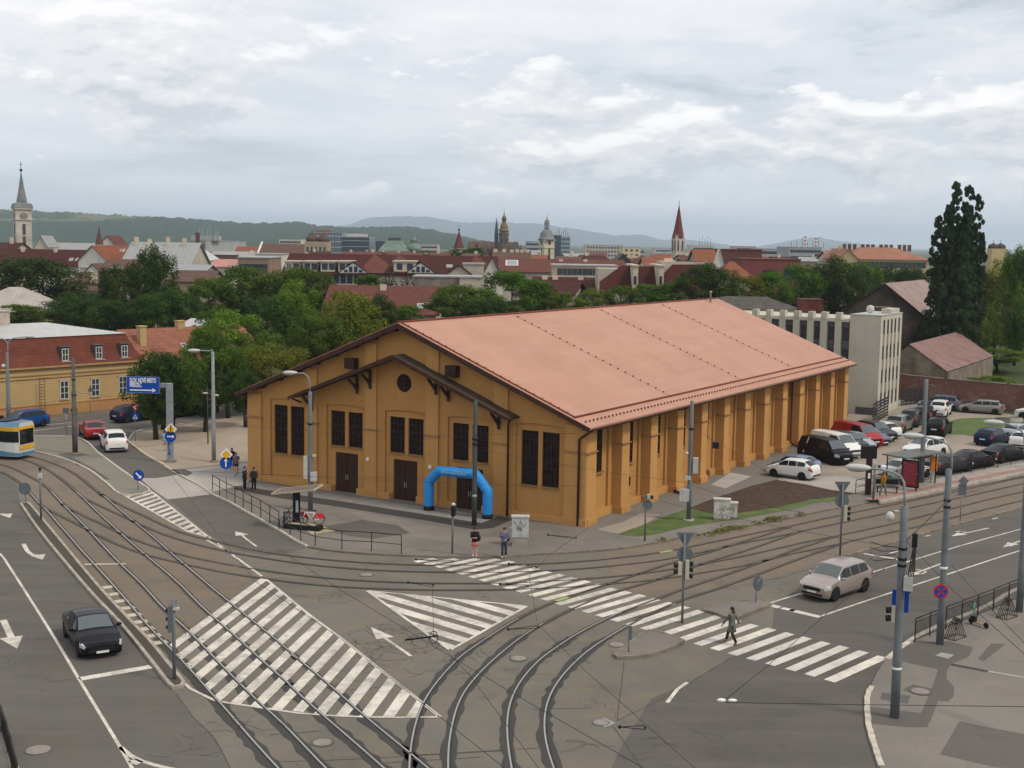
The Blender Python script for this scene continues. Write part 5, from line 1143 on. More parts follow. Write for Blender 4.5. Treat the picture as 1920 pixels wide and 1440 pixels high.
for xm in (663, 789):
    w = 2.6; X = xl(xm); zb_, zt = zat(xm, 512, d0), zat(xm, 493, d0); mb = MB()
    mb.extr([(X-w, -.5, zb_), (X+w, -.5, zb_), (X, -.5, zt)], (0, .35, 0)); g_ = mb.build('gable_window', M_wframe, r_, recalc=True)
    mb = MB(); mb.add([(X-w-.3, -.7, zb_-.1), (X, -.7, zt+.3), (X, 8, zt+.3), (X-w-.3, 2, zb_-.1)], [(0, 1, 2, 3)]); mb.add([(X+w+.3, -.7, zb_-.1), (X, -.7, zt+.3), (X, 8, zt+.3), (X+w+.3, 2, zb_-.1)], [(3, 2, 1, 0)]); mb.build('gable_roof', T_mar, g_)
    mb = MB()
    for q in (-1.3, -.45, .45, 1.3): hh = (zt-zb_)*(1-abs(q)/w)-.45; mb.box((X+q, -.53, zb_+.15+hh/2), (.62, .06, hh))
    mb.build('window', B_glassd, g_)
for xm in (682, 730, 878): 
    mb = MB(); X = xl(xm); mb.add([(X-1, -.55, h_+.15), (X+7, -.55, h_+.15), (X+1.0, 8.3, hr_+.22)], [(0, 1, 2)]); mb.build('roof_facet', T_red, r_)
for q in (.40, .412, .43): skylight(r_, L_, 17, h_, hr_, L_*q, .40, .5, 1.3)
for q in (.775, .79): skylight(r_, L_, 17, h_, hr_, L_*q, .42, .5, 1.3)
wins_grid(r_, xl(612), xl(700), (zat(620, 531, d0),), 7, 1.0, 1.5)
gable('gabled_house', 'plain white gable end closing the long maroon roof', 903, 941, 483, 521, 226, 10, B_white, T_mar)
r_, L_, h_ = block('annex', 'pale annex with roof terrace in front of the maroon roof', 868, 906, 496, 222, 6, B_beige)
gable('roof_house', 'maroon sloping roof of the annex beside the white gable', 838, 882, 498, 514, 220, 8, B_beige, T_mar)
block('boundary_block', 'stained brown flat block below the school with the drainpipes', 775, 862, 520, 205, 8, wc('stained_tan', (.20, .17, .14), .9, .35, .6))
block('boundary_block', 'pale stepped wall block right of the stained one', 862, 905, 521, 203, 8, B_beige)
r_, L_, h_, hr_ = eave('tiled_house', 'wide red brown tiled roof among the trees with two small skylights', 608, 818, 537, 588, 176, 17, B_beige, T_red, chim=((.48, .3),), sky=((.85, .25), (.92, .30)))
eave('tiled_house', 'thin strip of dark red roof far right behind the bushy trees', 1010, 1075, 530, 552, 190, 12, B_beige, T_mar, skew=-12)
# theatre, cathedral, towers
th_ = empty('theatre', (bplace(738, 620), 620, 0), 0, 'theatre with broad green copper roof and lantern dome', 'theatre')
w = (bplace(768, 620)-bplace(710, 620))/2; z1, z2, z3 = zat(738, 470, 620), zat(738, 459, 620), zat(738, 451, 620)
MB().bx(-w, w, 0, 16, 0, z1).build('wall', B_cream, th_)
mb = MB(); mb.add([(-w, -.5, z1), (w, -.5, z1), (w, 16, z1), (-w, 16, z1), (-w*.72, 3, z2), (w*.55, 3, z2), (w*.55, 13, z2), (-w*.72, 13, z2), (-w*.5, 4, z3), (w*.40, 4, z3), (w*.40, 12, z3), (-w*.5, 12, z3)], [(0, 1, 5, 4), (1, 2, 6, 5), (2, 3, 7, 6), (3, 0, 4, 7), (4, 5, 9, 8), (5, 6, 10, 9), (6, 7, 11, 10), (7, 4, 8, 11), (8, 9, 10, 11)]); mb.build('copper_roof', M_copper, th_)
MB().bx(-w*.42, w*.34, 5, 11, z3+.003, z3+1.3).build('roof_lantern', B_dark, th_)
X = bplace(775, 620)-bplace(738, 620); mb = MB(); za_, zb_, zc_, zd_ = zat(775, 472, 620), zat(775, 458, 620), zat(775, 447, 620), zat(775, 431, 620)
MB().lathe([(3.6, 0), (3.6, za_)], 12, (X, 4, 0)).build('dome_drum', B_cream, th_); mb.lathe([(3.9, za_), (3.4, (za_+zb_)/2+.8), (2.2, zb_), (1.7, zb_+.1), (1.7, zc_-1.4), (2.0, zc_-1.2), (1.1, zc_), (.25, zc_+.8), (.06, zd_)], 12, (X, 4, 0)); mb.build('dome', M_copper, th_)
block('apartment_block', 'long cream apartment slab behind the theatre domes', 786, 820, 459, 1000, 30, B_beige, rows=4, cols=10)
eave('terrace_row', 'row of low red roofs before the theatre', 640, 790, 473, 480, 480, 12, B_tan, T_red, chim=((.1, .8), (.3, .8), (.5, .8), (.7, .8), (.9, .8)))
rt = empty('bastion_tower', (bplace(860, 480), 480, 0), R(30), 'square white bastion with steep red pyramid roof', 'tower')
s = (bplace(871, 480)-bplace(849, 480))/2; z1, z2 = zat(860, 466, 480), zat(860, 433, 480); MB().bx(-s, s, -s, s, 0, z1).build('tower_wall', B_white, rt); mb = MB().lathe([((s+.5)*q, z1), (.12, z2)], 4, smooth=False, a0=PI/4); rr = mb.build('pyramid_roof', T_red, rt)
mb = MB(); mb.ball((0, 0, z2+.4), .45, 8, 5); mb.tube([(0, 0, z2), (0, 0, z2+2.2)], .08, 4); mb.build('finial', M_dkmetal, rr)
for x in (-1.6, 1.6): MB().bx(x-.4, x+.4, -s-.06, -s-.002, z1-4.4, z1-2.8).build('window', B_dark, rt)
ca_ = empty('cathedral', (bplace(940, 560), 560, 0), R(4), 'dark gothic cathedral with tiled nave, green needle spire and ornate gilded tower', 'cathedral')
xc = lambda x: bplace(x, 560)-bplace(940, 560); zc = lambda y, x=940: zat(x, y, 560)
mb = MB(); mb.extr([(xc(880), 4, 0), (xc(880), 18, 0), (xc(880), 18, zc(474)), (xc(880), 11, zc(455)), (xc(880), 4, zc(474))], (xc(974)-xc(880), 0, 0)); mb.build('nave_wall', M_dstone, ca_, recalc=True)
mb = MB(); mb.extr([(xc(879), 3.5, zc(474)), (xc(879), 11, zc(453.5)), (xc(879), 18.5, zc(474)), (xc(879), 18.5, zc(475)), (xc(879), 11, zc(454.5)), (xc(879), 3.5, zc(475))], (xc(975)-xc(879), 0, 0)); mb.build('nave_roof', T_brn, ca_, recalc=True)
for x in (907, 967):
    mb = MB(); mb.extr([(xc(x-9), 0, 0), (xc(x+9), 0, 0), (xc(x+9), 0, zc(468)), (xc(x), 0, zc(452)), (xc(x-9), 0, zc(468))], (0, 8, 0)); g_ = mb.build('transept_gable', M_dstone, ca_, recalc=True)
    for k in (-9, 9): MB().lathe([(.6, zc(470)), (.5, zc(464)), (.05, zc(457))], 6, (xc(x+k), 0, 0)).build('pinnacle', M_dstone, g_)
MB().extr([(xc(889), 2, zc(472)), (xc(898), 2, zc(472)), (xc(898), 2, zc(462)), (xc(892), 2, zc(456))], (0, 4, 0)).build('chapel', T_brn, ca_, recalc=True)
mb = MB(); mb.lathe([(.85, 0), (.85, zc(437)), (.75, zc(436))], 8, (xc(930.5), 2, 0), smooth=False); a_ = mb.build('spire_tower', mat('greenish_stone', (.06, .085, .08), .8, .3, 1), ca_); MB().lathe([(.8, zc(436)), (.42, zc(421)), (.06, zc(408))], 8, (xc(930.5), 2, 0), smooth=False).build('green_spire', mat('dark_copper', (.045, .075, .072), .6, .25, .6), a_)
X = xc(944.5); mb = MB(); s = 2.15; mb.lathe([(s*1.02, 0), (s*1.02, zc(440)), (s*1.15, zc(439.5)), (s*1.15, zc(437.5)), (s*.95, zc(437)), (s*.95, zc(433.5))], 8, (X, 2, 0), smooth=False, a0=PI/8); tt = mb.build('main_tower', M_dstone, ca_)
mb = MB(); mb.lathe([(s*1.05, zc(433.4)), (s*1.05, zc(432)), (s*.82, zc(431)), (s*.86, zc(427)), (s*.62, zc(421)), (s*.40, zc(417.5)), (s*.40, zc(412.5)), (s*.50, zc(412)), (s*.44, zc(408)), (s*.18, zc(403.5)), (.12, zc(401)), (.22, zc(398.5)), (.06, zc(397)), (.05, zc(391))], 12, (X, 2, 0)); mb.build('tower_helm', M_gold, tt)
for k in (-.5, .5):
    MB().bx(X+k*2-.3, X+k*2+.3, 2-s*1.02-.3, 2-s*.9, zc(455), zc(446)).build('window', B_dark, tt)
MB().lathe([(.4, zc(431)), (.4, zc(427)), (.1, zc(425))], 8, (X-s*.95, 1.4, 0)).build('corner_turret', B_white, tt)
bt = empty('baroque_tower', (bplace(1024, 500), 500, 0), R(28), 'cream baroque tower with large grey bell-shaped dome and open lantern', 'tower')
s = (bplace(1037.5, 500)-bplace(1011, 500))/2/1.22; Z = lambda y: zat(1024, y, 500)
MB().bx(-s, s, -s, s, 0, Z(451)).build('tower_wall', B_cream, bt); mb = MB(); mb.bx(-s-.4, s+.4, -s-.4, s+.4, Z(450.9), Z(449.6)); mb.bx(-s-.25, s+.25, -s-.25, s+.25, Z(465), Z(464)); mb.build('cornice', B_beige, bt)
mb = MB(); mb.lathe([(3.5, Z(449.5)), (3.1, Z(447.6)), (2.65, Z(444)), (2.5, Z(438)), (1.75, Z(432.5)), (.9, Z(429.3))], 8, mi=0, a0=PI/8); dm = mb.build('dome', M_gslate, bt)
mb = MB(); mb.lathe([(.95, Z(429.2)), (.95, Z(425.5))], 8, mi=0); [mb.bx(a_-.12, a_+.12, b_-.12, b_+.12, Z(425.5), Z(420.9)) for a_ in (-.55, .55) for b_ in (-.55, .55)]; mb.lathe([(1.15, Z(420.8)), (1.1, Z(419.5)), (.85, Z(414.5)), (.3, Z(410.5)), (.12, Z(409)), (.25, Z(407.5)), (.06, Z(406)), (.05, Z(399))], 8); mb.build('lantern', M_gslate, dm)
for rz in (0, PI/2*-1):
    Mx = Matrix.Rotation(rz, 4, 'Z')
    for yy, w, h in ((459, .9, 2.2), (470, .7, .9), (483, .9, 3.0)): MB().box((0, -s-.02, Z(yy)+h/2), (w, .1, h), M=Mx).build('window', B_dark, bt)
r_, L_, h_ = block('glass_tower', 'tall glass office tower with dark end wall behind the baroque tower', 1051, 1068, 444, 800, 26, wc('grey_blue_bands', (.24, .28, .30)), 'office tower'); mb = MB()
for k in range(11): mb.bx(.2, L_-.2, -.08, -.002, h_-2.2-2.6*k, h_-1-2.6*k)
mb.build('window_band', B_glassb, r_); xx = bplace(1037, 800)-bplace(1051, 800); MB().bx(xx, -.002, -.2, 26, 0, zat(1045, 441, 800)).build('dark_slab', B_glassd, r_)
mb = MB(); [mb.tube([(xx+1+k*1.3, 2, h_), (xx+1+k*1.3, 2, h_+3+(k % 3)*1.2)], .12, 4) for k in range(7)]; mb.build('antenna', B_dark, r_)
block('apartment_block', 'grey apartment block between the cathedral and the baroque tower', 985, 1012, 453, 900, 30, B_grey, rows=4, cols=8)
eave('warehouse', 'plain grey green roof left of the baroque tower', 977, 1012, 470, 487, 430, 12, B_beige, T_grey, 'building')
eave('terrace_row', 'brown tiled roofs with a row of white chimneys before the cathedral', 926, 992, 471, 488, 300, 14, B_beige, T_brn, chim=((.03, .5), (.28, .5), (.5, .4), (.66, .5), (.8, .4), (.95, .5)))
r_, L_, h_, hr_ = eave('tiled_house', 'very wide red roof with a big white skylight in the middle ground', 936, 1172, 487, 511, 262, 18, B_beige, T_red, chim=((.5, .15), (.7, .2)))
skylight(r_, L_, 18, h_, hr_, L_*.10, .62, 2.6, 4.0)
r_, L_, h_ = block('modern_block', 'tan clad modern building with a band of dark windows and white lower storey', 1036, 1158, 499, 225, 10, B_tan); MB().bx(-2, L_+1, -1.5, -.01, 0, h_-3.2*.58).build('lower_storey', B_white, r_)
wins_grid(r_, .8, L_-.8, (h_-1.55,), 11, .8, 1.1, y=-.03)
eave('shed_row', 'long dark maroon roof with white firewalls below the tan building', 1006, 1150, 521, 548, 196, 12, B_beige, T_mar, 'building', chim=((.12, .3), (.26, .3), (.6, .3)))
mb = None
for nm, lab, pts, dd in (('maroon_slab_house', 'steep maroon tiled slab roof with a cut-off left corner', [(1124, 528), (1165, 498), (1188, 498), (1188, 545), (1124, 550)], 188), ('maroon_slab_house', 'maroon tiled slab between two cream fire walls', [(1197, 499), (1236, 499), (1236, 545), (1197, 545)], 189), ('maroon_slab_house', 'largest maroon tiled slab with pointed top right of the fire walls', [(1245, 512), (1272, 484), (1280, 489), (1322, 490), (1334, 502), (1334, 548), (1245, 548)], 190)):
    r_ = empty(nm, (bplace(pts[0][0], dd), dd, 0), 0, lab, 'house'); P_ = []
    top = min(y for x, y in pts)
    for x, y in pts:
        v = D(x, y, dd); lean = (548-y)/50*5.0; v = D(x, y, dd+lean); P_.append((v.x-r_.location.x, lean, v.z))
    mb = MB(); mb.add(P_, [tuple(range(len(P_)-1, -1, -1))]); mb.build('roof', T_mar, r_)
    xs = [p[0] for p in P_]; zt = max(p[2] for p in P_); mb = MB(); mb.bx(min(xs)+.1, max(xs)-.1, 5.2, 12, 0, zt-.5); mb.bx(min(xs)+.1, max(xs)-.1, .1, .4, 0, min(p[2] for p in P_)-.02); mb.build('wall', B_beige, r_)
for xa, xb, lab in ((1188, 1197, 'cream fire wall with slit window left of the middle maroon slab'), (1236, 1245, 'cream fire wall with slit window right of the middle maroon slab')):
    r_, L_, h_ = block('fire_wall', lab, xa, xb, 499.5, 187, 12, B_cream, 'wall', roofm=B_cream); put('window', fwin(.4, 1.2), r_, (L_*.4, -.03, h_-2.6))
rs = empty('red_spire_church', (bplace(1270, 420), 420, 0), R(22), 'slender stone church tower with tall dark red spire', 'church tower')
s = (bplace(1281, 420)-bplace(1259, 420))/2/1.22; Z = lambda y: zat(1270, y, 420)
MB().bx(-s, s, -s, s, 0, Z(447)).build('tower_wall', M_stone, rs)
mb = MB()
for k in range(4):
    Mx = Matrix.Rotation(k*PI/2, 4, 'Z'); 
    for e in (-.52, .52): v = [Mx @ Vector(p) for p in ((s*(e-.42), -s-.02, Z(447.2)), (s*(e+.42), -s-.02, Z(447.2)), (s*e, -s-.02, Z(438)))]; w = [Mx @ (Mx.inverted() @ p+Vector((0, s*.8, 0))) for p in v]; mb.add(v+w, [(0, 1, 2), (0, 2, 5, 3), (1, 4, 5, 2)])
mb.build('gablet', M_stone, rs); MB().lathe([(s*1.25, Z(446)), (s*1.2, Z(440)), (s*.95, Z(432)), (.10, Z(385))], 8, smooth=False, a0=PI/8).build('spire', mat('dark_red_slate', (.125, .028, .030), .6, .2, .6), rs)
MB().tube([(0, 0, Z(386)), (0, 0, Z(376))], .09, 4).build('cross', M_dkmetal, rs)
for k in range(4):
    Mx = Matrix.Rotation(k*PI/2, 4, 'Z')
    for e in (-.5, .5): MB().box((s*e, -s-.03, Z(461)), (s*.32, .1, Z(450)-Z(470)), M=Mx).build('window', B_dark, rs)
# skyline blocks
def apt(lab, xa, xb, yt, d, m, rows=5, cols=8, nm='apartment_block', dark=True): return block(nm, lab, xa, xb, yt, d, 30, m, rows=rows, cols=cols, dark=dark)
apt('long pale apartment slab with a red billboard at its foot', 1097, 1168, 460, 1050, B_beige, 6, 12)
r_, L_, h_ = block('billboard', 'wide dull red billboard hanging before the long apartment slab', 1105, 1138, 473, 1000, 2, wc('dull_red_board', (.30, .09, .08)), 'billboard')
apt('cream yellow apartment block with four square windows', 1167, 1200, 464, 850, wc('yellow_cream', (.55, .46, .28)), 3, 3)
apt('small grey block right of the cream yellow one', 1200, 1207, 467, 900, B_grey, 3, 2)
apt('whitish apartment block left of the red spire', 1228, 1258, 466, 1100, wc('bluish_white', (.42, .44, .46)), 4, 7)
apt('pale green block right of the red spire', 1284, 1298, 467, 1100, wc('pale_green', (.32, .40, .37)), 4, 4)
r_, L_, h_ = apt('cream block with antennas right of the red spire', 1297, 1337, 461, 900, B_cream, 4, 8)
mb = MB(); [mb.tube([(L_*.35+k*2.0, 4, h_), (L_*.35+k*2.0, 4, h_+5+(k % 2)*2)], .12, 4) for k in range(5)]; mb.build('antenna', B_dark, r_)
apt('small pinkish block behind the brick red flat building', 1379, 1417, 462, 1100, B_pink, 2, 8)
r_, L_, h_ = apt('grey industrial block with bands of windows on the right skyline', 1425, 1478, 467, 700, B_grey, 4, 10)
r_, L_, h_ = apt('taller grey office block with antennas on the right skyline', 1478, 1540, 464, 650, wc('cold_grey', (.30, .31, .33)), 4, 9)
mb = MB(); [mb.tube([(2+k*2.7, 4, h_), (2+k*2.7, 4, h_+2.5+(k % 3)*1.3)], .10, 4) for k in range(7)]; mb.build('antenna', B_dark, r_)
for xx_, yt_, lab in ((1508, 442, 'taller red and white striped chimney on the right skyline'), (1528, 445, 'shorter red and white striped chimney on the right skyline')):
    r_ = empty('chimney_stack', (bplace(xx_, 2400), 2400, 0), 0, lab, 'chimney'); h_ = zat(xx_, yt_, 2400); MB().lathe([(2.4, 0), (1.9, h_)], 12).build('shaft', B_white, r_)
    mb = MB(); [mb.lathe([(2.15, h_-1-6.5*k-3), (2.15, h_-1-6.5*k)], 12) for k in range(5)]; mb.build('red_band', wc('signal_red', (.35, .06, .05)), r_)
# brick red cultural building and orange roofs
block('brick_red_building', 'upper brick red windowless block of the flat-roofed cultural centre', 1352, 1428, 469, 330, 16, wc('brick_red', (.155, .042, .036)), 'building', roofm=wc('brick_red2', (.12, .035, .03)))
r_, L_, h_ = block('brick_red_building', 'lower long brick red block with a row of tall windows', 1393, 1501, 487, 300, 16, wc('brick_red3', (.17, .050, .045)), 'building', roofm=wc('brick_red4', (.14, .045, .04))); wins_grid(r_, L_*.35, L_*.62, (h_-4.6,), 9, .7, 2.2); wins_grid(r_, L_*.72, L_*.98, (h_-4.6,), 8, .7, 2.2)
eave('orange_roof_house', 'bright orange roof left of the white triangular gable', 1308, 1345, 469, 494, 300, 16, B_tan, T_or)
gable('white_gable', 'steep narrow white triangular gable standing over the orange roofs', 1340, 1357, 467, 497, 285, 2, B_white, B_white, 'gable')
eave('orange_roof_house', 'orange hipped roof with pale ridge before the brick red building', 1354, 1412, 491, 520, 250, 14, B_beige, T_or, hip=2.5)
eave('orange_roof_house', 'orange roof peeping over the maroon slabs', 1212, 1246, 484, 500, 262, 14, B_white, T_or)
gable('gabled_house', 'small white gable with tan roof behind the maroon slabs', 1193, 1226, 483, 497, 330, 14, B_white, T_red)
gable('gabled_house', 'dark slate gable with white edge left of the cream yellow block', 1155, 1182, 477, 490, 340, 14, B_dark, B_dark)
eave('terrace_row', 'salmon roof strip just left of the red spire church', 1232, 1262, 485, 497, 290, 12, B_white, wc('salmon_roof', (.42, .22, .17)))
r_, L_, h_, hr_ = eave('long_orange_house', 'large yellow building with broad orange roof and many chimneys at right', 1590, 1742, 464, 486, 330, 22, wc('bg_yellow', (.42, .34, .18)), wc('weathered_orange', (.27, .125, .08)), chim=(), nw=16, hip=6, cat='building')
for k in range(12): chimney(r_, L_*(.08+.078*k), 11+(k % 3), hr_-1, hr_+.75, .8, .6, wc('dark_chimney', (.13, .065, .05)), cap=False)
gable('gabled_house', 'yellow gable at the left end of the large orange roof', 1572, 1608, 468, 486, 322, 16, wc('bg_yellow', (.42, .34, .18)), wc('weathered_orange', (.27, .125, .08)), chim=((.5, 1.0),))
eave('orange_roof_house', 'low orange roof with a white end wall left of the yellow gable', 1556, 1592, 472, 486, 345, 14, B_white, wc('weathered_orange', (.27, .125, .08)), chim=((.3, 1), (.6, 1)))
yt = empty('domed_tower', (bplace(1867, 360), 360, 0), 0, 'yellow tower with twin dark domes above the right-hand trees', 'tower')
Z = lambda y: zat(1867, y, 360); MB().bx(-2.0, 2.0, -2, 2, 0, Z(466)).build('tower_wall', wc('bg_yellow', (.42, .34, .18)), yt)
for k in (-1, 1): mb = MB(); mb.lathe([(1.3, Z(466)), (1.45, Z(463.5)), (1.2, Z(459)), (.4, Z(456.8)), (.08, Z(455.5)), (.05, Z(450))], 12, (k*1.0, 0, 0)); mb.build('dome', B_dark, yt)
# low filler roofs that close the gaps of the old town, each a house of its own
random.seed(11)
FL = ['dark red', 'brown', 'faded orange', 'grey', 'maroon', 'rust coloured']; FM = [T_red, T_brn, T_or, T_grey, T_mar, T_red]
where = ['left of the theatre', 'under the glass offices', 'below the cathedral', 'right of the baroque tower', 'left of the red spire', 'under the apartment slabs', 'before the striped chimneys', 'left of the grey tower block', 'beneath the church tower', 'behind the brick church', 'under the skyline blocks', 'near the cream office block skyline']
spots = [(100, 474, 470), (232, 474, 460), (380, 480, 380), (470, 478, 380), (600, 474, 420), (690, 476, 420), (820, 478, 400), (880, 478, 390), (1000, 482, 400), (1080, 478, 420), (1120, 482, 360), (1180, 488, 350), (1300, 482, 400), (1350, 486, 420), (1440, 484, 420), (1520, 485, 420), (1550, 480, 520), (560, 482, 350), (320, 486, 360), (1060, 484, 340), (1240, 480, 460), (1410, 480, 520), (1480, 486, 380)]
for i, (x, y, d) in enumerate(spots):
    w = random.uniform(26, 44); k = i % 6
    eave('town_house', 'small %s roof %s, %s of the way across' % (FL[k], where[i % 12], ['a tenth', 'an eighth', 'a fifth', 'a quarter', 'a third', 'two fifths', 'nearly half', 'half', 'just past half', 'three fifths', 'two thirds', 'three quarters'][min(11, int(x/160))]), x-w/2, x+w/2, y-random.uniform(2, 4), y+5, d, 12, random.choice((B_beige, B_cream, B_tan)), FM[k], skew=random.uniform(-15, 15), chim=((random.uniform(.2, .8), .9),))

# ================================================================ HILLS
def hillmat(name, c1, c2, meadow=None):
    s = NT(name); v = s.vec(); s.b.inputs['Roughness'].default_value = 1; s.b.inputs['Specular IOR Level'].default_value = 0
    n = s.noise(v, .012, 8, .7); n2 = s.noise(v, .0015, 4, .5)
    c = s.ramp(n, [(.35, c1), (.62, c2)])
    if meadow:
        p = s.sep(v); hz = s.math('ADD', p[2], s.math('MULTIPLY', s.math('SUBTRACT', n2, .5), 45)); mk = s.ramp(s.math('DIVIDE', hz, 200), [(.235, (0,)*3), (.27, (1,)*3)], 'CONSTANT' if False else 'LINEAR')
        xm = s.ramp(s.math('DIVIDE', s.math('ADD', p[0], 2500), 2500), [(.36, (0,)*3), (.385, (1,)*3), (.545, (1,)*3), (.565, (0,)*3)])
        tn = s.ramp(s.noise(v, .006, 4, .6), [(.52, (1,)*3), (.58, (0,)*3)])
        c = s.mix(s.math('MULTIPLY', s.math('MULTIPLY', mk, xm), tn), c, meadow)
    s.color(c); s.bump(n, 1.0, 12); return s.m
def ridge_mesh(name, prof, d, depth, m, rough, step=6, rows=14):
    """a real hill range: crest line from the picture at distance d, slopes falling towards and away from us"""
    P = [Vector((x, y, 0)) for x, y in prof]; xs = []; x = prof[0][0]
    def yat(x):
        for (a, b), (c, e) in zip(prof, prof[1:]):
            if a <= x <= c: t = (x-a)/(c-a); t = t*t*(3-2*t)*.5+t*.5; return b+(e-b)*t
        return prof[-1][1]
    cols = []; 
    while x <= prof[-1][0]: cols.append(x); x += step
    mb = MB(); rng = random.Random(5); n = 2*rows+1
    for i, x in enumerate(cols):
        top = D(x, yat(x), d).z; ang = D(x, 480, d)
        for k in range(n):
            t = (k-rows)/rows; f = math.cos(t*PI/2)**1.1 if abs(t) < 1 else 0
            dd = d+t*depth; jitter = rng.uniform(-rough, rough)*(f if k != rows else .5)
            mb.v.append((ang.x*dd/d, dd, max(-5, (top+5)*f-5+jitter)))
    for i in range(len(cols)-1):
        for k in range(n-1): a = i*n+k; mb.f.append((a, a+n, a+n+1, a+1)); mb.mi.append(0); mb.sm.append(True)
    o = mb.build(name, m); return tag(o, kind='structure')
ridge_mesh('hills', [(-120, 398), (0, 395), (60, 397), (130, 400), (200, 404), (270, 408), (320, 409), (400, 415), (470, 420), (560, 418), (600, 424), (640, 427), (700, 427), (760, 427), (800, 430), (850, 440), (900, 452), (960, 461), (1100, 470), (1300, 478), (1600, 482), (2100, 490)], 4200, 1500, hillmat('wooded_hill', (.018, .034, .014), (.036, .060, .024), (.125, .135, .06)), 5, 5)
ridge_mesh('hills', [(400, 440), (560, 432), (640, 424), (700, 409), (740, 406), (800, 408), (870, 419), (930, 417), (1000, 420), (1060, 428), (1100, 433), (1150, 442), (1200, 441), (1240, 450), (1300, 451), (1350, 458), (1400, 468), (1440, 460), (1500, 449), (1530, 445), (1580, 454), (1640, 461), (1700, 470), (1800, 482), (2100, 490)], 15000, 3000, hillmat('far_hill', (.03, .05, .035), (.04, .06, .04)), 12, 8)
# ================================================================ TREES
def leafmat(name, c1, c2, c3, trans=.35):
    s = NT(name); nt = s.t; v = s.vec(); s.b.inputs['Roughness'].default_value = .65; s.b.inputs['Specular IOR Level'].default_value = .08
    n = s.noise(v, .45, 4, .6); n2 = s.noise(v, 3.5, 2, .6)
    c = s.ramp(s.math('ADD', s.math('MULTIPLY', n, .6), s.math('MULTIPLY', n2, .4)), [(.34, c1), (.5, c2), (.66, c3)])
    oi = s.N.new('ShaderNodeObjectInfo'); h = s.N.new('ShaderNodeHueSaturation'); s.L.new(c, h.inputs['Color'])
    s.L.new(s.math('ADD', .485, s.math('MULTIPLY', oi.outputs['Random'], .03)), h.inputs['Hue']); s.L.new(s.math('ADD', .85, s.math('MULTIPLY', oi.outputs['Random'], .3)), h.inputs['Value'])
    s.color(h.outputs[0])
    t = s.N.new('ShaderNodeBsdfTranslucent'); s.L.new(h.outputs[0], t.inputs[0]); mx = s.N.new('ShaderNodeMixShader'); mx.inputs[0].default_value = trans
    out = s.N['Material Output']; s.L.new(s.b.outputs[0], mx.inputs[1]); s.L.new(t.outputs[0], mx.inputs[2]); s.L.new(mx.outputs[0], out.inputs[0]); return s.m
LM = dict(mid=leafmat('leaves_mid_green', (.036, .072, .006), (.072, .125, .012), (.130, .190, .022)),
          dark=leafmat('leaves_dark_green', (.018, .040, .006), (.038, .072, .010), (.075, .115, .016)),
          bright=leafmat('leaves_bright_green', (.060, .105, .007), (.110, .175, .013), (.185, .25, .025)),
          olive=leafmat('leaves_olive', (.062, .078, .007), (.120, .135, .010), (.205, .20, .020)),
          poplar=leafmat('leaves_poplar', (.014, .028, .010), (.024, .045, .014), (.042, .070, .022), .2),
          con=leafmat('needles_dark', (.010, .024, .010), (.018, .036, .014), (.028, .05, .018), .1))
M_bark = mat('bark', (.050, .040, .031), .95, .35, 4, bump=.5)
def leaf_quad(mb, p, nrm, s, rng, zq=1.0):
    t = Vector((rng.gauss(0, 1), rng.gauss(0, 1), rng.gauss(0, 1))); a = nrm.cross(t); 
    if a.length < 1e-4: return
    a.normalize(); b = nrm.cross(a); l = s*rng.uniform(.7, 1.35); w = s*rng.uniform(.45, .8); o = len(mb.v); a = Vector((a.x, a.y, a.z*zq)); b = Vector((b.x, b.y, b.z*zq))
    mb.v += [tuple(p-a*l*.5), tuple(p+b*w*.5), tuple(p+a*l*.5), tuple(p-b*w*.5)]; mb.f.append((o, o+1, o+2, o+3)); mb.mi.append(0); mb.sm.append(False)
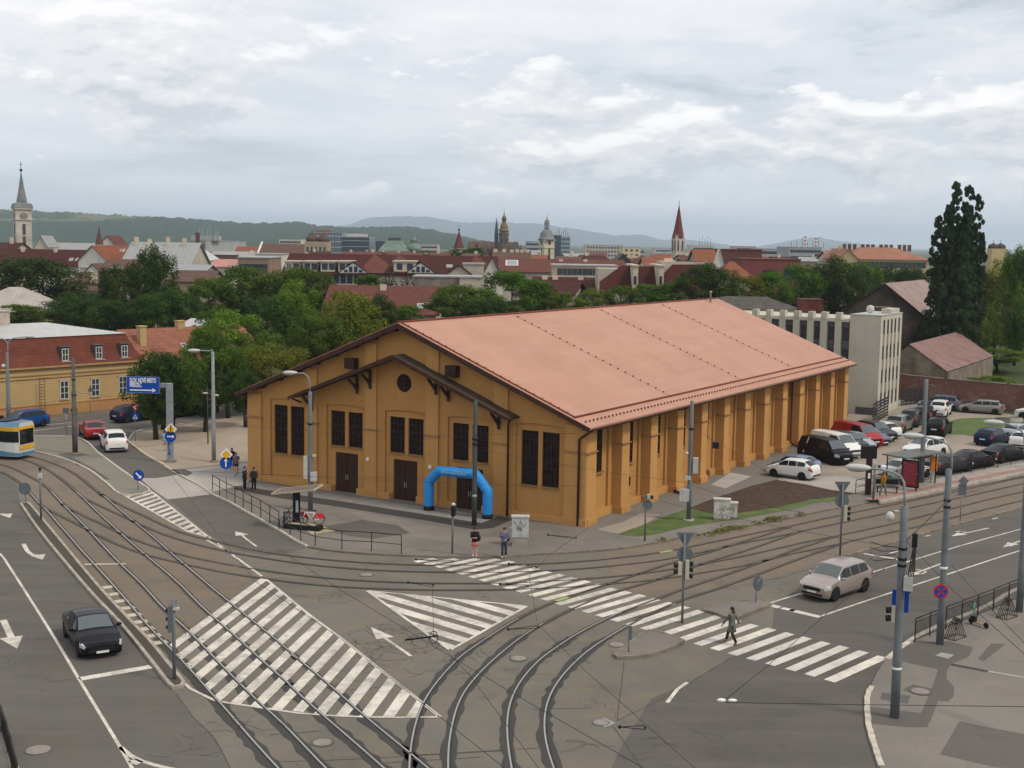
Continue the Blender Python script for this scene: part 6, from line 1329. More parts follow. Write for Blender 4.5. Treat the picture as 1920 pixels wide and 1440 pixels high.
def crown_mesh(name, seed, nclump, leaf, lm, shape='round', per=95, flat_=.85):
    """unit crown: x, y in -1..1, z in 0..1; leaf clumps spread on branches through the volume"""
    rng = random.Random(seed); mb = MB(); cl = []
    for i in range(nclump):
        for _ in range(60):
            u = rng.uniform(-1, 1); w = rng.uniform(0, 2*PI); r = rng.uniform(.45, 1.0)**.6
            if shape == 'round':
                z = .5+.5*u*r; rad = math.sqrt(max(0, 1-u*u))*r; lump = 1+.22*math.sin(3*w+seed)+.14*math.sin(5*w+2*seed+u*3); rad *= lump
                if z < .42: rad *= .55+z
            elif shape == 'poplar':
                z = rng.uniform(0, 1)**.85; env = math.sin(PI*min(1, (z*.86+.14)))**.7; col = rng.choice(((-.08, 0, 1), (.34, .1, .985), (.60, -.1, .93), (-.58, 0, .80), (.76, 0, .72), (-.3, -.3, .88), (.2, -.5, .85), (0, .3, .6), (-.35, .2, .62), (.45, .3, .66), (.1, -.2, .75)))
                if z > col[2]: continue
                sh = (1-z/col[2]); rr = (.33*sh**.40+.03)*rng.random()**.5; x = col[0]*(.80+.2*z)+rr*math.cos(w); y = col[1]+rr*math.sin(w); cl.append((Vector((x, y, z)), rng.uniform(.05, .11)*(.6+.6*sh))); break
            else:
                z = rng.uniform(0, 1); rad = (1-z)**.9*r*(.9+.1*math.sin(z*40))
            if shape != 'poplar': cl.append((Vector((rad*math.cos(w), rad*math.sin(w), z)), rng.uniform(.16, .27) if shape == 'round' else rng.uniform(.10, .2)*(1.15-z))); break
    cen = Vector((0, 0, .45))
    for c, r in cl:
        for k in range(per):
            dv = Vector((rng.gauss(0, 1), rng.gauss(0, 1), rng.gauss(0, 1))).normalized(); rr = r*rng.uniform(.55, 1.08)
            zs = .5 if shape == 'round' else (.30 if shape == 'poplar' else .16)
            p = c+Vector((dv.x*rr, dv.y*rr, dv.z*rr*zs*flat_))
            if shape != 'poplar' and p.z < 0: p.z *= -.3
            n = (dv+Vector((0, 0, .45))+Vector((rng.gauss(0, .35), rng.gauss(0, .35), rng.gauss(0, .35)))).normalized(); mb._n = n
            leaf_quad(mb, p, n, leaf*r*2.2 if shape != 'poplar' else leaf*.9, rng, .5 if shape == 'round' else (.28 if shape == 'poplar' else .25))
    return mb.mesh(name, lm)
def scale_fix(me, sx, sz):
    return me
def trunk_mesh(seed, h, r, spread, top):
    rng = random.Random(seed); mb = MB(); P = [Vector((0, 0, 0)), Vector((rng.uniform(-.1, .1), rng.uniform(-.1, .1), h*.35)), Vector((rng.uniform(-.25, .25), rng.uniform(-.25, .25), h*.7)), Vector((0, 0, top))]
    mb.tube(P, [r*1.25, r, r*.75, r*.2], 8)
    for k in range(7):
        w = 2*PI*k/7+rng.uniform(-.3, .3); z = h*rng.uniform(.5, .95); e = Vector((math.cos(w)*spread*.75, math.sin(w)*spread*.75, z+(top-z)*rng.uniform(.4, .8))); s_ = Vector((0, 0, z)); m = (s_+e)/2+Vector((0, 0, .3)); mb.tube([s_, m, e], [r*.45, r*.28, r*.08], 5)
    return mb.mesh('trunk', M_bark)
CROWN = {}
for i, (kk, sh, seed) in enumerate((('mid', 'round', 1), ('mid', 'round', 2), ('dark', 'round', 3), ('dark', 'round', 4), ('bright', 'round', 5), ('bright', 'round', 6), ('olive', 'round', 7), ('olive', 'round', 8))):
    CROWN.setdefault(kk, []).append(crown_mesh('crown_'+kk, seed, 120, .15, LM[kk], sh, 110))
CROWN['con'] = [crown_mesh('crown_conifer', 21, 85, .22, LM['con'], 'cone', 55)]
TN = [0]
def tree(lab, x, ytop, ybot, w, d, kind='mid', var=None, group=None, name='tree', base=None, z0=0.0):
    """crown centre column x, its top and underside rows and its width in the photograph, at distance d"""
    TN[0] += 1; i = TN[0]
    if base: g = G(*base, KZ); d = g.y; X = g.x
    else: X = bplace(x, d)
    zt = zat(x, ytop, d); zb = max(1.6, zat(x, ybot, d)); rad = abs(bplace(x+w/2, d)-bplace(x-w/2, d))/2*1.08
    r = empty(name, (X, d, z0), 0, lab, 'tree', group)
    cr = CROWN[kind][(i if var is None else var) % len(CROWN[kind])]; c = bpy.data.objects.new('crown', cr); COL.objects.link(c); c.parent = r; c.location = (bplace(x, d)-X, 0, zb); c.scale = (rad, rad, zt-zb); c.rotation_euler = (0, 0, i*2.4)
    t = bpy.data.objects.new('trunk', trunk_mesh(i, zb+(zt-zb)*.3, .16+.02*rad, rad, zb+(zt-zb)*.8)); COL.objects.link(t); t.parent = r
    return r
TREES = [
 ('leafy tree in the gap between the lamp pole and the hall gable', 382, 612, 725, 84, 134, 'mid'),
 ('huge dark tree spreading below the white church tower', 58, 478, 600, 180, 205, 'dark'),
 ('tall dark tree with an open ragged top left of the grey roof', 283, 466, 600, 82, 190, 'dark'),
 ('lower broad shoulder tree leaning on the tall dark one', 235, 492, 615, 92, 186, 'dark'),
 ('dark bushy tree between the villa roof and the tall tree', 165, 548, 620, 120, 192, 'dark'),
 ('small tree in front of the pale pyramid roof', 38, 571, 612, 92, 168, 'mid'),
 ('dark tree directly above the tiled house ridge', 330, 545, 620, 110, 176, 'dark'),
 ('mid-green tree right of the tall dark one', 392, 522, 600, 90, 190, 'mid'),
 ('round tree below the white house and maroon school', 455, 497, 590, 120, 195, 'mid'),
 ('broad tree covering the left end of the school', 540, 502, 600, 150, 185, 'mid'),
 ('tree reaching up to the cream dormers', 598, 508, 590, 70, 188, 'mid'),
 ('tall light green tree in the middle of the left group', 548, 530, 640, 96, 165, 'bright'),
 ('big bright tree behind the hall corner at left', 430, 588, 700, 130, 146, 'bright'),
 ('yellowish olive tree just over the hall roof edge', 648, 548, 690, 130, 150, 'olive'),
 ('darker tree between the olive tree and the tiled roof', 716, 556, 650, 80, 160, 'dark'),
 ('small round tree at the hall gable tip', 768, 572, 612, 48, 150, 'mid'),
 ('large olive tree close behind the left eave of the hall', 505, 648, 745, 150, 132, 'olive'),
 ('leafy tree filling the gap left of the olive one', 425, 650, 745, 95, 128, 'mid'),
 ('tree behind the left slope of the hall roof', 600, 590, 700, 110, 142, 'mid'),
 ('thin see-through tree before the pink school walls', 690, 515, 560, 60, 192, 'mid'),
 ('wide round tree left half of the clump behind the salmon ridge', 868, 534, 610, 130, 166, 'mid'),
 ('tallest tree of the clump behind the salmon ridge', 962, 508, 605, 130, 172, 'mid'),
 ('tree joining the ridge clump on its right', 1010, 528, 600, 80, 176, 'mid'),
 ('small light tree at the start of the ridge row', 1062, 549, 590, 64, 172, 'bright'),
 ('second small light tree of the ridge row', 1112, 543, 588, 66, 174, 'bright'),
 ('third tree of the ridge row, a little taller', 1165, 536, 585, 70, 176, 'mid'),
 ('fourth tree of the ridge row before the fire walls', 1215, 532, 582, 70, 178, 'mid'),
 ('fifth tree of the ridge row under the big maroon slab', 1258, 528, 580, 60, 178, 'mid'),
 ('large dark tree right of the maroon slabs', 1322, 497, 575, 108, 180, 'dark'),
 ('olive tree before the orange hipped roof', 1395, 518, 580, 90, 182, 'olive'),
 ('mid-green tree left of the rusty tank', 1448, 508, 585, 80, 186, 'mid'),
 ('high tree over the water tank', 1505, 496, 600, 90, 224, 'mid'),
 ('biggest dark tree right of the water tank', 1570, 486, 600, 110, 226, 'dark'),
 ('tree before the yellow gable', 1618, 492, 600, 80, 230, 'mid'),
 ('dark tree under the big orange roof', 1668, 500, 580, 80, 248, 'dark'),
 ('dark tree between orange roof and poplar', 1712, 498, 590, 70, 256, 'dark'),
 ('olive tree right of the poplar', 1872, 488, 700, 90, 212, 'olive'),
 ('tall loose tree at the right edge', 1912, 462, 700, 70, 200, 'mid'),
 ('bright young tree at the foot of the poplar', 1846, 572, 690, 56, 195, 'bright'),
 ('dark undergrowth tree between barn and poplar', 1742, 590, 690, 44, 196, 'dark'),
 ('broad bush over the perimeter wall behind the rusty house', 1880, 655, 745, 110, 188, 'bright'),
 ('light bush over the perimeter wall beside the derelict house', 1875, 706, 745, 90, 153, 'bright'),
 ('dark tree mass low behind the mansard roof chimney', 130, 560, 625, 110, 178, 'dark'),
 ('dark low tree right of the mansard chimney', 205, 560, 628, 90, 172, 'dark'),
 ('dark low tree behind the tiled house left chimney', 268, 555, 628, 90, 170, 'dark'),
 ('mid-green tree right of the pale outbuilding roof', 405, 580, 650, 80, 156, 'mid'),
 ('dark filler tree under the tall light green one', 500, 560, 660, 100, 158, 'dark'),
 ('low dark tree below the pink school', 585, 575, 650, 90, 168, 'dark'),
 ('small tree touching the middle of the tiled roof', 690, 570, 640, 60, 166, 'mid'),
 ('low dark tree at the foot of the ridge clump', 915, 560, 610, 110, 158, 'dark'),
 ('dark bushy tree behind the derelict house roof', 1760, 590, 680, 90, 202, 'dark'),
 ('grey green trees mass left of the theatre bastion', 795, 470, 482, 34, 500, 'mid'),
 ('pale tree before the bastion tower', 862, 466, 484, 40, 420, 'mid'),
 ('pale tree before the cathedral choir', 890, 464, 484, 40, 410, 'mid'),
]
for a in TREES: tree(a[0], *a[1:7] if False else (a[1], a[2], a[3], a[4], a[5], a[6]))
tree('dark conifer left of the pair before the school', 731, 480, 536, 30, 196, 'con', name='conifer')
tree('dark conifer right of the pair before the school', 764, 495, 536, 32, 192, 'con', name='conifer')
tree('roadside tree with thick dark trunk behind the blue direction sign', 298, 655, 795, 118, 0, 'dark', base=(293, 824), name='street_tree', var=0)
tree('second roadside tree right behind the sign gantry', 330, 668, 780, 84, 0, 'mid', base=(306, 805), name='street_tree')
tree('round-headed plaza tree beside the thin double lamp', 385, 700, 785, 84, 0, 'dark', base=(386, 810), name='street_tree', var=1)
tree('plaza tree half hidden by the orange hall corner', 448, 690, 784, 66, 0, 'dark', base=(461, 801), name='street_tree')
tree('tiny sapling between the parked cars', 1751, 775, 792, 13, 0, 'olive', base=(1751, 800), name='sapling')
# the poplar
pm = crown_mesh('crown_poplar', 9, 1500, .085, LM['poplar'], 'poplar', 60)
g = bplace(1790, 187); pr = empty('poplar_tree', (g, 187, 0), 0, 'very tall dark poplar with several pointed tops at the right', 'tree')
zt, zb = zat(1790, 343, 187), 2.5; o = bpy.data.objects.new('crown', pm); COL.objects.link(o); o.parent = pr; o.location = (0, 0, zb); rad = (bplace(1856, 187)-bplace(1728, 187))/2; o.scale = (rad, rad*.7, zt-zb)
put('trunk', trunk_mesh(99, 12, .45, 1.6, 22), pr, (0, 0, 0))
# far-off wood and gardens that read as one mass
rng = random.Random(77); mb = MB()
for i in range(260):
    d = rng.uniform(215, 700); x = rng.uniform(-60, 1990); X = bplace(x, d)
    hz = rng.uniform(3, 7.0)
    if 560 < x < 960 and d < 300: continue
    for k in range(60):
        dv = Vector((rng.gauss(0, 1), rng.gauss(0, 1), rng.gauss(0, 1))).normalized(); p = Vector((X+dv.x*3.4, d+dv.y*3, hz*.55+dv.z*hz*.45)); leaf_quad(mb, p, (dv+Vector((0, 0, .4))).normalized(), 1.3, rng)
tag(mb.build('garden_greenery', LM['mid']), kind='stuff')
mb = MB()
for x, y, w in ((110, 399.5, 10), (188, 403, 9), (220, 402, 8), (231, 403.5, 22), (277, 407.5, 22), (340, 409, 8), (362, 411, 8), (370, 412, 8), (400, 414, 9), (425, 416.5, 10)):
    X = bplace(x, 4200); z = zat(x, y+4, 4200)
    for k in range(110):
        dv = Vector((rng.gauss(0, 1), rng.gauss(0, 1), rng.gauss(0, 1))).normalized(); leaf_quad(mb, Vector((X+dv.x*w*.9, 4190+dv.y*8, z+2+dv.z*7.5)), (dv+Vector((0, 0, .4))).normalized(), 5.0, rng)
tag(mb.build('hilltop_bushes', LM['dark']), kind='stuff')
# shrubs over the kerb, weeds
mb = MB()
for (x, y) in ((1385, 992), (1395, 990), (1440, 977), (1447, 975), (1452, 973), (1330, 1003), (1345, 999), (1300, 1005), (1470, 971), (1500, 966), (1360, 995), (1240, 1013), (1455, 976), (1445, 974), (1420, 982), (1375, 990), (1368, 992), (1350, 997)):
    g = G(x, y, KZ)
    for k in range(46): dv = Vector((rng.gauss(0, 1), rng.gauss(0, 1), abs(rng.gauss(0, 1)))).normalized(); leaf_quad(mb, g+Vector((dv.x*.4, dv.y*.2, dv.z*.22)), dv, .12, rng)
g = G(1355, 993, KZ)
for k in range(70): t = rng.random(); leaf_quad(mb, g+Vector((rng.gauss(0, .25)+t*.3, rng.gauss(0, .2), t*1.5)), Vector((rng.gauss(0, 1), rng.gauss(0, 1), 1)).normalized(), .14, rng)
for P in (RA, RB):
    for p in P:
        if 46 < p.y < 60 and rng.random() < .8:
            for k in range(5): leaf_quad(mb, p+Vector((rng.uniform(-.28, .28), rng.uniform(-.2, .2), .03)), Vector((rng.gauss(0, .5), rng.gauss(0, .5), 1)).normalized(), .09, rng)
tag(mb.build('kerbside_weeds', LM['olive']), kind='stuff')
# ================================================================ CARS
def paintmat(name, c, rough=.28, metal=.25):
    m = mat(name, c, rough, .04, .5, metal=metal, coat=.12 if sum(c) > .2 else .03, spec=.3 if sum(c) > .2 else .12); return m
M_cglass = glassmat('car_glass', (.010, .012, .013), .06, .3)
M_wscr = glassmat('windscreen_glass', (.07, .085, .09), .05, .9); M_tyre = mat('tyre', (.014, .014, .014), .85, .1, 3); M_rim = mat('alloy_rim', (.30, .30, .31), .35, .1, 4, metal=.7)
M_lamp = glassmat('headlight_glass', (.42, .44, .46), .1, .8); M_tail = glassmat('tail_light_red', (.28, .012, .012), .2, .6); M_plate = mat('number_plate', (.62, .62, .58), .5, .05, 5); M_blackp = mat('black_trim', (.013, .013, .014), .5, .1, 3)
CT = dict(  # L, halfW, H, hood, roof start, roof end, rear glass base, hood front z, cowl z, belt z, deck z, wheel r
 sedan=(4.80, .92, 1.47, 1.30, 2.05, 3.30, 4.25, .74, .97, .95, 1.06, .33), suv=(4.48, .925, 1.68, 1.08, 1.75, 3.85, 4.30, .90, 1.08, 1.04, 1.20, .37),
 wagon=(4.75, .91, 1.50, 1.25, 2.0, 4.15, 4.60, .76, .98, .96, 1.10, .33), hatch=(4.05, .87, 1.50, .95, 1.65, 3.25, 3.85, .76, .99, .98, 1.12, .31),
 van=(5.30, .97, 1.97, .80, 1.55, 4.95, 5.18, .98, 1.22, 1.15, 1.25, .34), mpv=(4.65, .92, 1.66, .95, 1.85, 3.95, 4.50, .85, 1.06, 1.02, 1.15, .33))
def car_proto(ct):
    L, W_, H_, hl, rs, re, rb, hf, hc, hb, hd, wr = CT[ct]
    st = [(0, .36, hf-.16, hf-.13, .74, .72), (.10, .24, hf-.07, hf-.04, .88, .80), (.35, .20, hf-.04, hf+.02, .96, .84), (hl*.6, .19, (hf+hc)/2-.03, (hf+hc)/2+.03, 1, .86), (hl, .19, hc-.05, hc, 1, .86),
          (rs, .19, hb-.02, H_-.04, 1, .73), ((rs+re)/2, .19, hb+.01, H_, 1, .74), (re, .19, hb+.05, H_-.05, 1, .71), (rb, .20, min(hd-.04, hb+.10), hd, .98, .80), (L-.10 if rb < L-.12 else (rb+L)/2, .26, hd-.16, hd-.07, .93, .78), (L, .36, hd-.32, hd-.26, .82, .72)]
    def at(x):
        for a, b in zip(st, st[1:]):
            if x <= b[0]:
                t = (x-a[0])/(b[0]-a[0]); return [a[i]+(b[i]-a[i])*t for i in range(6)]
        return list(st[-1])
    def ring(x):
        _, zb, zl, zt, w, wt = at(x); w *= W_; wt *= W_; zm = zb+(zl-zb)*.55
        return [(0, zb), (w*.90, zb), (w*.985, zb+.12), (w*1.0, zm), (w*.975, zl), (wt, zt-.035), (wt*.62, zt), (0, zt+.018)]
    def S(x, s, off=0.0):
        r = ring(x); i = min(6, int(s)); t = s-i; y = r[i][0]+(r[i+1][0]-r[i][0])*t; z = r[i][1]+(r[i+1][1]-r[i][1])*t
        dy, dz = r[i+1][0]-r[i][0], r[i+1][1]-r[i][1]; n = math.hypot(dy, dz) or 1; return Vector((L/2-x, y+dz/n*off, z-dy/n*off))
    def patch(mb, x0, x1, s0, s1, off, side=1, nx=5, ns=3, mi=0, f0=None, f1=None):
        o = len(mb.v)
        for i in range(nx+1):
            x = x0+(x1-x0)*i/nx
            for j in range(ns+1): v = S(x, s0+(s1-s0)*j/ns, off); mb.v.append((v.x, v.y*side, v.z))
        for i in range(nx):
            for j in range(ns):
                a = o+i*(ns+1)+j; q = (a, a+1, a+ns+2, a+ns+1); mb.f.append(q if side > 0 else q[::-1]); mb.mi.append(mi); mb.sm.append(True)
    root = empty('car', (0, 0, 0)); mb = MB()
    xs = sorted(set([q[0] for q in st]+[L*k/26 for k in range(27)])); n = 14
    for x in xs:
        r = ring(x); full = [(y, z) for y, z in r]+[(-y, z) for y, z in r[-2:0:-1]]
        mb.v += [(L/2-x, y, z) for y, z in full]
    for i in range(len(xs)-1):
        for k in range(n): a = i*n+k; b = i*n+(k+1) % n; mb.f.append((a, a+n, b+n, b)); mb.mi.append(0); mb.sm.append(True)
    mb.f.append(tuple(range(n))); mb.f.append(tuple(range((len(xs)-1)*n+n-1, (len(xs)-1)*n-1, -1))); mb.mi += [0, 0]; mb.sm += [False, False]
    body = mb.build('body', M_blackp, root, recalc=True)
    xw = (.82 if ct != 'van' else .90, L-(.86 if ct != 'van' else 1.05)); c = MB()
    for x in xw:
        for s in (-1, 1): c.lathe([(wr+.055, -.18), (wr+.055, .18)], 20, M=Matrix.Translation((L/2-x, s*(W_-.06), wr)) @ Matrix.Rotation(PI/2, 4, 'X'))
    boolean_diff(body, c.build('c', M_blackp, root, recalc=True))
    for p in body.data.polygons: p.use_smooth = True
    body.data.set_sharp_from_angle(angle=R(38)) if hasattr(body.data, 'set_sharp_from_angle') else None
    for s in (-1, 1):
        a, b = hl+.28, (re+.18 if ct in ('sedan', 'hatch', 'mpv') else re+.12); mid = [a, a+(b-a)*.36, a+(b-a)*.68, b]
        g = MB()
        for k in range(3 if ct != 'van' else 1):
            if ct != 'van' or k < 1: patch(g, mid[k]+(.03 if k else 0), mid[k+1]-.03, 4.10, 4.86, .007, s)
        g.build('window', M_cglass, root)
    g = MB(); 
    for s in (-1, 1): patch(g, hl+.08, rs-.03, 5.15, 7, .008, s)
    g.build('windscreen', M_wscr, root)
    g = MB()
    if ct != 'van':
        for s in (-1, 1): patch(g, re+.04, rb-.05, 5.2, 7, .008, s)
    else: g.bx(-L/2-.005, -L/2+.004, -.7, .7, 1.0, 1.05)
    g.build('rear_window', M_cglass, root)
    for s in (-1, 1):
        g = MB(); patch(g, .03, .42, 3.35, 4.1, .012, s); patch(g, .02, .30, 4.1, 5.0, .012, s); g.build('headlight', M_lamp, root)
        g = MB(); patch(g, L-.30, L-.005, 3.3, 4.4 if ct in ('sedan',) else 4.7, .012, s); g.build('tail_light', M_tail, root)
        g = MB(); x = L/2-hl-.25; g.ball((x, s*(W_+.10), hb+.07), .12, 8, 5, sc=(.55, 1, .7)); g.bx(x-.03, x+.03, s*W_*.93 if s > 0 else s*(W_+.05), s*(W_+.05) if s > 0 else s*W_*.93, hb-.01, hb+.05); g.build('mirror', M_blackp, root)
        g = MB(); patch(g, .45, L-.45, .75, 1.95, .006, s, 8, 2); g.build('sill_trim', M_blackp, root)
    g = MB(); g.bx(L/2-.06, L/2+.012, -.50, .50, hf-.33, hf-.17); g.bx(L/2-.05, L/2+.006, -.62, .62, .34, .44); g.build('grille', M_blackp, root)
    MB().bx(L/2+.0, L/2+.022, -.26, .26, hf-.44, hf-.345).build('number_plate', M_plate, root); MB().bx(-L/2-.02, -L/2, -.26, .26, hd-.50, hd-.40).build('number_plate', M_plate, root)
    g = MB(); g.bx(-L/2-.012, -L/2+.05, -.62, .62, .34, .46); g.build('rear_bumper', M_blackp, root)
    tb = MB(); tb.lathe([(wr*.62, -.105), (wr*.95, -.11), (wr, -.07), (wr, .07), (wr*.95, .11), (wr*.62, .105)], 22, M=Matrix.Rotation(PI/2, 4, 'X')); tm = tb.mesh('wheel', M_tyre)
    rb_ = MB(); rb_.lathe([(wr*.63, -.09), (wr*.63, .09)], 18, mi=1, M=Matrix.Rotation(PI/2, 4, 'X'))
    for k in range(5):
        for s in (-1, 1): rb_.box((wr*.3*math.cos(k*1.2566), s*.098, wr*.3*math.sin(k*1.2566)), (wr*.62, .02, .07), 0, M=Matrix.Identity(4)) if False else rb_.add([Matrix.Rotation(k*1.2566, 4, 'Y') @ Vector(v) for v in ((0, s*.10, -.05), (wr*.62, s*.10, -.035), (wr*.62, s*.10, .035), (0, s*.10, .05))], [(0, 1, 2, 3)], 0)
    rm = rb_.mesh('rim', [M_rim, M_blackp])
    for x in xw:
        for s in (-1, 1): w = put('wheel', tm, root, (L/2-x, s*(W_-.115), wr)); put('rim', rm, w, (0, 0, 0))
    return root
PROTO = {}
def car(ct, col, pos, head, lab, name='parked_car', group=None, at='c', z=None, rim=None):
    """pos = world point below the car: its centre (c), front bumper (f) or tail (r); head = world direction it faces"""
    if ct not in PROTO: PROTO[ct] = car_proto(ct); first = True
    else: first = False
    o = PROTO[ct] if first else copy_tree(PROTO[ct]); h = Vector(head); h.z = 0; h.normalize(); L = CT[ct][0]
    p = Vector(pos)+h*(0 if at == 'c' else (-L/2 if at == 'f' else L/2)); o.name = name; o.location = (p.x, p.y, KZ+.012 if z is None else z); o.rotation_euler = (0, 0, math.atan2(h.y, h.x))
    for k in list(o.keys()): del o[k]
    tag(o, lab, 'van' if ct == 'van' else 'car', group)
    for ch in o.children:
        if ch.name.split('.')[0] in ('body',) or (ch.name.startswith('mirror') and col is not None): ch.material_slots[0].link = 'OBJECT'; ch.material_slots[0].material = col
    return o
def dirpx(a, b, z=0): return G(*b, z)-G(*a, z)
C = dict(black=paintmat('paint_black', (.010, .010, .013)), champ=paintmat('paint_champagne', (.36, .31, .28), .25, .45), red=paintmat('paint_red', (.33, .012, .018)), white=paintmat('paint_white', (.66, .66, .64), .3, 0), navy=paintmat('paint_navy', (.012, .020, .055)), blue=paintmat('paint_blue', (.012, .065, .25)),
         maroon=paintmat('paint_maroon', (.07, .012, .014)), silver=paintmat('paint_silver', (.40, .41, .42), .3, .5), lblue=paintmat('paint_pale_blue', (.16, .22, .32), .3, .4), bronze=paintmat('paint_bronze_grey', (.22, .20, .18), .3, .4), dgrey=paintmat('paint_dark_grey', (.04, .042, .046), .3, .4), beige=paintmat('paint_beige_grey', (.27, .255, .235), .3, .45), sblue=paintmat('paint_steel_blue', (.10, .12, .16), .3, .4), blackred=paintmat('paint_black_cherry', (.022, .010, .012)))
rd = dirpx((39, 1100), (147, 1272))
car('sedan', C['black'], G(193, 1237), rd, 'black saloon driving towards the stop line on the left-hand road', 'car', at='f', z=.01)
car('suv', C['champ'], G(1521, 1127), dirpx((1499, 1114), (1445, 1130.5)), 'champagne coloured crossover waiting before the zebra crossing on the right-hand road', 'car', at='f', z=.01)
sr = dirpx((285, 921), (146, 820))
car('sedan', C['red'], G(181, 826), sr+Vector((1.5, 0, 0)), 'red saloon seen from behind, first in the side road', 'car', at='r', z=.02)
car('suv', C['white'], G(220, 850), sr+Vector((2.5, 0, 0)), 'white boxy crossover with red tail lights behind the red saloon', 'car', at='r', z=.02)
car('mpv', C['navy'], G(215, 794), dirpx((214, 797), (273, 789)), 'dark navy people carrier passing below the blue direction sign', 'car', at='r', z=.02)
car('mpv', C['blue'], G(86, 797), dirpx((205, 790.6), (79, 806)), 'bright blue people carrier passing the yellow building behind the tram', 'car', at='r', z=.02)
car('suv', C['maroon'], G(296, 786), dirpx((214, 797), (273, 789)), 'dark maroon car half hidden behind the roadside tree trunks', 'car', at='r', z=.02)
car('hatch', C['white'], G(352, 778), dirpx((214, 797), (273, 789)), 'white car glimpsed through the plaza trees', 'car', at='r', z=.02)
PG = None
def park(ct, col, p, d, lab, at='c', dz=KZ): car(ct, C[col] if isinstance(col, str) else col, G(*p, dz), d, lab, at=at, group=PG)
h9 = dirpx((1502.5, 901), (1451, 894), KZ); n9 = Vector((-h9.y, h9.x, 0)).normalized(); n9 = n9 if n9.y > 0 else -n9
car('hatch', C['white'], (G(1502.5, 901, KZ)+G(1451, 894, KZ))/2+n9*.82, h9, 'white hatchback with black wheels, nearest car of the car park beside the bare soil')
car('hatch', C['lblue'], G(1533, 893, KZ), h9, 'pale blue hatchback tucked right behind the nearest white one', at='r')
hv = dirpx((1497, 861), (1571, 879), KZ); row = dirpx((1571, 879), (1632, 848), KZ)
nv = Vector((-hv.y, hv.x, 0)).normalized(); nv = nv if nv.y > 0 else -nv
def inrow(ct, col, p, lab, at='f', h=hv): car(ct, C[col], G(*p, KZ), h, lab, at=at)
inrow('van', 'black', (1587, 874), 'long black van with a white diagonal stripe')
inrow('van', 'white', (1604, 862), 'white passenger van next to the black van')
inrow('suv', 'dgrey', (1618, 852), 'dark grey crossover between the white van and a silver hatchback')
inrow('hatch', 'silver', (1632, 848), 'silver hatchback left of the red van')
inrow('van', 'red', (1644, 841), 'red van in the parked row')
inrow('sedan', 'sblue', (1661, 837), 'steel blue saloon right of the red van')
inrow('suv', 'dgrey', (1672, 830), 'dark crossover squeezed behind the steel blue saloon')
inrow('hatch', 'white', (1680, 825), 'white hatchback with dark windows at the far end of the row', 'r', -hv)
ho = dirpx((1675, 812), (1703, 800), KZ)
inrow('suv', 'bronze', (1674, 813), 'bronze grey estate seen from behind beside the slatted fence', 'r', ho)
inrow('suv', 'dgrey', (1700, 802), 'dark grey crossover in front of the bronze estate', 'r', ho)
inrow('suv', 'black', (1728, 795), 'black crossover by the low wall, behind the tall pole', 'r', dirpx((1728, 795), (1745, 781), KZ))
inrow('suv', 'white', (1757, 783), 'white crossover seen from behind left of the round lawn', 'r', dirpx((1757, 783), (1775, 770), KZ))
inrow('mpv', 'sblue', (1762, 768), 'steel blue car close to the red perimeter wall', 'c', dirpx((1861, 775), (1819, 772), KZ))
car('wagon', C['beige'], G(1840, 774.5, KZ), dirpx((1861, 775), (1819, 772), KZ), 'beige grey estate parked along the red perimeter wall')
car('suv', C['white'], G(1903, 783, KZ), dirpx((1861, 775), (1819, 772), KZ), 'white crossover at the right end of the perimeter wall', at='f')
inrow('suv', 'black', (1750, 820), 'black crossover just right of the tall pole', 'r', dirpx((1749, 819), (1772, 806), KZ))
hw = dirpx((1862, 838), (1886, 832), KZ)
inrow('wagon', 'navy', (1841, 837), 'dark estate car at the lower edge of the round lawn', 'r', hw)
inrow('hatch', 'silver', (1890, 827), 'silver hatchback right of the dark estate', 'r', hw)
inrow('hatch', 'white', (1906, 843), 'white car cut by the right edge of the picture', 'r', hw)
hs = dirpx((1757, 852), (1700, 860), KZ)
car('suv', C['white'], G(1703, 860, KZ), hs, 'white crossover driving in behind the tram shelter roof', at='f')
hf_ = dirpx((1816, 881), (1846, 876.5), KZ)
inrow('sedan', 'dgrey', (1742, 890), 'dark grey saloon between the shelter and the black cherry saloon', 'r', hf_)
inrow('sedan', 'blackred', (1788, 881), 'black cherry saloon behind the platform railing', 'r', hf_)
inrow('sedan', 'black', (1851, 868), 'black saloon furthest right behind the platform railing', 'r', hf_)
inrow('sedan', 'white', (1660, 901), 'white saloon seen through the tram shelter', 'r', hf_)
vb = next(o for o in COL.objects if o.get('label', '').startswith('long black van')); st_ = MB(); st_.extr([(-1.75, -.985, .55), (-1.62, -.985, .55), (-1.12, -.80, 1.93), (-1.25, -.80, 1.93)], (0, -.012, 0)); st_.build('stripe', M_wframe, vb)

# ================================================================ TRAM
tr_a, tr_b = G(40, 852), G(-120, 838)
Ptr = [(p+q_)/2 for p, q_ in zip(RC, RC)]
front = G(83, 857); hd_ = (G(75, 856)-G(-60, 845)); hd_.z = 0; hd_.normalize()
side = Vector((-hd_.y, hd_.x, 0)); tram = empty('tram', front-hd_*5.9-side*1.2, math.atan2(hd_.y, hd_.x), 'blue, yellow and white tram coming in from the left edge', 'tram')
M_tb, M_ty, M_tw = mat('tram_blue', (.09, .20, .32), .35, .08, 1, coat=.4), mat('tram_yellow', (.62, .36, .02), .35, .06, 1, coat=.4), mat('tram_white', (.55, .55, .52), .35, .06, 1, coat=.4)
mb = MB(); TL, TW = 5.2, 1.24
def tsec(x, k): return [(-TW*k, .30), (TW*k, .30), (TW*k, 2.68), (TW*.80*k, 3.0), (-TW*.80*k, 3.0), (-TW*k, 2.68)]
S_ = [(-11, 1), (4.2, 1), (4.9, .90), (5.2, .74)]
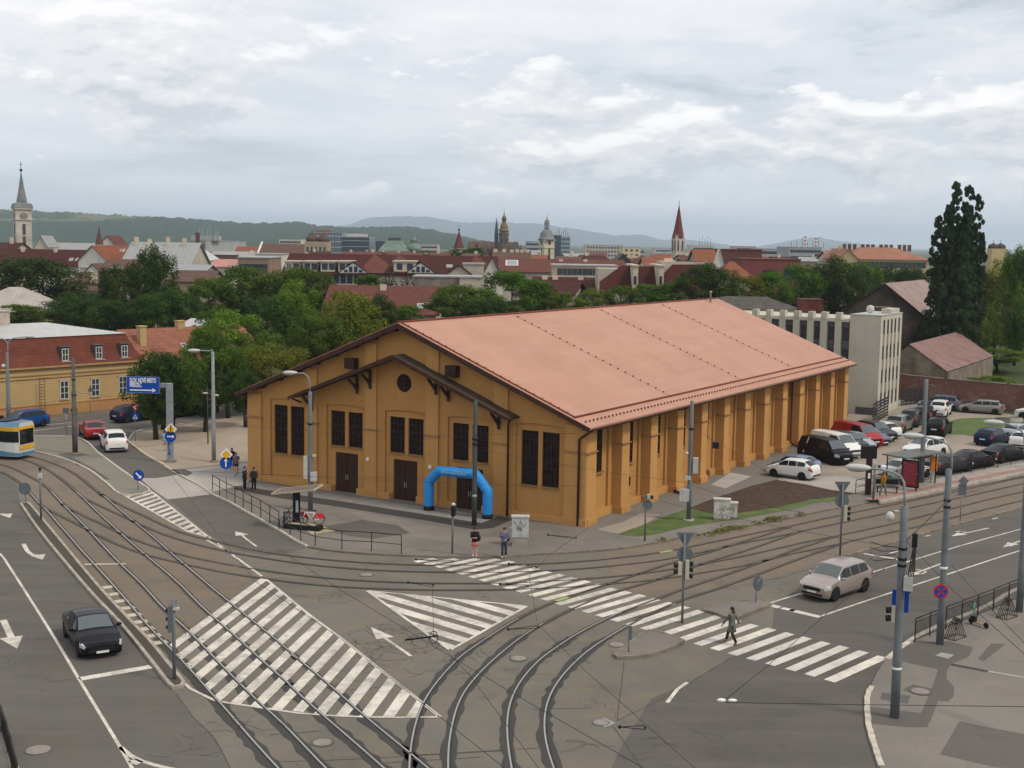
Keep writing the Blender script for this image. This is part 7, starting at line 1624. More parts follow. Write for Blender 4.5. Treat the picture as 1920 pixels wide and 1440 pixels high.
for x, k in S_: mb.v += [(x, y, z) for y, z in tsec(x, k)]
for i in range(3):
    for k in range(6): a, b = i*6+k, i*6+(k+1) % 6; mb.f.append((a, b, b+6, a+6)); mb.mi.append(1 if k in (2, 3, 4) else 0); mb.sm.append(False)
mb.f += [(5, 4, 3, 2, 1, 0), (18, 19, 20, 21, 22, 23)]; mb.mi += [0, 0]; mb.sm += [False, False]; tbod = mb.build('body', [M_tw, M_tb], tram, recalc=True)
def tband(name, z0, z1, m, off=.012, xs=(-11, 4.2, 4.9, 5.2), par=tram, side_=(-1, 1), front=True):
    mb = MB()
    for s in side_:
        for i in range(3):
            k0, k1 = S_[i][1], S_[i+1][1]; x0, x1 = S_[i][0], S_[i+1][0]; zz0 = z0 if callable(z0) else (lambda x: z0); zz1 = z1 if callable(z1) else (lambda x: z1); n = 24 if i == 0 else 2
            for j in range(n):
                xa, xb = x0+(x1-x0)*j/n, x0+(x1-x0)*(j+1)/n; ka, kb = k0+(k1-k0)*j/n, k0+(k1-k0)*(j+1)/n
                if xb < xs[0]: continue
                mb.add([(xa, s*(TW*ka+off), zz0(xa)), (xb, s*(TW*kb+off), zz0(xb)), (xb, s*(TW*kb+off), zz1(xb)), (xa, s*(TW*ka+off), zz1(xa))], [(0, 1, 2, 3)])
    if front: k = .74; q0, q1 = (z0(5.2) if callable(z0) else z0), (z1(5.2) if callable(z1) else z1); mb.add([(5.2+off, -TW*k-off, q0), (5.2+off, TW*k+off, q0), (5.2+off, TW*k+off, q1), (5.2+off, -TW*k-off, q1)], [(0, 1, 2, 3)])
    return mb.build(name, m, par)
tband('blue_skirt', .32, lambda x: .62+.40*math.sin(max(0, (x+9)/14)*PI)**1 if x > -9 else .62, M_tb)
tband('yellow_band', 2.36, lambda x: 2.67, M_ty); tband('window_strip', 1.45, 2.34, M_cglass, .018, xs=(-11, 0, 0, 0), front=False)
MB().bx(5.2, 5.225, -.82, .82, 1.25, 2.45).build('windscreen', M_cglass, tram); MB().bx(5.2, 5.24, -.90, .90, .80, 1.18).build('nose_panel', M_ty, tram)
for s in (-1, 1): MB().lathe([(.09, 0), (.09, .03)], 12, M=Matrix.Translation((5.24, s*.68, .98)) @ Matrix.Rotation(PI/2, 4, 'Y')).build('headlight', M_lamp, tram)
mb = MB(); mb.extr([(-2.4, -1.262, 1.4), (-1.2, -1.262, 1.4), (-3.4, -1.262, .45), (-4.6, -1.262, .45)], (0, -.006, 0)); mb.build('yellow_flash', M_ty, tram, recalc=True)
mb = MB(); mb.bx(-10, 3.9, -.85, .85, 3.005, 3.10); mb.bx(-7, 2.4, -.7, .7, 3.102, 3.28); mb.build('roof_equipment', M_blackp, tram)
mb = MB(); [mb.bx(x, x+.08, -TW-.03, -TW-.018, .5, 2.42) for x in (-5, -3.7, 1.2, 2.5)]; mb.build('door_edge', M_blackp, tram)
for x in (2.6, -7): 
    for s in (-1, 1): MB().lathe([(.33, -.06), (.33, .06)], 16, M=Matrix.Translation((x, s*.72, .34)) @ Matrix.Rotation(PI/2, 4, 'X')).build('wheel', M_steel, tram)

# ================================================================ PEOPLE
def skin_fig(name, verts, edges, radii, m, parent, sub=1):
    me = bpy.data.meshes.new(name); me.from_pydata([tuple(v) for v in verts], edges, []); o = bpy.data.objects.new(name, me); COL.objects.link(o)
    sk = o.modifiers.new('s', 'SKIN'); sk.use_smooth_shade = True
    for i, r_ in enumerate(radii):
        q = me.skin_vertices[0].data[i]; q.radius = (r_, r_) if not isinstance(r_, tuple) else r_; q.use_root = (i == 0)
    if sub: o.modifiers.new('u', 'SUBSURF').levels = sub; o.modifiers['u'].render_levels = sub
    dg = bpy.context.evaluated_depsgraph_get(); dg.update(); nm = bpy.data.meshes.new_from_object(o.evaluated_get(dg)); o.modifiers.clear(); o.data = nm
    nm.materials.clear(); nm.materials.append(m)
    for p in nm.polygons: p.use_smooth = True
    o.parent = parent; return o
M_skin = mat('skin', (.48, .27, .19), .6, .08, 3)
def cloth(name, c): return mat('cloth_'+name, c, .9, .18, 6)
def person(p, head, h, lab, top, legs, hair=(.03, .02, .015), stride=0.0, coat=0.0, skirt=0.0, bare=False, arms='down', longhair=False, bag=None, sleeves=True, shoe=(.05, .05, .05), z=KZ):
    """p world foot point, head = direction the person faces (local +y)"""
    hd = Vector(head); rz = math.atan2(hd.y, hd.x)-PI/2; r = empty('person', (p.x, p.y, z+.006), rz, lab, 'person'); s = h/1.72
    def V(*a): return Vector(a)*s
    st = stride/2; b = [V(0, 0, .93), V(0, 0, 1.12), V(0, .01, 1.34), V(0, 0, 1.45), V(0, .01, 1.52), V(0, .02, 1.60), V(0, .015, 1.68)]; rad = [.125, .115, .135, .075, .052, .088, .070]; E = [(0, 1), (1, 2), (2, 3), (3, 4), (4, 5), (5, 6)]
    for sd in (-1, 1):
        f = st*sd; i = len(b); kb = .10 if stride else .02
        b += [V(.09*sd, f*.15, .86), V(.095*sd, f*.62+kb*(1 if sd*stride < 0 else .3)*bool(stride), .49), V(.095*sd, f*1.05, .09), V(.095*sd, f*1.05+.13, .045)]; rad += [.088, .058, .042, .035]; E += [(0, i), (i, i+1), (i+1, i+2), (i+2, i+3)]
        j = len(b)
        if arms == 'down': ar = [V(.17*sd, 0, 1.40), V(.235*sd, -f*.5, 1.14), V(.245*sd, .05-f*.9, .90), V(.24*sd, .07-f*.95, .82)]
        elif arms == 'front': ar = [V(.17*sd, 0, 1.40), V(.22*sd, .03, 1.15), V(.10*sd, .22, 1.12), V(.04*sd, .26, 1.13)]
        else: ar = [V(.17*sd, 0, 1.40), V(.23*sd, .05, 1.16), V(.12*sd, .22, 1.30 if sd > 0 else 1.05), V(.07*sd, .25, 1.37 if sd > 0 else 1.04)]
        b += ar; rad += [.060, .043, .033, .032]; E += [(2, j), (j, j+1), (j+1, j+2), (j+2, j+3)]; w_ = ar[3]-ar[2]; w_.normalize()
        for q_ in range(5):
            n = len(b); o_ = (q_-1.5)*.018*s; fv = Vector((0, 1, 0)) if q_ < 4 else Vector((-sd, .4, 0)); base = ar[3]+Vector((0, o_, 0)) if q_ < 4 else ar[2]+(ar[3]-ar[2])*.6
            b += [base+w_*.045*s+(Vector((-sd, .6, 0))*.02*s if q_ == 4 else Vector()), base+w_*(.085+.008*(q_ in (1, 2)))*s*(1 if q_ < 4 else .6)+Vector((-sd*.014, 0, 0))*s]; rad += [.009, .008]; E += [(j+3 if q_ < 4 else j+3, n), (n, n+1)]
    body = skin_fig('body', b, E, [x*s for x in rad], M_skin, r)
    mt = cloth(lab[:14]+'_top', top); ml = cloth(lab[:14]+'_legs', legs)
    def garment(name, parts, m):
        mb = MB()
        for secs in parts:
            n = 12; o = len(mb.v)
            for c, rx, ry, dr in secs:
                dr = Vector(dr).normalized(); ax = Vector((1, 0, 0)) if abs(dr.x) < .9 else Vector((0, 0, 1)); ay = dr.cross(ax).normalized(); ax = ay.cross(dr).normalized()
                for k in range(n): w = 2*PI*k/n; mb.v.append(tuple(c+ax*rx*s*math.cos(w)+ay*ry*s*math.sin(w)))
            for i_ in range(len(secs)-1):
                for k in range(n): k2 = (k+1) % n; mb.f.append((o+i_*n+k, o+i_*n+k2, o+(i_+1)*n+k2, o+(i_+1)*n+k)); mb.mi.append(0); mb.sm.append(True)
            mb.f += [tuple(o+k for k in range(n)), tuple(o+(len(secs)-1)*n+k for k in range(n))]; mb.mi += [0, 0]; mb.sm += [False, False]
        return mb.build(name, m, r, recalc=True)
    up = (0, 0, 1); tor = [(V(0, 0, .86), .175, .145, up), (V(0, 0, 1.0), .168, .145, up), (V(0, .005, 1.15), .162, .145, up), (V(0, .01, 1.32), .190, .155, up), (V(0, .01, 1.42), .170, .120, up), (V(0, .01, 1.475), .085, .075, up)]
    if coat: tor = [(V(0, -.02, .93-coat), .235, .19, up), (V(0, -.01, .82), .20, .155, up)]+tor[1:]
    parts = [tor]
    for j in (11, 29):
        d1, d2 = b[j+1]-b[j], b[j+2]-b[j+1]
        if sleeves: parts.append([(b[j]-d1*.12, .075, .075, d1), (b[j], .072, .072, d1), (b[j+1], .058, .058, d1+d2), (b[j+1]+d2*.9, .045, .045, d2)])
        else: parts.append([(b[j]-d1*.12, .075, .075, d1), (b[j], .072, .072, d1), (b[j]+d1*.7, .066, .066, d1)])
    garment('top' if not coat else 'coat', parts, mt)
    li = [7, 25]
    if skirt: garment('skirt', [[(V(0, 0, .93-skirt), .20+skirt*.05, .16+skirt*.05, up), (V(0, 0, .80), .19, .15, up), (V(0, 0, .96), .155, .115, up)]], ml)
    else:
        parts = [[(V(0, 0, .80), .165, .12, up), (V(0, 0, .90), .17, .122, up), (V(0, 0, .99), .155, .115, up)]]
        for j in li:
            d1, d2 = b[j+1]-b[j], b[j+2]-b[j+1]
            parts.append([(b[j], .098, .10, d1), (b[j]+d1*.5, .090, .092, d1)]+([(b[j+1], .074, .076, d1+d2), (b[j+2]-d2*.06, .060, .062, d2)] if not bare else []))
        garment('trousers' if not bare else 'shorts', parts, ml)
    mh = mat('hair_%.2f' % hair[0], hair, .6, .2, 8); mb = MB(); c = b[5]+V(0, -.018, .045); mb.ball(c, .098*s, 12, 8, sc=(.98, 1.05, .92))
    if longhair: mb.ball(c+V(0, -.07, -.14), .085*s, 10, 7, sc=(1, .6, 1.6))
    mb.build('hair', mh, r)
    fc = b[5]; mb = MB(); [mb.ball(fc+V(.032*sd, .088, .012), .009*s, 6, 4, 0) for sd in (-1, 1)]; mb.box(fc+V(0, .089, -.042), (.034*s, .008*s, .008*s), 1); mb.build('face', [M_blk, mat('lips', (.30, .10, .09), .6, 0)], r)
    mb = MB(); mb.ball(fc+V(0, .098, -.012), .014*s, 6, 4, sc=(.8, 1, 1.5)); [mb.ball(fc+V(.086*sd, 0, 0), .02*s, 6, 4, sc=(.4, .8, 1.3)) for sd in (-1, 1)]; mb.build('nose_and_ears', M_skin, r)
    for j in li: q = b[j+2]; mb = MB(); mb.ball(q+V(0, .06, -.045), .052*s, 8, 5, sc=(.85, 2.0, .75)); mb.build('shoe', cloth('shoe%.1f' % shoe[0], shoe), r)
    if bag: mb = MB(); mb.ball(V(*bag[:3]), .17*s, 10, 6, sc=(.75, .5, 1.15)); bo = mb.build('backpack', cloth('bag', (.018, .018, .022)), None); tag(bo, bag[3], 'bag'); bo.location = r.location; bo.rotation_euler = r.rotation_euler
    return r
tc = lambda x, y, z=KZ: -(G(x, y, z)-CAMP).normalized()
person(G(890, 1043, KZ), tc(890, 1043), 1.70, 'woman in a black jacket and coral skirt waiting at the crossing', (.014, .014, .016), (.52, .16, .10), (.035, .022, .016), arms='front', skirt=.30, longhair=True, bag=(-.22, -.10, 1.05, 'small black shoulder bag carried by the woman in the coral skirt'), shoe=(.6, .58, .55))
person(G(945, 1045, KZ), tc(945, 1045), 1.74, 'person in blue jacket, beige top and dark jeans waiting near the switch cabinets', (.10, .12, .19), (.035, .045, .075), (.05, .022, .014), stride=.12, arms='phone', longhair=False, bag=(-.20, -.06, 1.08, 'dark bag held by the person in dark jeans at the crossing'), shoe=(.6, .58, .55))
person(G(1371, 1207, .01), -dirpx((1120, 1170), (1280, 1210)), 1.70, 'walker in a long grey green coat crossing the zebra stripes', (.115, .125, .105), (.035, .022, .018), (.035, .020, .014), stride=.62, coat=.36, arms='down', longhair=True, shoe=(.16, .09, .05), z=.02)
person(G(459, 919, KZ), dirpx((475, 918), (440, 916)), 1.72, 'elderly person in dark navy at the left corner of the orange hall', (.018, .022, .035), (.012, .012, .015), (.06, .05, .045), arms='down')
person(G(476, 920, KZ), tc(476, 920)*-1, 1.70, 'elderly person in a light striped shirt beside the one in navy', (.20, .17, .17), (.02, .02, .025), (.05, .04, .035), stride=.15)
person(G(435, 880, KZ), tc(435, 880), 1.68, 'woman in a long black dress with pale shawl walking on the concrete path', (.016, .014, .016), (.016, .014, .016), (.10, .05, .03), skirt=.6, arms='down', longhair=True, shoe=(.4, .3, .2))
person(G(443, 891, KZ), tc(443, 891), 1.74, 'man in grey T-shirt and dark shorts walking beside the woman in black', (.12, .12, .15), (.03, .035, .05), (.16, .10, .06), stride=.3, bare=True, sleeves=False)
person(G(309, 846, KZ), tc(309, 846)*-1, 1.70, 'person in pale blue shirt and white shorts just left of the gantry post', (.22, .38, .48), (.52, .50, .47), (.02, .014, .012), bare=True, stride=.2, sleeves=False)
person(G(325, 803, KZ), tc(325, 803), 1.72, 'person dressed in black in the tree shade behind the gantry post', (.012, .012, .014), (.012, .012, .014), arms='down')
person(G(1655, 929, .24), dirpx((1655, 929), (1700, 921)), 1.74, 'person in an ochre jacket and grey trousers walking on the tram platform', (.42, .19, .02), (.19, .185, .18), (.09, .05, .03), stride=.45, longhair=True, z=.24)
# ================================================================ STREET FURNITURE
M_pole = mat('grey_steel_pole', (.13, .145, .155), .6, .2, 1.5); M_pole_c = mat('old_concrete_pole', (.095, .088, .080), .85, .35, 2); M_pole_d = mat('dark_green_grey_pole', (.055, .066, .068), .7, .25, 2); M_pole_l = mat('light_galvanised_post', (.24, .255, .265), .55, .2, 2)
M_lampw = mat('lamp_housing', (.46, .46, .44), .45, .08, 3); M_box = mat('grey_white_cabinet', (.42, .42, .40), .6, .15, 2.5); M_signback = mat('sign_back_grey', (.11, .125, .135), .6, .15, 3)
S_blue = mat('sign_blue', (.008, .055, .33), .45, .05, 2); S_red = mat('sign_red', (.50, .02, .02), .45, .05, 2); S_white = mat('sign_white', (.72, .72, .70), .5, .04, 2); S_yel = mat('sign_yellow', (.72, .40, .01), .45, .05, 2); M_sigbody = mat('signal_cream', (.42, .40, .31), .6, .1, 4); M_rail = mat('black_railing_paint', (.022, .020, .018), .55, .2, 4)
def hbase(p, top, z=0.0):
    g = G(*p, z); return g, HZ(g, top)
def camrz(g): return math.atan2(-g.x, g.y)               # turns local -y towards the viewer
def pole(lab, base, ytop, r0=.16, r1=.11, m=None, name='catenary_pole', cat='pole', z=KZ, plinth=True):
    g, h = hbase(base, ytop, z); r = empty(name, g, camrz(g), lab, cat); h -= z
    MB().lathe([(r0, 0), (r0*.98, h*.33), (r0*.9, h*.335), (r0*.86, h*.66), (r1*1.05, h*.665), (r1, h), (r1*.6, h+.03)], 14).build('shaft', m or M_pole, r)
    if plinth: MB().lathe([(r0*1.9, -.02), (r0*1.8, .10), (r0*1.3, .13)], 14).build('base', M_kerb_d, r)
    r['h'] = h; return r, g, h
def pt(g, x, y):                                      # picture point at the pole's depth, in the pole's own frame
    v = D(x, y, g.y)-g; return Matrix.Rotation(-camrz(g), 4, 'Z') @ v
def lamp_arm(r, g, pts, head, r_=.045, m=None):
    P = [pt(g, *p) for p in pts]; P = [Vector((p.x, 0, p.z)) for p in P]; a = MB().tube(catmull(P, .25), r_, 8).build('lamp_arm', m or M_pole_l, r)
    e = P[-1]; d = -1 if head < 0 else 1; mb = MB(); mb.ball((e.x+d*.42, 0, e.z+.02), .5, 14, 8, sc=(1, .36, .27)); mb.build('lamp_head', M_lampw, r)
    MB().ball((e.x+d*.46, 0, e.z-.06), .36, 12, 6, sc=(1, .4, .28)).build('lamp_glass', glassmat('lamp_glass', (.30, .30, .29), .2), r)
def boxpart(r, name, m, c, d, sub=None): return MB().box(c, d).build(name, m, r)
def clamp(r, z, rr): MB().lathe([(rr, z-.05), (rr, z+.05)], 12).build('clamp', M_blackp, r)
# catenary / lamp poles
r, g, h = pole('tall grey lamp pole on the tan plaza left of the hall', (401, 866), 660, .17, .12, M_pole_l); lamp_arm(r, g, [(398, 662), (398, 672 - 12), (396, 648), (386, 659 - 2), (372, 657)], -1) if False else lamp_arm(r, g, [(398.5, 662), (398, 668 - 12), (393, 660 - 2), (382, 657), (374, 657)], -1)
r, g, h = pole('old dark pole on the tram island beside the tram', (141, 851), 672, .22, .14, M_pole_c, z=.10); clamp(r, h*.62, .21); clamp(r, h*.78, .19)
r, g, h = pole('lamp pole with two arms before the yellow mansard building', (17, 800), 660, .2, .13, M_pole); lamp_arm(r, g, [(14.5, 661), (14.5, 646), (20, 636.5), (32, 633.5), (46, 632.5)], 1); lamp_arm(r, g, [(14.5, 661), (14.5, 646), (9, 637), (-2, 634), (-16, 633.5)], -1); MB().ball((-.35, 0, h-1.3), .2, 8, 6).build('camera', M_lampw, r)
r, g, h = pole('grey lamp pole with cable boxes before the first hall door', (582, 957), 735, .165, .13, M_pole, plinth=False); lamp_arm(r, g, [(581, 735), (581, 722), (579, 708), (570, 700), (556, 699)], -1, .04)
boxpart(r, 'cable_box', M_box, (-.32, 0, h-5.0), (.26, .3, 1.5)); boxpart(r, 'cable_box', M_box, (.22, -.12, h-5.6), (.44, .22, .6)); clamp(r, h-2.1, .19); boxpart(r, 'camera', M_lampw, (.25, -.1, h-4.2), (.25, .16, .14))
r, g, h = pole('dark pole in front of the inflatable arch', (889, 985), 752, .16, .12, M_pole_d, plinth=False); clamp(r, h-2.4, .2); clamp(r, h-2.7, .2); MB().lathe([(.158, h-6.1), (.158, h-5.95)], 12).build('sticker', S_white, r)
r, g, h = pole('grey pole with white switch boxes on the lawn beside the hall', (1291, 976), 752, .15, .12, M_pole); boxpart(r, 'cable_box', M_box, (.35, 0, h-4.2), (.32, .34, 1.0)); boxpart(r, 'cable_box', M_box, (-.32, -.14, h-6.15), (.62, .3, .8)); boxpart(r, 'cable_box', M_box, (-.12, -.24, h-5.0), (.36, .24, .22)); MB().ball((-.24, -.2, h-3.4), .12, 8, 5).build('camera', M_lampw, r); MB().lathe([(.36, -.02), (.36, .10)], 16).build('foot_ring', M_conc, r); clamp(r, h-1.8, .19)
MB().box((1.6, .6, h-2.9), (.42, .42, .42), M=Matrix.Identity(4)).build('insulator_weight', M_blackp, r)
r, g, h = pole('nearest big grey pole carrying lamp, camera and signal box', (1677, 1345), 950, .175, .145, M_pole, z=.09, plinth=False)
lamp_arm(r, g, [(1696, 951), (1696, 930), (1695, 905), (1688, 893), (1672, 886), (1650, 882), (1630, 882)], -1, .045, M_pole_l)
MB().tube([pt(g, 1690, 962), pt(g, 1684, 958.5), pt(g, 1676, 958)], .04, 6).build('camera_arm', M_lampw, r); v = pt(g, 1669, 966); mb = MB(); mb.ball((v.x, v.y, v.z-.05), .17, 12, 8, sc=(1, 1, 1.15)); mb.build('dome_camera', M_lampw, r)
for zz in (h-1.6, h-2.0, h-2.25): clamp(r, zz, .17)
boxpart(r, 'junction_box', M_blackp, (.42, 0, h-1.25), (.20, .24, .52)); boxpart(r, 'junction_box', M_box, (.26, -.12, h-2.9), (.34, .26, .55))
mb = MB(); [mb.tube([(.38+.03*k, -.12, h-1.5), (.30+.05*k, -.18, h-2.1-.1*k), (.22+.04*k, -.2, h-2.9-.12*k)], .022, 5) for k in range(4)]; [mb.tube([(-.22, -.1, h-1.55-.15*k), (-.7-.1*k, .1, h-1.6-.2*k), (-1.2, .3, h-1.5-.22*k)], .014, 4) for k in range(4)]; mb.build('cable_loops', M_blackp, r)
v = pt(g, 1688, 1130); boxpart(r, 'sign_panel', S_blue, (v.x, .24, v.z), (.62, .03, .86)); v = pt(g, 1671, 1152)
boxpart(r, 'signal_head', M_sigbody, (v.x+.08, .02, v.z), (.14, .24, .62)); mb = MB(); [mb.tube([(v.x, .02, v.z+k), (v.x-.20, .02, v.z+k-.03)], [.11, .125], 10) for k in (-.17, .15)]; mb.build('signal_visor', M_blackp, r); MB().lathe([(.18, 1.9), (.18, 2.0)], 12).build('sticker', S_white, r)
r, g, h = pole('big grey pole with a lamp bracket and the no-stopping sign', (1762, 1208), 880, .17, .14, M_pole, z=.09, plinth=False)
lamp_arm(r, g, [(1784.5, 881), (1785, 862), (1784, 845), (1778, 834), (1764, 827), (1745, 823), (1730, 821)], -1, .045, M_pole_l); clamp(r, h-1.4, .165); clamp(r, h-1.7, .165); MB().lathe([(.172, 3.5), (.172, 3.62)], 12).build('sticker', S_white, r)
r, g, h = pole('big grey pole at the right edge by the bicycle stands', (1911, 1147), 850, .17, .14, M_pole, z=.09, plinth=False); lamp_arm(r, g, [(1921, 852), (1921, 830), (1917, 811), (1905, 802), (1892, 798), (1880, 796)], -1, .045, M_pole_l)
r, g, h = pole('pole standing among the parked cars behind the tram shelter', (1727, 908), 712, .2, .15, M_pole)
# steel tower of the direction sign
g, h = hbase((319.6, 866), 718.6, KZ); r = empty('sign_gantry', g, camrz(g)*0, 'grey box-section gantry post with an arm holding the blue direction board', 'sign post'); h -= KZ
MB().bx(-.23, .23, -.2, .2, 0, h).build('post', M_pole_l, r); a1 = D(301, 723, g.y)-g; MB().bx(a1.x, -.232, -.13, .13, h-.36, h).build('arm', M_pole_l, r); MB().bx(-.4, .4, -.36, .36, -.02, .12).build('base', M_kerb_d, r)
me = text_obj('MELE', .36, S_blue); 
for i, ch in enumerate('MELE'): o = put('graffiti', text_obj(ch, .42, S_blue), r, (-.13, -.205, 1.75-.38*i)); o.rotation_euler = (PI/2, 0, 0)
v = D(322, 804, g.y)-g; MB().box((v.x, -.26, v.z), (.66, .03, .66), M=Matrix.Identity(4)).build('x', S_white, r); bpy.data.objects.remove(bpy.data.objects['x'])
def disc(name, m, r, c, rad, mb=None, seg=24, th=.02, par=None): return MB().lathe([(rad, 0), (rad, th)], seg, M=Matrix.Translation(c) @ Matrix.Rotation(PI/2, 4, 'X')).build(name, m, r)
def diamond(r, c, s, m1=None, m2=None):
    d1 = MB().lathe([(s, 0), (s, .02)], 4, smooth=False, M=Matrix.Translation(c) @ Matrix.Rotation(PI/2, 4, 'X')).build('sign_plate', m1 or S_white, r); MB().lathe([(s*.66, .022), (s*.66, .03)], 4, smooth=False, M=Matrix.Translation(c) @ Matrix.Rotation(PI/2, 4, 'X')).build('yellow_field', m2 or S_yel, d1); return d1
def barrow(r, c, L, rot, w=.10):          # white arrow on a blue disc
    Mx = Matrix.Translation(c) @ Matrix.Rotation(rot, 4, 'Y'); mb = MB(); mb.box((0, 0, -.06*L), (w, .008, L*.8), M=Mx); mb.add([Mx @ Vector(p) for p in ((-w*1.6, -.005, L*.22), (w*1.6, -.005, L*.22), (0, -.005, L*.55))], [(0, 1, 2)]); return mb.build('arrow_symbol', S_white, r)
d_ = diamond(r, (v.x, -.24, v.z), .50); MB().box((v.x, -.275, v.z), (.08, .008, .72), M=Matrix.Identity(4)).build('black_bar', M_blk, d_).rotation_euler = (0, 0, 0)
v = D(321, 817.5, g.y)-g; p_ = disc('sign_plate', S_blue, r, (v.x, -.24, v.z), .46); barrow(p_, (v.x, -.27, v.z), .6, PI/2, .09)
# direction board: its own thing hanging on the arm
bl, brr = D(238.6, 703, g.y), D(301.4, 703, g.y); bb = D(270, 734, g.y); bw = brr.x-bl.x; bh = bl.z-bb.z
bs = empty('direction_sign', (bl.x, g.y-.16, bb.z-.1), -R(3), 'blue motorway style board reading SLOV. NOVÉ MESTO and MISKOLC with a white arrow', 'road sign')
MB().bx(0, bw, -.08, .02, 0, bh).build('panel', S_blue, bs); MB().bx(.05, bw-.05, -.086, -.081, .05, bh-.05).build('panel_face', S_blue, bs); 
mb = MB(); [mb.bx(*q) for q in ((0, bw, -.10, -.087, 0, .045), (0, bw, -.10, -.087, bh-.045, bh), (0, .045, -.10, -.087, .046, bh-.046), (bw-.045, bw, -.10, -.087, .046, bh-.046))]; mb.build('border', mat('blue_edge', (.12, .20, .42), .5, .05), bs)
for s_, z_ in (('SLOV. NOVÉ MESTO', bh*.66), ('MISKOLC', bh*.38)):
    me = text_obj(s_, .36, S_white); w_ = max(v_.co.x for v_ in me.vertices); o = put('lettering', me, bs, (bw*.10, -.092, z_)); o.rotation_euler = (PI/2, 0, 0); k_ = (bw*.80 if 'NOV' in s_ else bw*.36)/w_; o.scale = (k_, 1.35, 1)
mb = MB(); mb.bx(bw*.10, bw*.80, -.098, -.088, bh*.15, bh*.22); mb.extr([(bw*.78, -.088, bh*.06), (bw*.90, -.088, bh*.185), (bw*.78, -.088, bh*.31)], (0, -.01, 0)); mb.build('arrow', S_white, bs)
# small sign posts
def post(lab, base, ytop, z=KZ, r_=.035, m=None, name='sign_post', cat='road sign', rz=0.0):
    g, h = hbase(base, ytop, z); h -= z; r = empty(name, g, rz, lab, cat); MB().tube([(0, 0, 0), (0, 0, h)], r_, 8).build('post', m or M_pole_l, r); return r, g, h
def at_(g, x, y): v = D(x, y, g.y)-g; return Vector((v.x, -.05, v.z))
r, g, h = post('yield sign above a blue pedestrian crossing sign at the plaza tip', (254, 827), 755)
c = at_(g, 254, 762); k_ = MB().extr([(c.x-.46, -.05, c.z+.25), (c.x+.46, -.05, c.z+.25), (c.x, -.05, c.z-.52)], (0, -.015, 0)).build('sign_plate', S_red, r, recalc=True); MB().extr([(c.x-.27, -.067, c.z+.15), (c.x+.27, -.067, c.z+.15), (c.x, -.067, c.z-.31)], (0, -.006, 0)).build('white_field', S_white, k_, recalc=True)
c = at_(g, 254, 781); k_ = MB().box((c.x, -.06, c.z), (.62, .02, .62)).build('sign_plate', S_blue, r); MB().extr([(c.x-.22, -.072, c.z-.2), (c.x+.22, -.072, c.z-.2), (c.x, -.072, c.z+.22)], (0, -.006, 0)).build('white_triangle', S_white, k_, recalc=True); mb = MB(); mb.ball((c.x, -.08, c.z+.06), .03, 6, 4); mb.extr([(c.x-.07, -.08, c.z-.15), (c.x+.02, -.08, c.z-.15), (c.x+.04, -.08, c.z+.05), (c.x-.03, -.08, c.z+.05)], (0, -.004, 0)); mb.build('walker_symbol', M_blk, k_)
r, g, h = post('priority diamond above a blue arrow disc at the corner railing', (425, 935), 850)
c = at_(g, 424.5, 852); diamond(r, c, .46); c = at_(g, 424, 868); k_ = disc('sign_plate', S_blue, r, c, .43); barrow(k_, c+Vector((0, -.03, 0)), .6, 0, .09)
r, g, h = post('blue keep-right disc at the tip of the tram island', (259, 919), 889, z=.10)
c = at_(g, 260, 891); k_ = disc('sign_plate', S_blue, r, c, .40); barrow(k_, c+Vector((0, -.03, 0)), .55, R(135), .10)
r, g, h = post('small grey-backed sign beside the tram island', (125.6, 815), 768, z=.02); c = at_(g, 123, 770); MB().box((c.x, -.04, c.z), (.5, .02, .5)).build('sign_plate', M_signback, r)
r, g, h = post('warning triangle seen from behind before the yellow building', (169.6, 775), 722); c = at_(g, 169.6, 729); MB().extr([(c.x-.28, -.04, c.z-.3), (c.x+.28, -.04, c.z-.3), (c.x, -.04, c.z+.42)], (0, -.02, 0)).build('sign_plate', M_signback, r, recalc=True)
r, g, h = post('round sign seen from behind at the start of the narrow strip island', (48, 941), 908, z=.13); c = at_(g, 47, 916); disc('sign_plate', M_signback, r, c, .42)
r, g, h = post('round sign seen from behind on the small right-hand island', (1417, 1129), 1079, z=.13); c = at_(g, 1420.5, 1093); k_ = disc('sign_plate', M_signback, r, c, .40); k_.scale = (.62, 1, 1); k_.location.x += c.x*.38; mb = MB(); mb.tube([c+Vector((-.15, -.03, -.25)), c+Vector((.12, -.03, .28))], .02, 5); mb.build('mount', M_pole_l, r)
r, g, h = post('small dark sign seen edge-on on the left-hand island', (1178.5, 1222), 1172, z=.13); c = at_(g, 1181.5, 1186); MB().box((c.x, -.04, c.z), (.16, .03, .62)).build('sign_plate', M_signback, r)
r, g, h = post('diamond and square plates seen from behind right of the big poles', (1800, 979.5), 895, z=.02); c = at_(g, 1806, 902); MB().lathe([(.36, 0), (.36, .02)], 4, smooth=False, M=Matrix.Translation(c) @ Matrix.Rotation(PI/2, 4, 'X')).build('sign_plate', M_signback, r); c = at_(g, 1804, 918); MB().box((c.x, -.04, c.z), (.55, .02, .75)).build('sign_plate', M_signback, r)
r, g, h = post('low black waste bin sign post before the yellow building', (122, 803), 766, z=.02); c = at_(g, 124, 769); MB().box((c.x, -.04, c.z), (.55, .02, .4)).build('sign_plate', M_signback, r); MB().box((c.x+.75, -.04, c.z), (.5, .3, .36)).build('box', M_blackp, r)
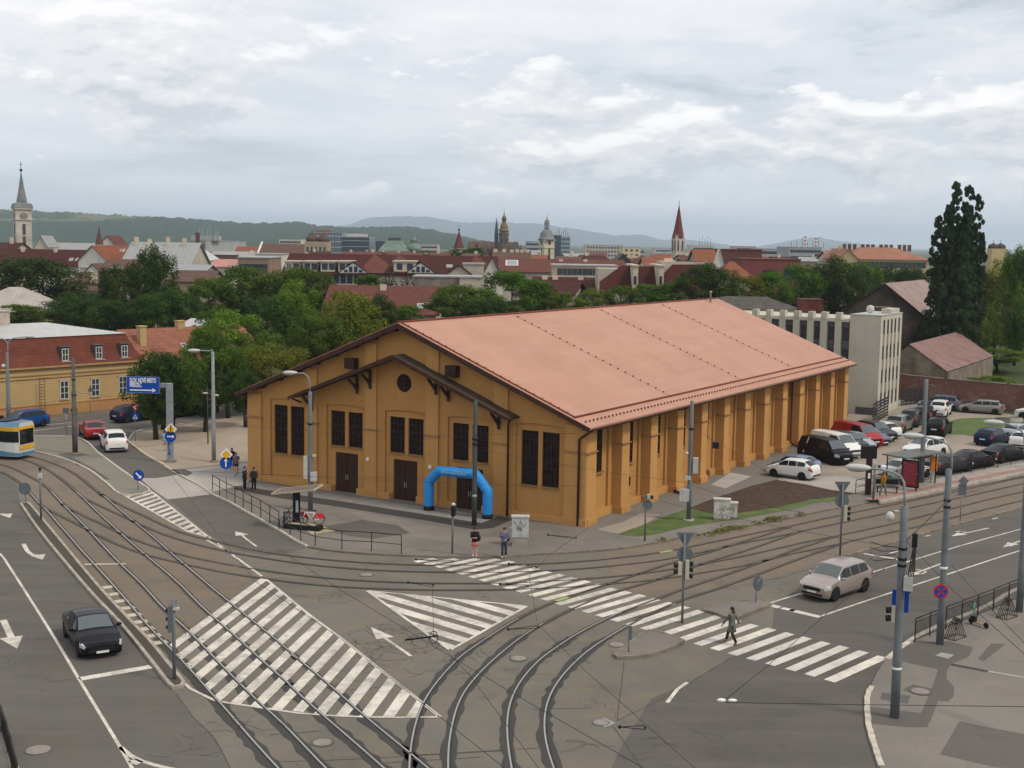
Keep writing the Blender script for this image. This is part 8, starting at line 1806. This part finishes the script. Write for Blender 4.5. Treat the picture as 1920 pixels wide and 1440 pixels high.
# no-stopping sign fixed on its pole
g, _ = hbase((1762, 1208), 880, .09); c = D(1764, 1109, g.y-.32); r = empty('no_stopping_sign', c, 0, 'round blue no-stopping sign with red ring and red cross on the grey pole', 'road sign')
disc('sign_plate', S_red, r, (0, 0, 0), .34); disc('blue_field', S_blue, r, (0, -.022, 0), .27)
for a in (PI/4, -PI/4): MB().box((0, -.048, 0), (.055, .008, .54), M=Matrix.Rotation(a, 4, 'Y')).build('red_bar', S_red, r)
# traffic signals
def signal(r, c, n, back=True, side=1, s=.26):
    b_ = MB().box((c.x, c.y, c.z), (.18 if side else s, .22, .30*n)).build('signal_head', M_sigbody if back else M_blackp, r); mb = MB()
    for k in range(n): z = c.z+.15*n-.15-.30*k; mb.tube([(c.x+side*.09, c.y, z), (c.x+side*.28, c.y-.02, z-.03)] if side else [(c.x, c.y-.10, z), (c.x, c.y-.28, z-.03)], [.10, .12], 10)
    mb.build('signal_visor', M_blackp, b_)
r, g, h = post('signal post on the zebra crossing with yield sign and two signal heads', (1279, 1167.5), 1001, z=.02, r_=.06, m=M_pole, name='traffic_signal', cat='traffic light')
c = at_(g, 1285, 1012); MB().extr([(c.x-.43, .06, c.z+.33), (c.x+.43, .06, c.z+.33), (c.x+.03, .06, c.z-.42)], (0, .015, 0)).build('sign_plate', M_signback, r, recalc=True); c = at_(g, 1284.5, 1040); disc('sign_plate', M_signback, r, c+Vector((0, .11, 0)), .38)
c = at_(g, 1274.5, 1065); signal(r, c, 2, side=-1); c = at_(g, 1288, 1067); signal(r, c, 3, side=1)
r, g, h = post('signal post between tram bed and right-hand road with grey sign backs', (1575, 1041), 906, z=.02, r_=.06, m=M_pole, name='traffic_signal', cat='traffic light')
c = at_(g, 1580, 914); MB().extr([(c.x-.48, .06, c.z+.33), (c.x+.48, .06, c.z+.33), (c.x, .06, c.z-.45)], (0, .015, 0)).build('sign_plate', M_signback, r, recalc=True); c = at_(g, 1579, 939); disc('sign_plate', M_signback, r, c+Vector((0, .11, 0)), .41); c = at_(g, 1584.5, 962); signal(r, c, 3, side=1); mb = MB(); c = at_(g, 1577, 975); mb.bx(c.x-.5, c.x+.5, -.03, .03, c.z-.02, c.z+.02); mb.build('cross_bar', M_pole_l, r)
r, g, h = post('thin grey signal post on the corner pavement below the hall', (1209, 1014), 928, r_=.055, m=M_pole, name='traffic_signal', cat='traffic light'); c = at_(g, 1216, 931); signal(r, c, 1, side=1); c = at_(g, 1214, 947); disc('sign_plate', M_signback, r, c, .3)
r, g, h = post('signal post with one black head between the railing and the waiting woman', (848, 1038), 950, r_=.055, m=M_pole, name='traffic_signal', cat='traffic light'); c = at_(g, 850, 957); signal(r, c, 2, back=False, side=0, s=.26); MB().ball((c.x, 0, c.z+.33), .13, 8, 5).build('cap', M_lampw, r)
r, g, h = post('tall signal post at the end of the narrow strip island', (327, 1273), 1122, z=.13, r_=.075, m=M_pole, name='traffic_signal', cat='traffic light'); c = at_(g, 320.5, 1160); boxpart(r, 'signal_head', M_signback, (c.x, 0, c.z), (.2, .3, 1.1)); mb = MB(); [mb.tube([(c.x-.10, 0, c.z+k), (c.x-.19, 0, c.z+k-.02)], .08, 8) for k in (-.35, 0, .35)]; mb.build('signal_visor', M_blackp, r); boxpart(r, 'cap', M_lampw, (0.05, 0, h-.42), (.34, .2, .09)); boxpart(r, 'sign_plate', M_pole_l, (.06, .03, h-.22), (.2, .02, .35))
r, g, h = post('tall signal post with a camera near the start of the strip island', (77, 974), 886, z=.13, r_=.07, m=M_pole, name='traffic_signal', cat='traffic light'); boxpart(r, 'camera', M_lampw, (0, 0, h-.2), (.2, .25, .3)); MB().extr([(-.12, 0, h+.3), (.12, 0, h+.3), (0, 0, h)], (0, .03, 0)).build('cap', M_blackp, r, recalc=True)
r, g, h = post('signal post with white head at the end of the tram platform', (1637, 943), 868, r_=.07, m=M_pole, name='traffic_signal', cat='traffic light'); c = at_(g, 1643, 874); signal(r, c, 1, side=1); boxpart(r, 'box', M_box, (c.x-.1, 0, c.z), (.25, .2, .5))
g, h = hbase((390, 832), 725, KZ); r = empty('double_lamp', g, 0, 'thin park lamp with two small heads on the tan plaza', 'street lamp'); h -= KZ; MB().tube([(0, 0, 0), (0, 0, h)], [.06, .03], 8).build('post', M_pole_d, r); c1, c2 = at_(g, 385, 737), at_(g, 406, 741); MB().tube([c1, Vector((0, 0, c1.z)), c2], .02, 5).build('arm', M_pole_d, r)
for c in (c1, c2): MB().ball(c, .2, 10, 6, sc=(1.2, .8, .4)).build('lamp_head', M_lampw, r)

# railings
def railing(lab, pts, h, z=KZ, bars='two', name='railing', pitch=.11, m=None, every=1):
    P = gpts(pts, z); r = empty(name, P[0], 0, lab, 'railing'); P = [p-P[0] for p in P]; rl_ = MB(); m = m or M_rail
    for i, p in enumerate(P):
        if i % every == 0: MB().tube([p, p+Vector((0, 0, h))], .03, 6).build('post', m, r)
    up = Vector((0, 0, 1))
    for a, b in zip(P, P[1:]):
        rl_.tube([a+up*h, b+up*h], .028, 6)
        if bars == 'two': rl_.tube([a+up*h*.5, b+up*h*.5], .022, 6)
        else: rl_.tube([a+up*.12, b+up*.12], .02, 5); rl_.tube([a+up*h*.86, b+up*h*.86], .018, 5)
    rl_.build('rail', m, r)
    if bars != 'two':
        mb = MB()
        for a, b in zip(P, P[1:]):
            n = max(2, int((b-a).length/pitch))
            for k in range(1, n): q = a+(b-a)*k/n; mb.box((q.x, q.y, h*.49), (.016, .016, h*.74))
        mb.build('bars', m, r)
    return r
railing('black two-rail fence along the kerb left of the bicycle stands', [(398.5, 919.6), (412, 928), (440.6, 943.5), (456, 952), (472, 961), (489, 969.6), (506, 981), (523, 992)], 1.1)
railing('black two-rail fence curving from the bicycle stands towards the crossing', [(544, 1003), (564, 1014), (591, 1023), (641, 1030.5), (696.5, 1033), (752.5, 1038.5)], 1.1)
railing('black barred railing along the bottom right pavement', [(1715, 1204), (1743, 1192), (1773, 1180), (1803, 1168), (1833, 1155.6), (1862, 1144.5), (1891, 1131.6), (1920, 1120), (1990, 1092)], 1.1, .09, 'bars')
railing('dark railing at the back of the tram platform', [(1800, 890), (1822, 886), (1845, 881), (1870, 877), (1895, 872), (1920, 866), (1960, 857)], 1.1, .22, 'bars', pitch=.3)
railing('thin railing at the left end of the tram platform', [(1604, 927), (1625, 922), (1640, 917), (1660, 912)], 1.05, .12)
railing('dark railing between shelter and black cherry saloon', [(1732, 903), (1750, 899), (1772, 895), (1795, 891)], 1.05, .22, 'bars', pitch=.3)
railing('dark railing cut off at the lower left corner', [(2, 1372), (14, 1410), (22, 1440), (34, 1490)], 1.0, .05, 'bars')

# inverted trapezoid bicycle stands
def bike_rack(lab, q, z=.09):
    c = sum(gpts(q, z), Vector())/4; r = empty('bicycle_stand', c, 0, lab, 'bicycle stand'); Q = [p-c for p in gpts(q, z)]; mb = MB(); mb.tube(Q+[Q[0]], .03, 6); mb.build('base_frame', M_rail, r); mb = MB()
    a, b, d, e = Q
    for k in range(6): t = k/5; f_ = a+(b-a)*t; bk_ = e+(d-e)*t; m_ = (f_+bk_)/2; top = Vector((m_.x*.45, m_.y*.45, .95)); mb.tube(catmull([f_, f_+(top-f_)*.6+Vector((0, 0, .08)), top, bk_+(top-bk_)*.6+Vector((0, 0, .08)), bk_], .15), .018, 5)
    mb.build('hoops', M_rail, r)
bike_rack('empty bicycle stand beside the no-stopping pole', px('R7', (1050, 680), (1160, 710), (1290, 660), (1180, 632)))
bike_rack('empty bicycle stand by the pole at the right edge', px('R7', (1615, 455), (1725, 482), (1850, 440), (1740, 412)))
# e-scooter
g1, g2 = G(*px('R7', (1340, 520))[0], .09), G(*px('R7', (1505, 575))[0], .09); r = empty('electric_scooter', g1, math.atan2((g2-g1).y, (g2-g1).x), 'parked black electric scooter with green handlebar stem beside the railing', 'scooter'); L_ = (g2-g1).length
for x in (0, L_): MB().lathe([(.13, -.03), (.15, 0), (.13, .03)], 18, M=Matrix.Translation((x, 0, .15)) @ Matrix.Rotation(PI/2, 4, 'X')).build('wheel', M_tyre, r)
MB().bx(.15, L_-.16, -.08, .08, .12, .17).build('deck', mat('scooter_deck', (.25, .17, .05), .6), r); MB().tube([(.0, 0, .2), (.12, 0, .55), (.16, 0, 1.12)], .035, 8).build('stem', mat('scooter_green', (.10, .32, .20), .5), r); MB().tube([(.16, -.25, 1.12), (.16, .25, 1.12)], .022, 6).build('handlebar', M_blackp, r); MB().bx(.05, .28, -.09, .09, .17, .42).build('battery', M_blackp, r)
# bicycles
def bicycle(lab, pa, pb, frame, guard=None, hb=.0):
    a, b = G(*pa, KZ), G(*pb, KZ); d = b-a; r = empty('bicycle', a, math.atan2(d.y, d.x), lab, 'bicycle'); R_ = .34; w = 1.06
    for x in (0, w):
        mb = MB(); mb.tube([(x+R_*math.cos(k*PI/12), 0, R_+R_*math.sin(k*PI/12)) for k in range(25)], .022, 6, caps=False); wh = mb.build('wheel', M_tyre, r); mb = MB(); [mb.tube([(x, 0, R_), (x+R_*math.cos(k*PI/6), 0, R_+R_*math.sin(k*PI/6))], .005, 3) for k in range(12)]; mb.build('spokes', M_steel, wh)
    mb = MB(); A, B_, S_, H_ = (0, 0, R_), (.42, 0, .30), (.30, 0, .80), (.84, 0, .88)
    for p, q_ in ((A, B_), (A, S_), (B_, S_), (B_, H_), (S_, (.84, 0, .80)), (H_, (w, 0, R_))): mb.tube([p, q_], .024, 6)
    mb.build('frame', frame, r); mb = MB(); mb.tube([(.84, 0, .86), (.82, 0, 1.02)], .02, 6); mb.tube([(.80, -.27, 1.04), (.86, 0, 1.02), (.80, .27, 1.04)], .017, 6); mb.build('handlebar', M_blackp, r); MB().ball((.27, 0, .92), .12, 8, 5, sc=(1.2, .6, .35)).build('saddle', M_blackp, r)
    if guard:
        mb = MB(); mb.tube([((R_+.05)*math.cos(t), 0, R_+(R_+.05)*math.sin(t)) for t in (R(10), R(50), R(90), R(140), R(180))], .035, 6); mb.extr([(-.30, -.02, .40), (.18, -.02, .40), (.25, -.02, .74), (-.25, -.02, .74)], (0, .04, 0)); mb.build('mudguard', guard, r, recalc=True)
    return r
bicycle('black bicycle locked at the left side of the stand', (529, 989), (546, 982), M_blackp)
M_bred = mat('bike_red', (.50, .04, .05), .4, .05)
bicycle('white and red shared bicycle on the pale mat', (598, 984), (574, 985), S_white, M_bred)
bicycle('second bicycle with red wheel guard behind the sign board', (569, 981), (555, 979), S_white, M_bred)
g = G(535, 988, KZ); r = empty('bicycle_hoop', g, R(-8), 'black tube bicycle hoop beside the corner railing', 'bicycle stand'); MB().tube([(-.1, 0, 0), (-.1, 0, .95), (1.15, 0, .95), (1.15, 0, 0)], .03, 6).build('tube', M_rail, r); MB().tube([(-.1, 0, .6), (1.15, 0, .6)], .02, 6).build('bar', M_rail, r)
# shared-bike totem with solar roof
g = G(556, 988, KZ); r = empty('bike_station', g, R(-18), 'shared bicycle station with a tilted solar roof on one black post', 'bike station'); MB().bx(-.20, .20, -.12, .12, 0, 2.3).build('post', M_blackp, r)
mb = MB(); Mx = Matrix.Translation((.05, 0, 2.38)) @ Matrix.Rotation(R(-9), 4, 'Y') @ Matrix.Rotation(R(5), 4, 'X'); mb.box((0, 0, 0), (2.9, 1.25, .05), M=Mx); mb.build('solar_roof', mat('solar_panel', (.16, .12, .10), .35, .3, 3), r); mb = MB(); [mb.box((x, 0, -.0), (.05, 1.3, .09), M=Mx) for x in (-1.47, 1.47)]; [mb.box((0, y, 0), (2.9, .05, .09), M=Mx) for y in (-.65, .65)]; mb.build('roof_frame', mat('cream_frame', (.45, .38, .28), .6), r)
MB().bx(.02, .19, -.14, -.121, .95, 1.7).build('notice', M_box, r); MB().bx(-.5, 1.9, -.75, -.10, 0, .30).build('plinth', M_blackp, r); MB().bx(-.3, 1.5, -.6, -.2, .301, .33).build('plinth_top', mat('mat_beige', (.34, .29, .19), .9, .2), r)
sheet('pale_mat', gpts([(576, 996), (600, 985), (628, 996), (585, 1003)], KZ), KZ+.02, MATS['mat_beige'])
# switch cabinets
def cabinet(lab, p, w, d, h, z=KZ, m=None, rz=0.0, foot=.25):
    g = G(*p, z); r = empty('switch_cabinet', g, camrz(g)+rz, lab, 'cabinet'); MB().bx(-w/2, w/2, 0, d, foot, h).build('body', m or M_box, r); MB().bx(-w/2+.05, w/2-.05, .03, d-.03, 0, foot-.002).build('foot', M_kerb, r); MB().bx(-w/2-.04, w/2+.04, -.04, d+.04, h+.002, h+.07).build('lid', m or M_box, r)
    mb = MB(); mb.bx(-.006, .006, -.012, -.002, foot+.05, h-.05); mb.bx(.05, .08, -.03, -.002, h*.55, h*.65); mb.build('door_seam', M_signback, r); return r
cr_ = cabinet('large grey cabinet with scribbled graffiti behind the waiting people', (975, 1025), 1.0, .5, 1.75, foot=.55); mb = MB(); [mb.tube([(-.4+.02*k, -.02, 1.25+.2*math.sin(k*.9)) if False else (-.42+.04*k, -.012, 1.35+.16*math.sin(k*.7)) for k in range(20)], .010, 4)]; mb.tube([(-.2+.012*k, -.012, 1.1+.12*math.cos(k*.8)) for k in range(24)], .009, 4); mb.build('graffiti', M_signback, cr_)
cabinet('small low cabinet left of the graffiti one', (963, 1023), .42, .4, .95)
M_conc2 = mat('stained_white_concrete', (.46, .44, .41), .9, .3, 2)
cabinet('larger white concrete cabinet on the lawn below the tall pole', (1353, 976), 1.05, .55, 1.35, m=M_conc2, foot=.12); cabinet('smaller white concrete cabinet right of the larger one', (1374, 974), .55, .5, 1.05, m=M_conc2, foot=.12)
# tram shelter
a_, b_ = G(1694, 917, .24), G(1753, 906, .24); d_ = (b_-a_); rz = math.atan2(d_.y, d_.x); r = empty('tram_shelter', a_, rz, 'glass tram shelter with flat dark roof and bench on the platform', 'shelter'); L_ = d_.length
for x, y in ((0, 0), (L_, 0), (L_, 1.5), (0, 1.5), (L_/2, 1.5)): MB().bx(x-.035, x+.035, y-.035, y+.035, 0, 2.35).build('post', M_blackp, r)
MB().bx(-.35, L_+.3, -.45, 1.75, 2.352, 2.44).build('roof', mat('shelter_roof', (.11, .115, .105), .5, .2, 2), r); gl_ = bpy.data.materials.new('clear_pane'); gl_.use_nodes = True; q_ = gl_.node_tree.nodes['Principled BSDF']; q_.inputs['Transmission Weight'].default_value = .9; q_.inputs['Roughness'].default_value = .02; q_.inputs['Base Color'].default_value = (.8, .86, .84, 1); q_.inputs['IOR'].default_value = 1.05
for k in range(2): MB().bx(.05+k*L_/2, L_/2-.05+k*L_/2, 1.495, 1.505, .2, 2.2).build('pane', gl_, r)
be = MB().bx(L_*.3, L_*.85, 1.0, 1.35, .44, .49).build('bench', M_box, r); mb = MB(); [mb.bx(x-.02, x+.02, 1.1, 1.25, 0, .439) for x in (L_*.35, L_*.8)]; mb.build('bench_leg', M_blackp, be)
c = G(1694, 918, .24); d2 = G(1717, 925, .24)-c; r = empty('advert_panel', c-d2*.2, math.atan2(d2.y, d2.x)*.6, 'red poster in an upright black frame at the end of the shelter', 'advertising panel'); MB().bx(0, 1.35, -.09, .09, .22, 2.25).build('frame', M_blackp, r); ps = MB().bx(.1, 1.25, -.10, -.091, .34, 2.14).build('poster', mat('poster_red', (.21, .028, .040), .5, .15, 2), r)
mb = MB(); rr_ = random.Random(4)
for k in range(9):
    z = .55+.17*k; x = .22
    while x < 1.05: w = rr_.uniform(.05, .22); mb.bx(x, x+w, -.106, -.1005, z, z+.05); x += w+.05
tag(mb.build('poster_print', mat('poster_pink', (.34, .10, .11), .6), ps), kind='stuff'); mb = MB(); mb.lathe([(.09, 0), (.09, .006)], 12, M=Matrix.Translation((.27, -.1005, 2.0)) @ Matrix.Rotation(PI/2, 4, 'X')); mb.build('poster_mark', mat('poster_pink', (.34, .10, .11)), ps); mb = MB(); [mb.bx(x, x+.08, -.05, .05, 0, .219) for x in (.15, 1.12)]; mb.build('leg', M_blackp, r)
g = G(1627, 927, .12); r = empty('information_totem', g, 0, 'dark tram stop totem with a small black display on top', 'sign'); MB().bx(-.2, .2, -.12, .12, 0, 2.65).build('column', mat('totem_maroon', (.035, .012, .014), .4), r); MB().bx(-.62, .5, -.15, .15, 2.652, 3.55).build('display', M_blackp, r); MB().bx(-.08, .08, -.13, -.121, 1.2, 1.6).build('pictogram', S_white, r)
g = G(1749, 904, .24); r = empty('ticket_machine', g, 0, 'orange ticket machine on a pale post beside the shelter', 'ticket machine'); MB().bx(-.16, .16, -.12, .12, 0, .9).build('post', M_box, r); MB().bx(-.24, .24, -.18, .18, .902, 2.0).build('body', mat('orange_paint', (.62, .22, .02), .5), r); MB().bx(-.26, .26, -.2, .2, 2.002, 2.1).build('lid', M_box, r)
g = G(1646, 925, .24); r = empty('bench', g, R(-8), 'dark slatted bench behind the walker on the platform', 'bench'); MB().bx(-.1, 1.5, .2, .6, .42, .47).build('seat', M_blackp, r); MB().bx(-.1, 1.5, .58, .63, .6, .95).build('backrest', M_blackp, r); [MB().bx(x, x+.05, .25, .6, 0, .419).build('leg', M_blackp, r) for x in (0, 1.35)]
tag(MB().tube([(0, 0, 0), (0, 0, 1.9)], .05, 6).build('post', S_white), 'short white post at the edge of the round lawn', 'post'); bpy.data.objects['post'].name = 'white_post'; bpy.data.objects['white_post'].location = G(1789, 814, KZ)
for i_, (x, lab) in enumerate(((1880, 'left pale planter block at the upper edge of the round lawn'), (1903, 'right pale planter block at the upper edge of the round lawn'))):
    g = G(x, 791, KZ); r = empty('planter', g, 0, lab, 'planter'); MB().bx(-.7, .7, -.2, .2, 0, .45).build('box', M_conc2 if i_ else M_kerb_d, r); MB().bx(-.6, .6, -.15, .15, .451, .47).build('soil', M_dirt, r)

# overhead wires
M_wire = mat('wire_dark', (.035, .033, .032), .7, 0); WN = [0]
def wire(lab, pts, z, r_=.014, sag=.0, m=None):
    P = []
    for i, p in enumerate(pts): zz = z[i] if isinstance(z, (list, tuple)) else z; P.append(G(*p, zz))
    if sag and len(P) == 2: a, b = P; P = [a+(b-a)*t+Vector((0, 0, -sag*4*t*(1-t))) for t in [k/10 for k in range(11)]]
    return tag(MB().tube(P, r_, 5).build('overhead_wire', m or M_wire), lab, 'wire')
wire('long contact wire slanting over the diamond hatching and mid arrow', [(312, 880), (479, 1090), (642, 1199), (744, 1280), (946, 1440), (1040, 1520)], 5.6, .009)
wire('contact wire crossing the triangular hatching down to the bottom', [(521, 1028), (640, 1107), (833, 1224), (1000, 1322), (1207, 1440), (1300, 1492)], 5.6, .009)
wire('contact wire over the four curved rails', [(811, 1100), (813, 1195), (880, 1265), (1010, 1440), (1050, 1500)], 5.6, .009)
wire('wire from the hall corner down across the curved rails', [(1120, 978), (1033, 1038), (992, 1080), (1008, 1170), (1100, 1260), (1280, 1420), (1360, 1490)], [6, 5.7, 5.6, 5.6, 5.6, 5.6, 5.6], .008)
wire('span wire ending at the insulator over the right-hand road', [(1361, 1311), (1441, 1247), (1545, 1155), (1622, 1095), (1690, 1040)], [5.8, 6, 6.4, 6.7, 7.0], .010)
wire('level wire near the bottom right corner', [(1361, 1317), (1600, 1321), (1930, 1325)], 5.8, .010)
wire('wire from the nearest big pole running right', [(1700, 1015), (1790, 1110), (1925, 1230)], [6.8, 6, 5.5], .011)
wire('wire passing before the barred railing', [(1785, 1060), (1846, 1130), (1930, 1215)], [6.4, 6, 5.6], .010)
def pwire(lab, a, b, za, zb, r_=.008, sag=.15): return wire(lab, [a, b], [za, zb], r_, sag)
pwire('wire from the dark arch pole to the pole with cable boxes', (888, 820), (582, 790), 6.0, 6.0)
pwire('wire from the dark arch pole to the lawn pole', (890, 815), (1295, 800), 6.1, 6.3)
pwire('lower wire from the dark arch pole to the lawn pole', (890, 840), (1290, 905), 5.6, 4.6)
pwire('wire from the pole with cable boxes past the blue signs', (580, 805), (401, 790), 5.6, 5.2)
pwire('wire along the whole front of the hall above the doors', (300, 880), (900, 897), 4.5, 4.3)
pwire('second wire along the front of the hall', (420, 884), (1100, 912), 4.6, 3.8)
pwire('wire from the tram island pole to the gantry', (140, 735), (398, 758), 5.8, 5.5)
pwire('wire before the yellow mansard building', (0, 770), (141, 742), 5.2, 5.6)
pwire('wire from the plaza pole towards the double lamp', (398, 815), (250, 838), 3.6, 4.6)
pwire('wire from the lawn pole to the tram platform pole', (1297, 800), (1560, 946), 6.6, 4.8)
pwire('wire between the two big right-hand poles', (1700, 1012), (1778, 935), 6.9, 7.0, .02, .05)
pwire('wire from the second big pole along the platform', (1790, 930), (1960, 868), 6.9, 6.6)
pwire('wire over the tram tracks before the lawn', (1180, 925), (1690, 1028), 5.4, 6.6)
pwire('wire across the bare soil to the crossing signal post', (1284, 905), (1500, 960), 5.0, 5.2)
# section insulators seen as small forks
for i_, (a, b, lab) in enumerate((((765, 1092), (812, 1098), 'wire fork above the long straight rail, left one'), ((938, 1095), (990, 1099), 'wire fork above the long straight rail, right one'), ((953, 1180), (1008, 1175), 'wire fork above the second curved rail'), ((780, 1049), (850, 1053), 'wire fork over the first zebra stripes'), ((954, 1057), (1005, 1064), 'wire fork over the upper zebra stripes'), ((1028, 1003), (1080, 1009), 'wire fork in front of the hall corner'), ((1162, 1363), (1210, 1364), 'wire insulator right of the outermost curved rail'))):
    p, q_ = G(*a, 5.6), G(*b, 5.6); n = (q_-p).normalized(); s_ = Vector((-n.y, n.x, 0))*.14; mb = MB(); mb.tube([p, q_+s_], .012, 5); mb.tube([p, q_-s_], .012, 5); mb.ball(p, .05, 6, 4); mb.ball(q_, .035, 6, 4); tag(mb.build('wire_fork', M_blk), lab, 'overhead fitting')
c = G(813, 1195, 5.6); mb = MB(); mb.tube([c+Vector((.13*math.cos(k*PI/10), 0, .2*math.sin(k*PI/10))) for k in range(21)], .014, 5); mb.tube([c+Vector((-.9, 0, -.1)), c+Vector((.1, 0, .05))], .03, 5); tag(mb.build('wire_ring', M_blk), 'looped wire fitting above the tip of the triangular hatching', 'overhead fitting')
c = G(1361, 1313, 5.8); mb = MB(); mb.ball(c+Vector((-.12, 0, 0)), .13, 8, 5, sc=(1, .5, .4)); mb.ball(c+Vector((.18, 0, 0)), .13, 8, 5, sc=(1, .5, .35)); tag(mb.build('wire_insulator', S_white), 'small white insulator hanging over the right-hand road', 'overhead fitting')
# ================================================================ AIR
hz = MB().bx(-9000, 14000, -900, 21000, -1.1, 330).build('haze', None)
hm_ = bpy.data.materials.new('haze'); hm_.use_nodes = True; nt = hm_.node_tree; nt.nodes.remove(nt.nodes['Principled BSDF']); pv = nt.nodes.new('ShaderNodeVolumePrincipled'); nt.links.new(pv.outputs[0], nt.nodes['Material Output'].inputs['Volume'])
pv.inputs['Color'].default_value = (.72, .84, 1.0, 1); pv.inputs['Density'].default_value = 1.0e-4; pv.inputs['Anisotropy'].default_value = .2
hz.data.materials.clear(); hz.data.materials.append(hm_); hz['kind'] = 'stuff'
scene.cycles.volume_bounces = 1
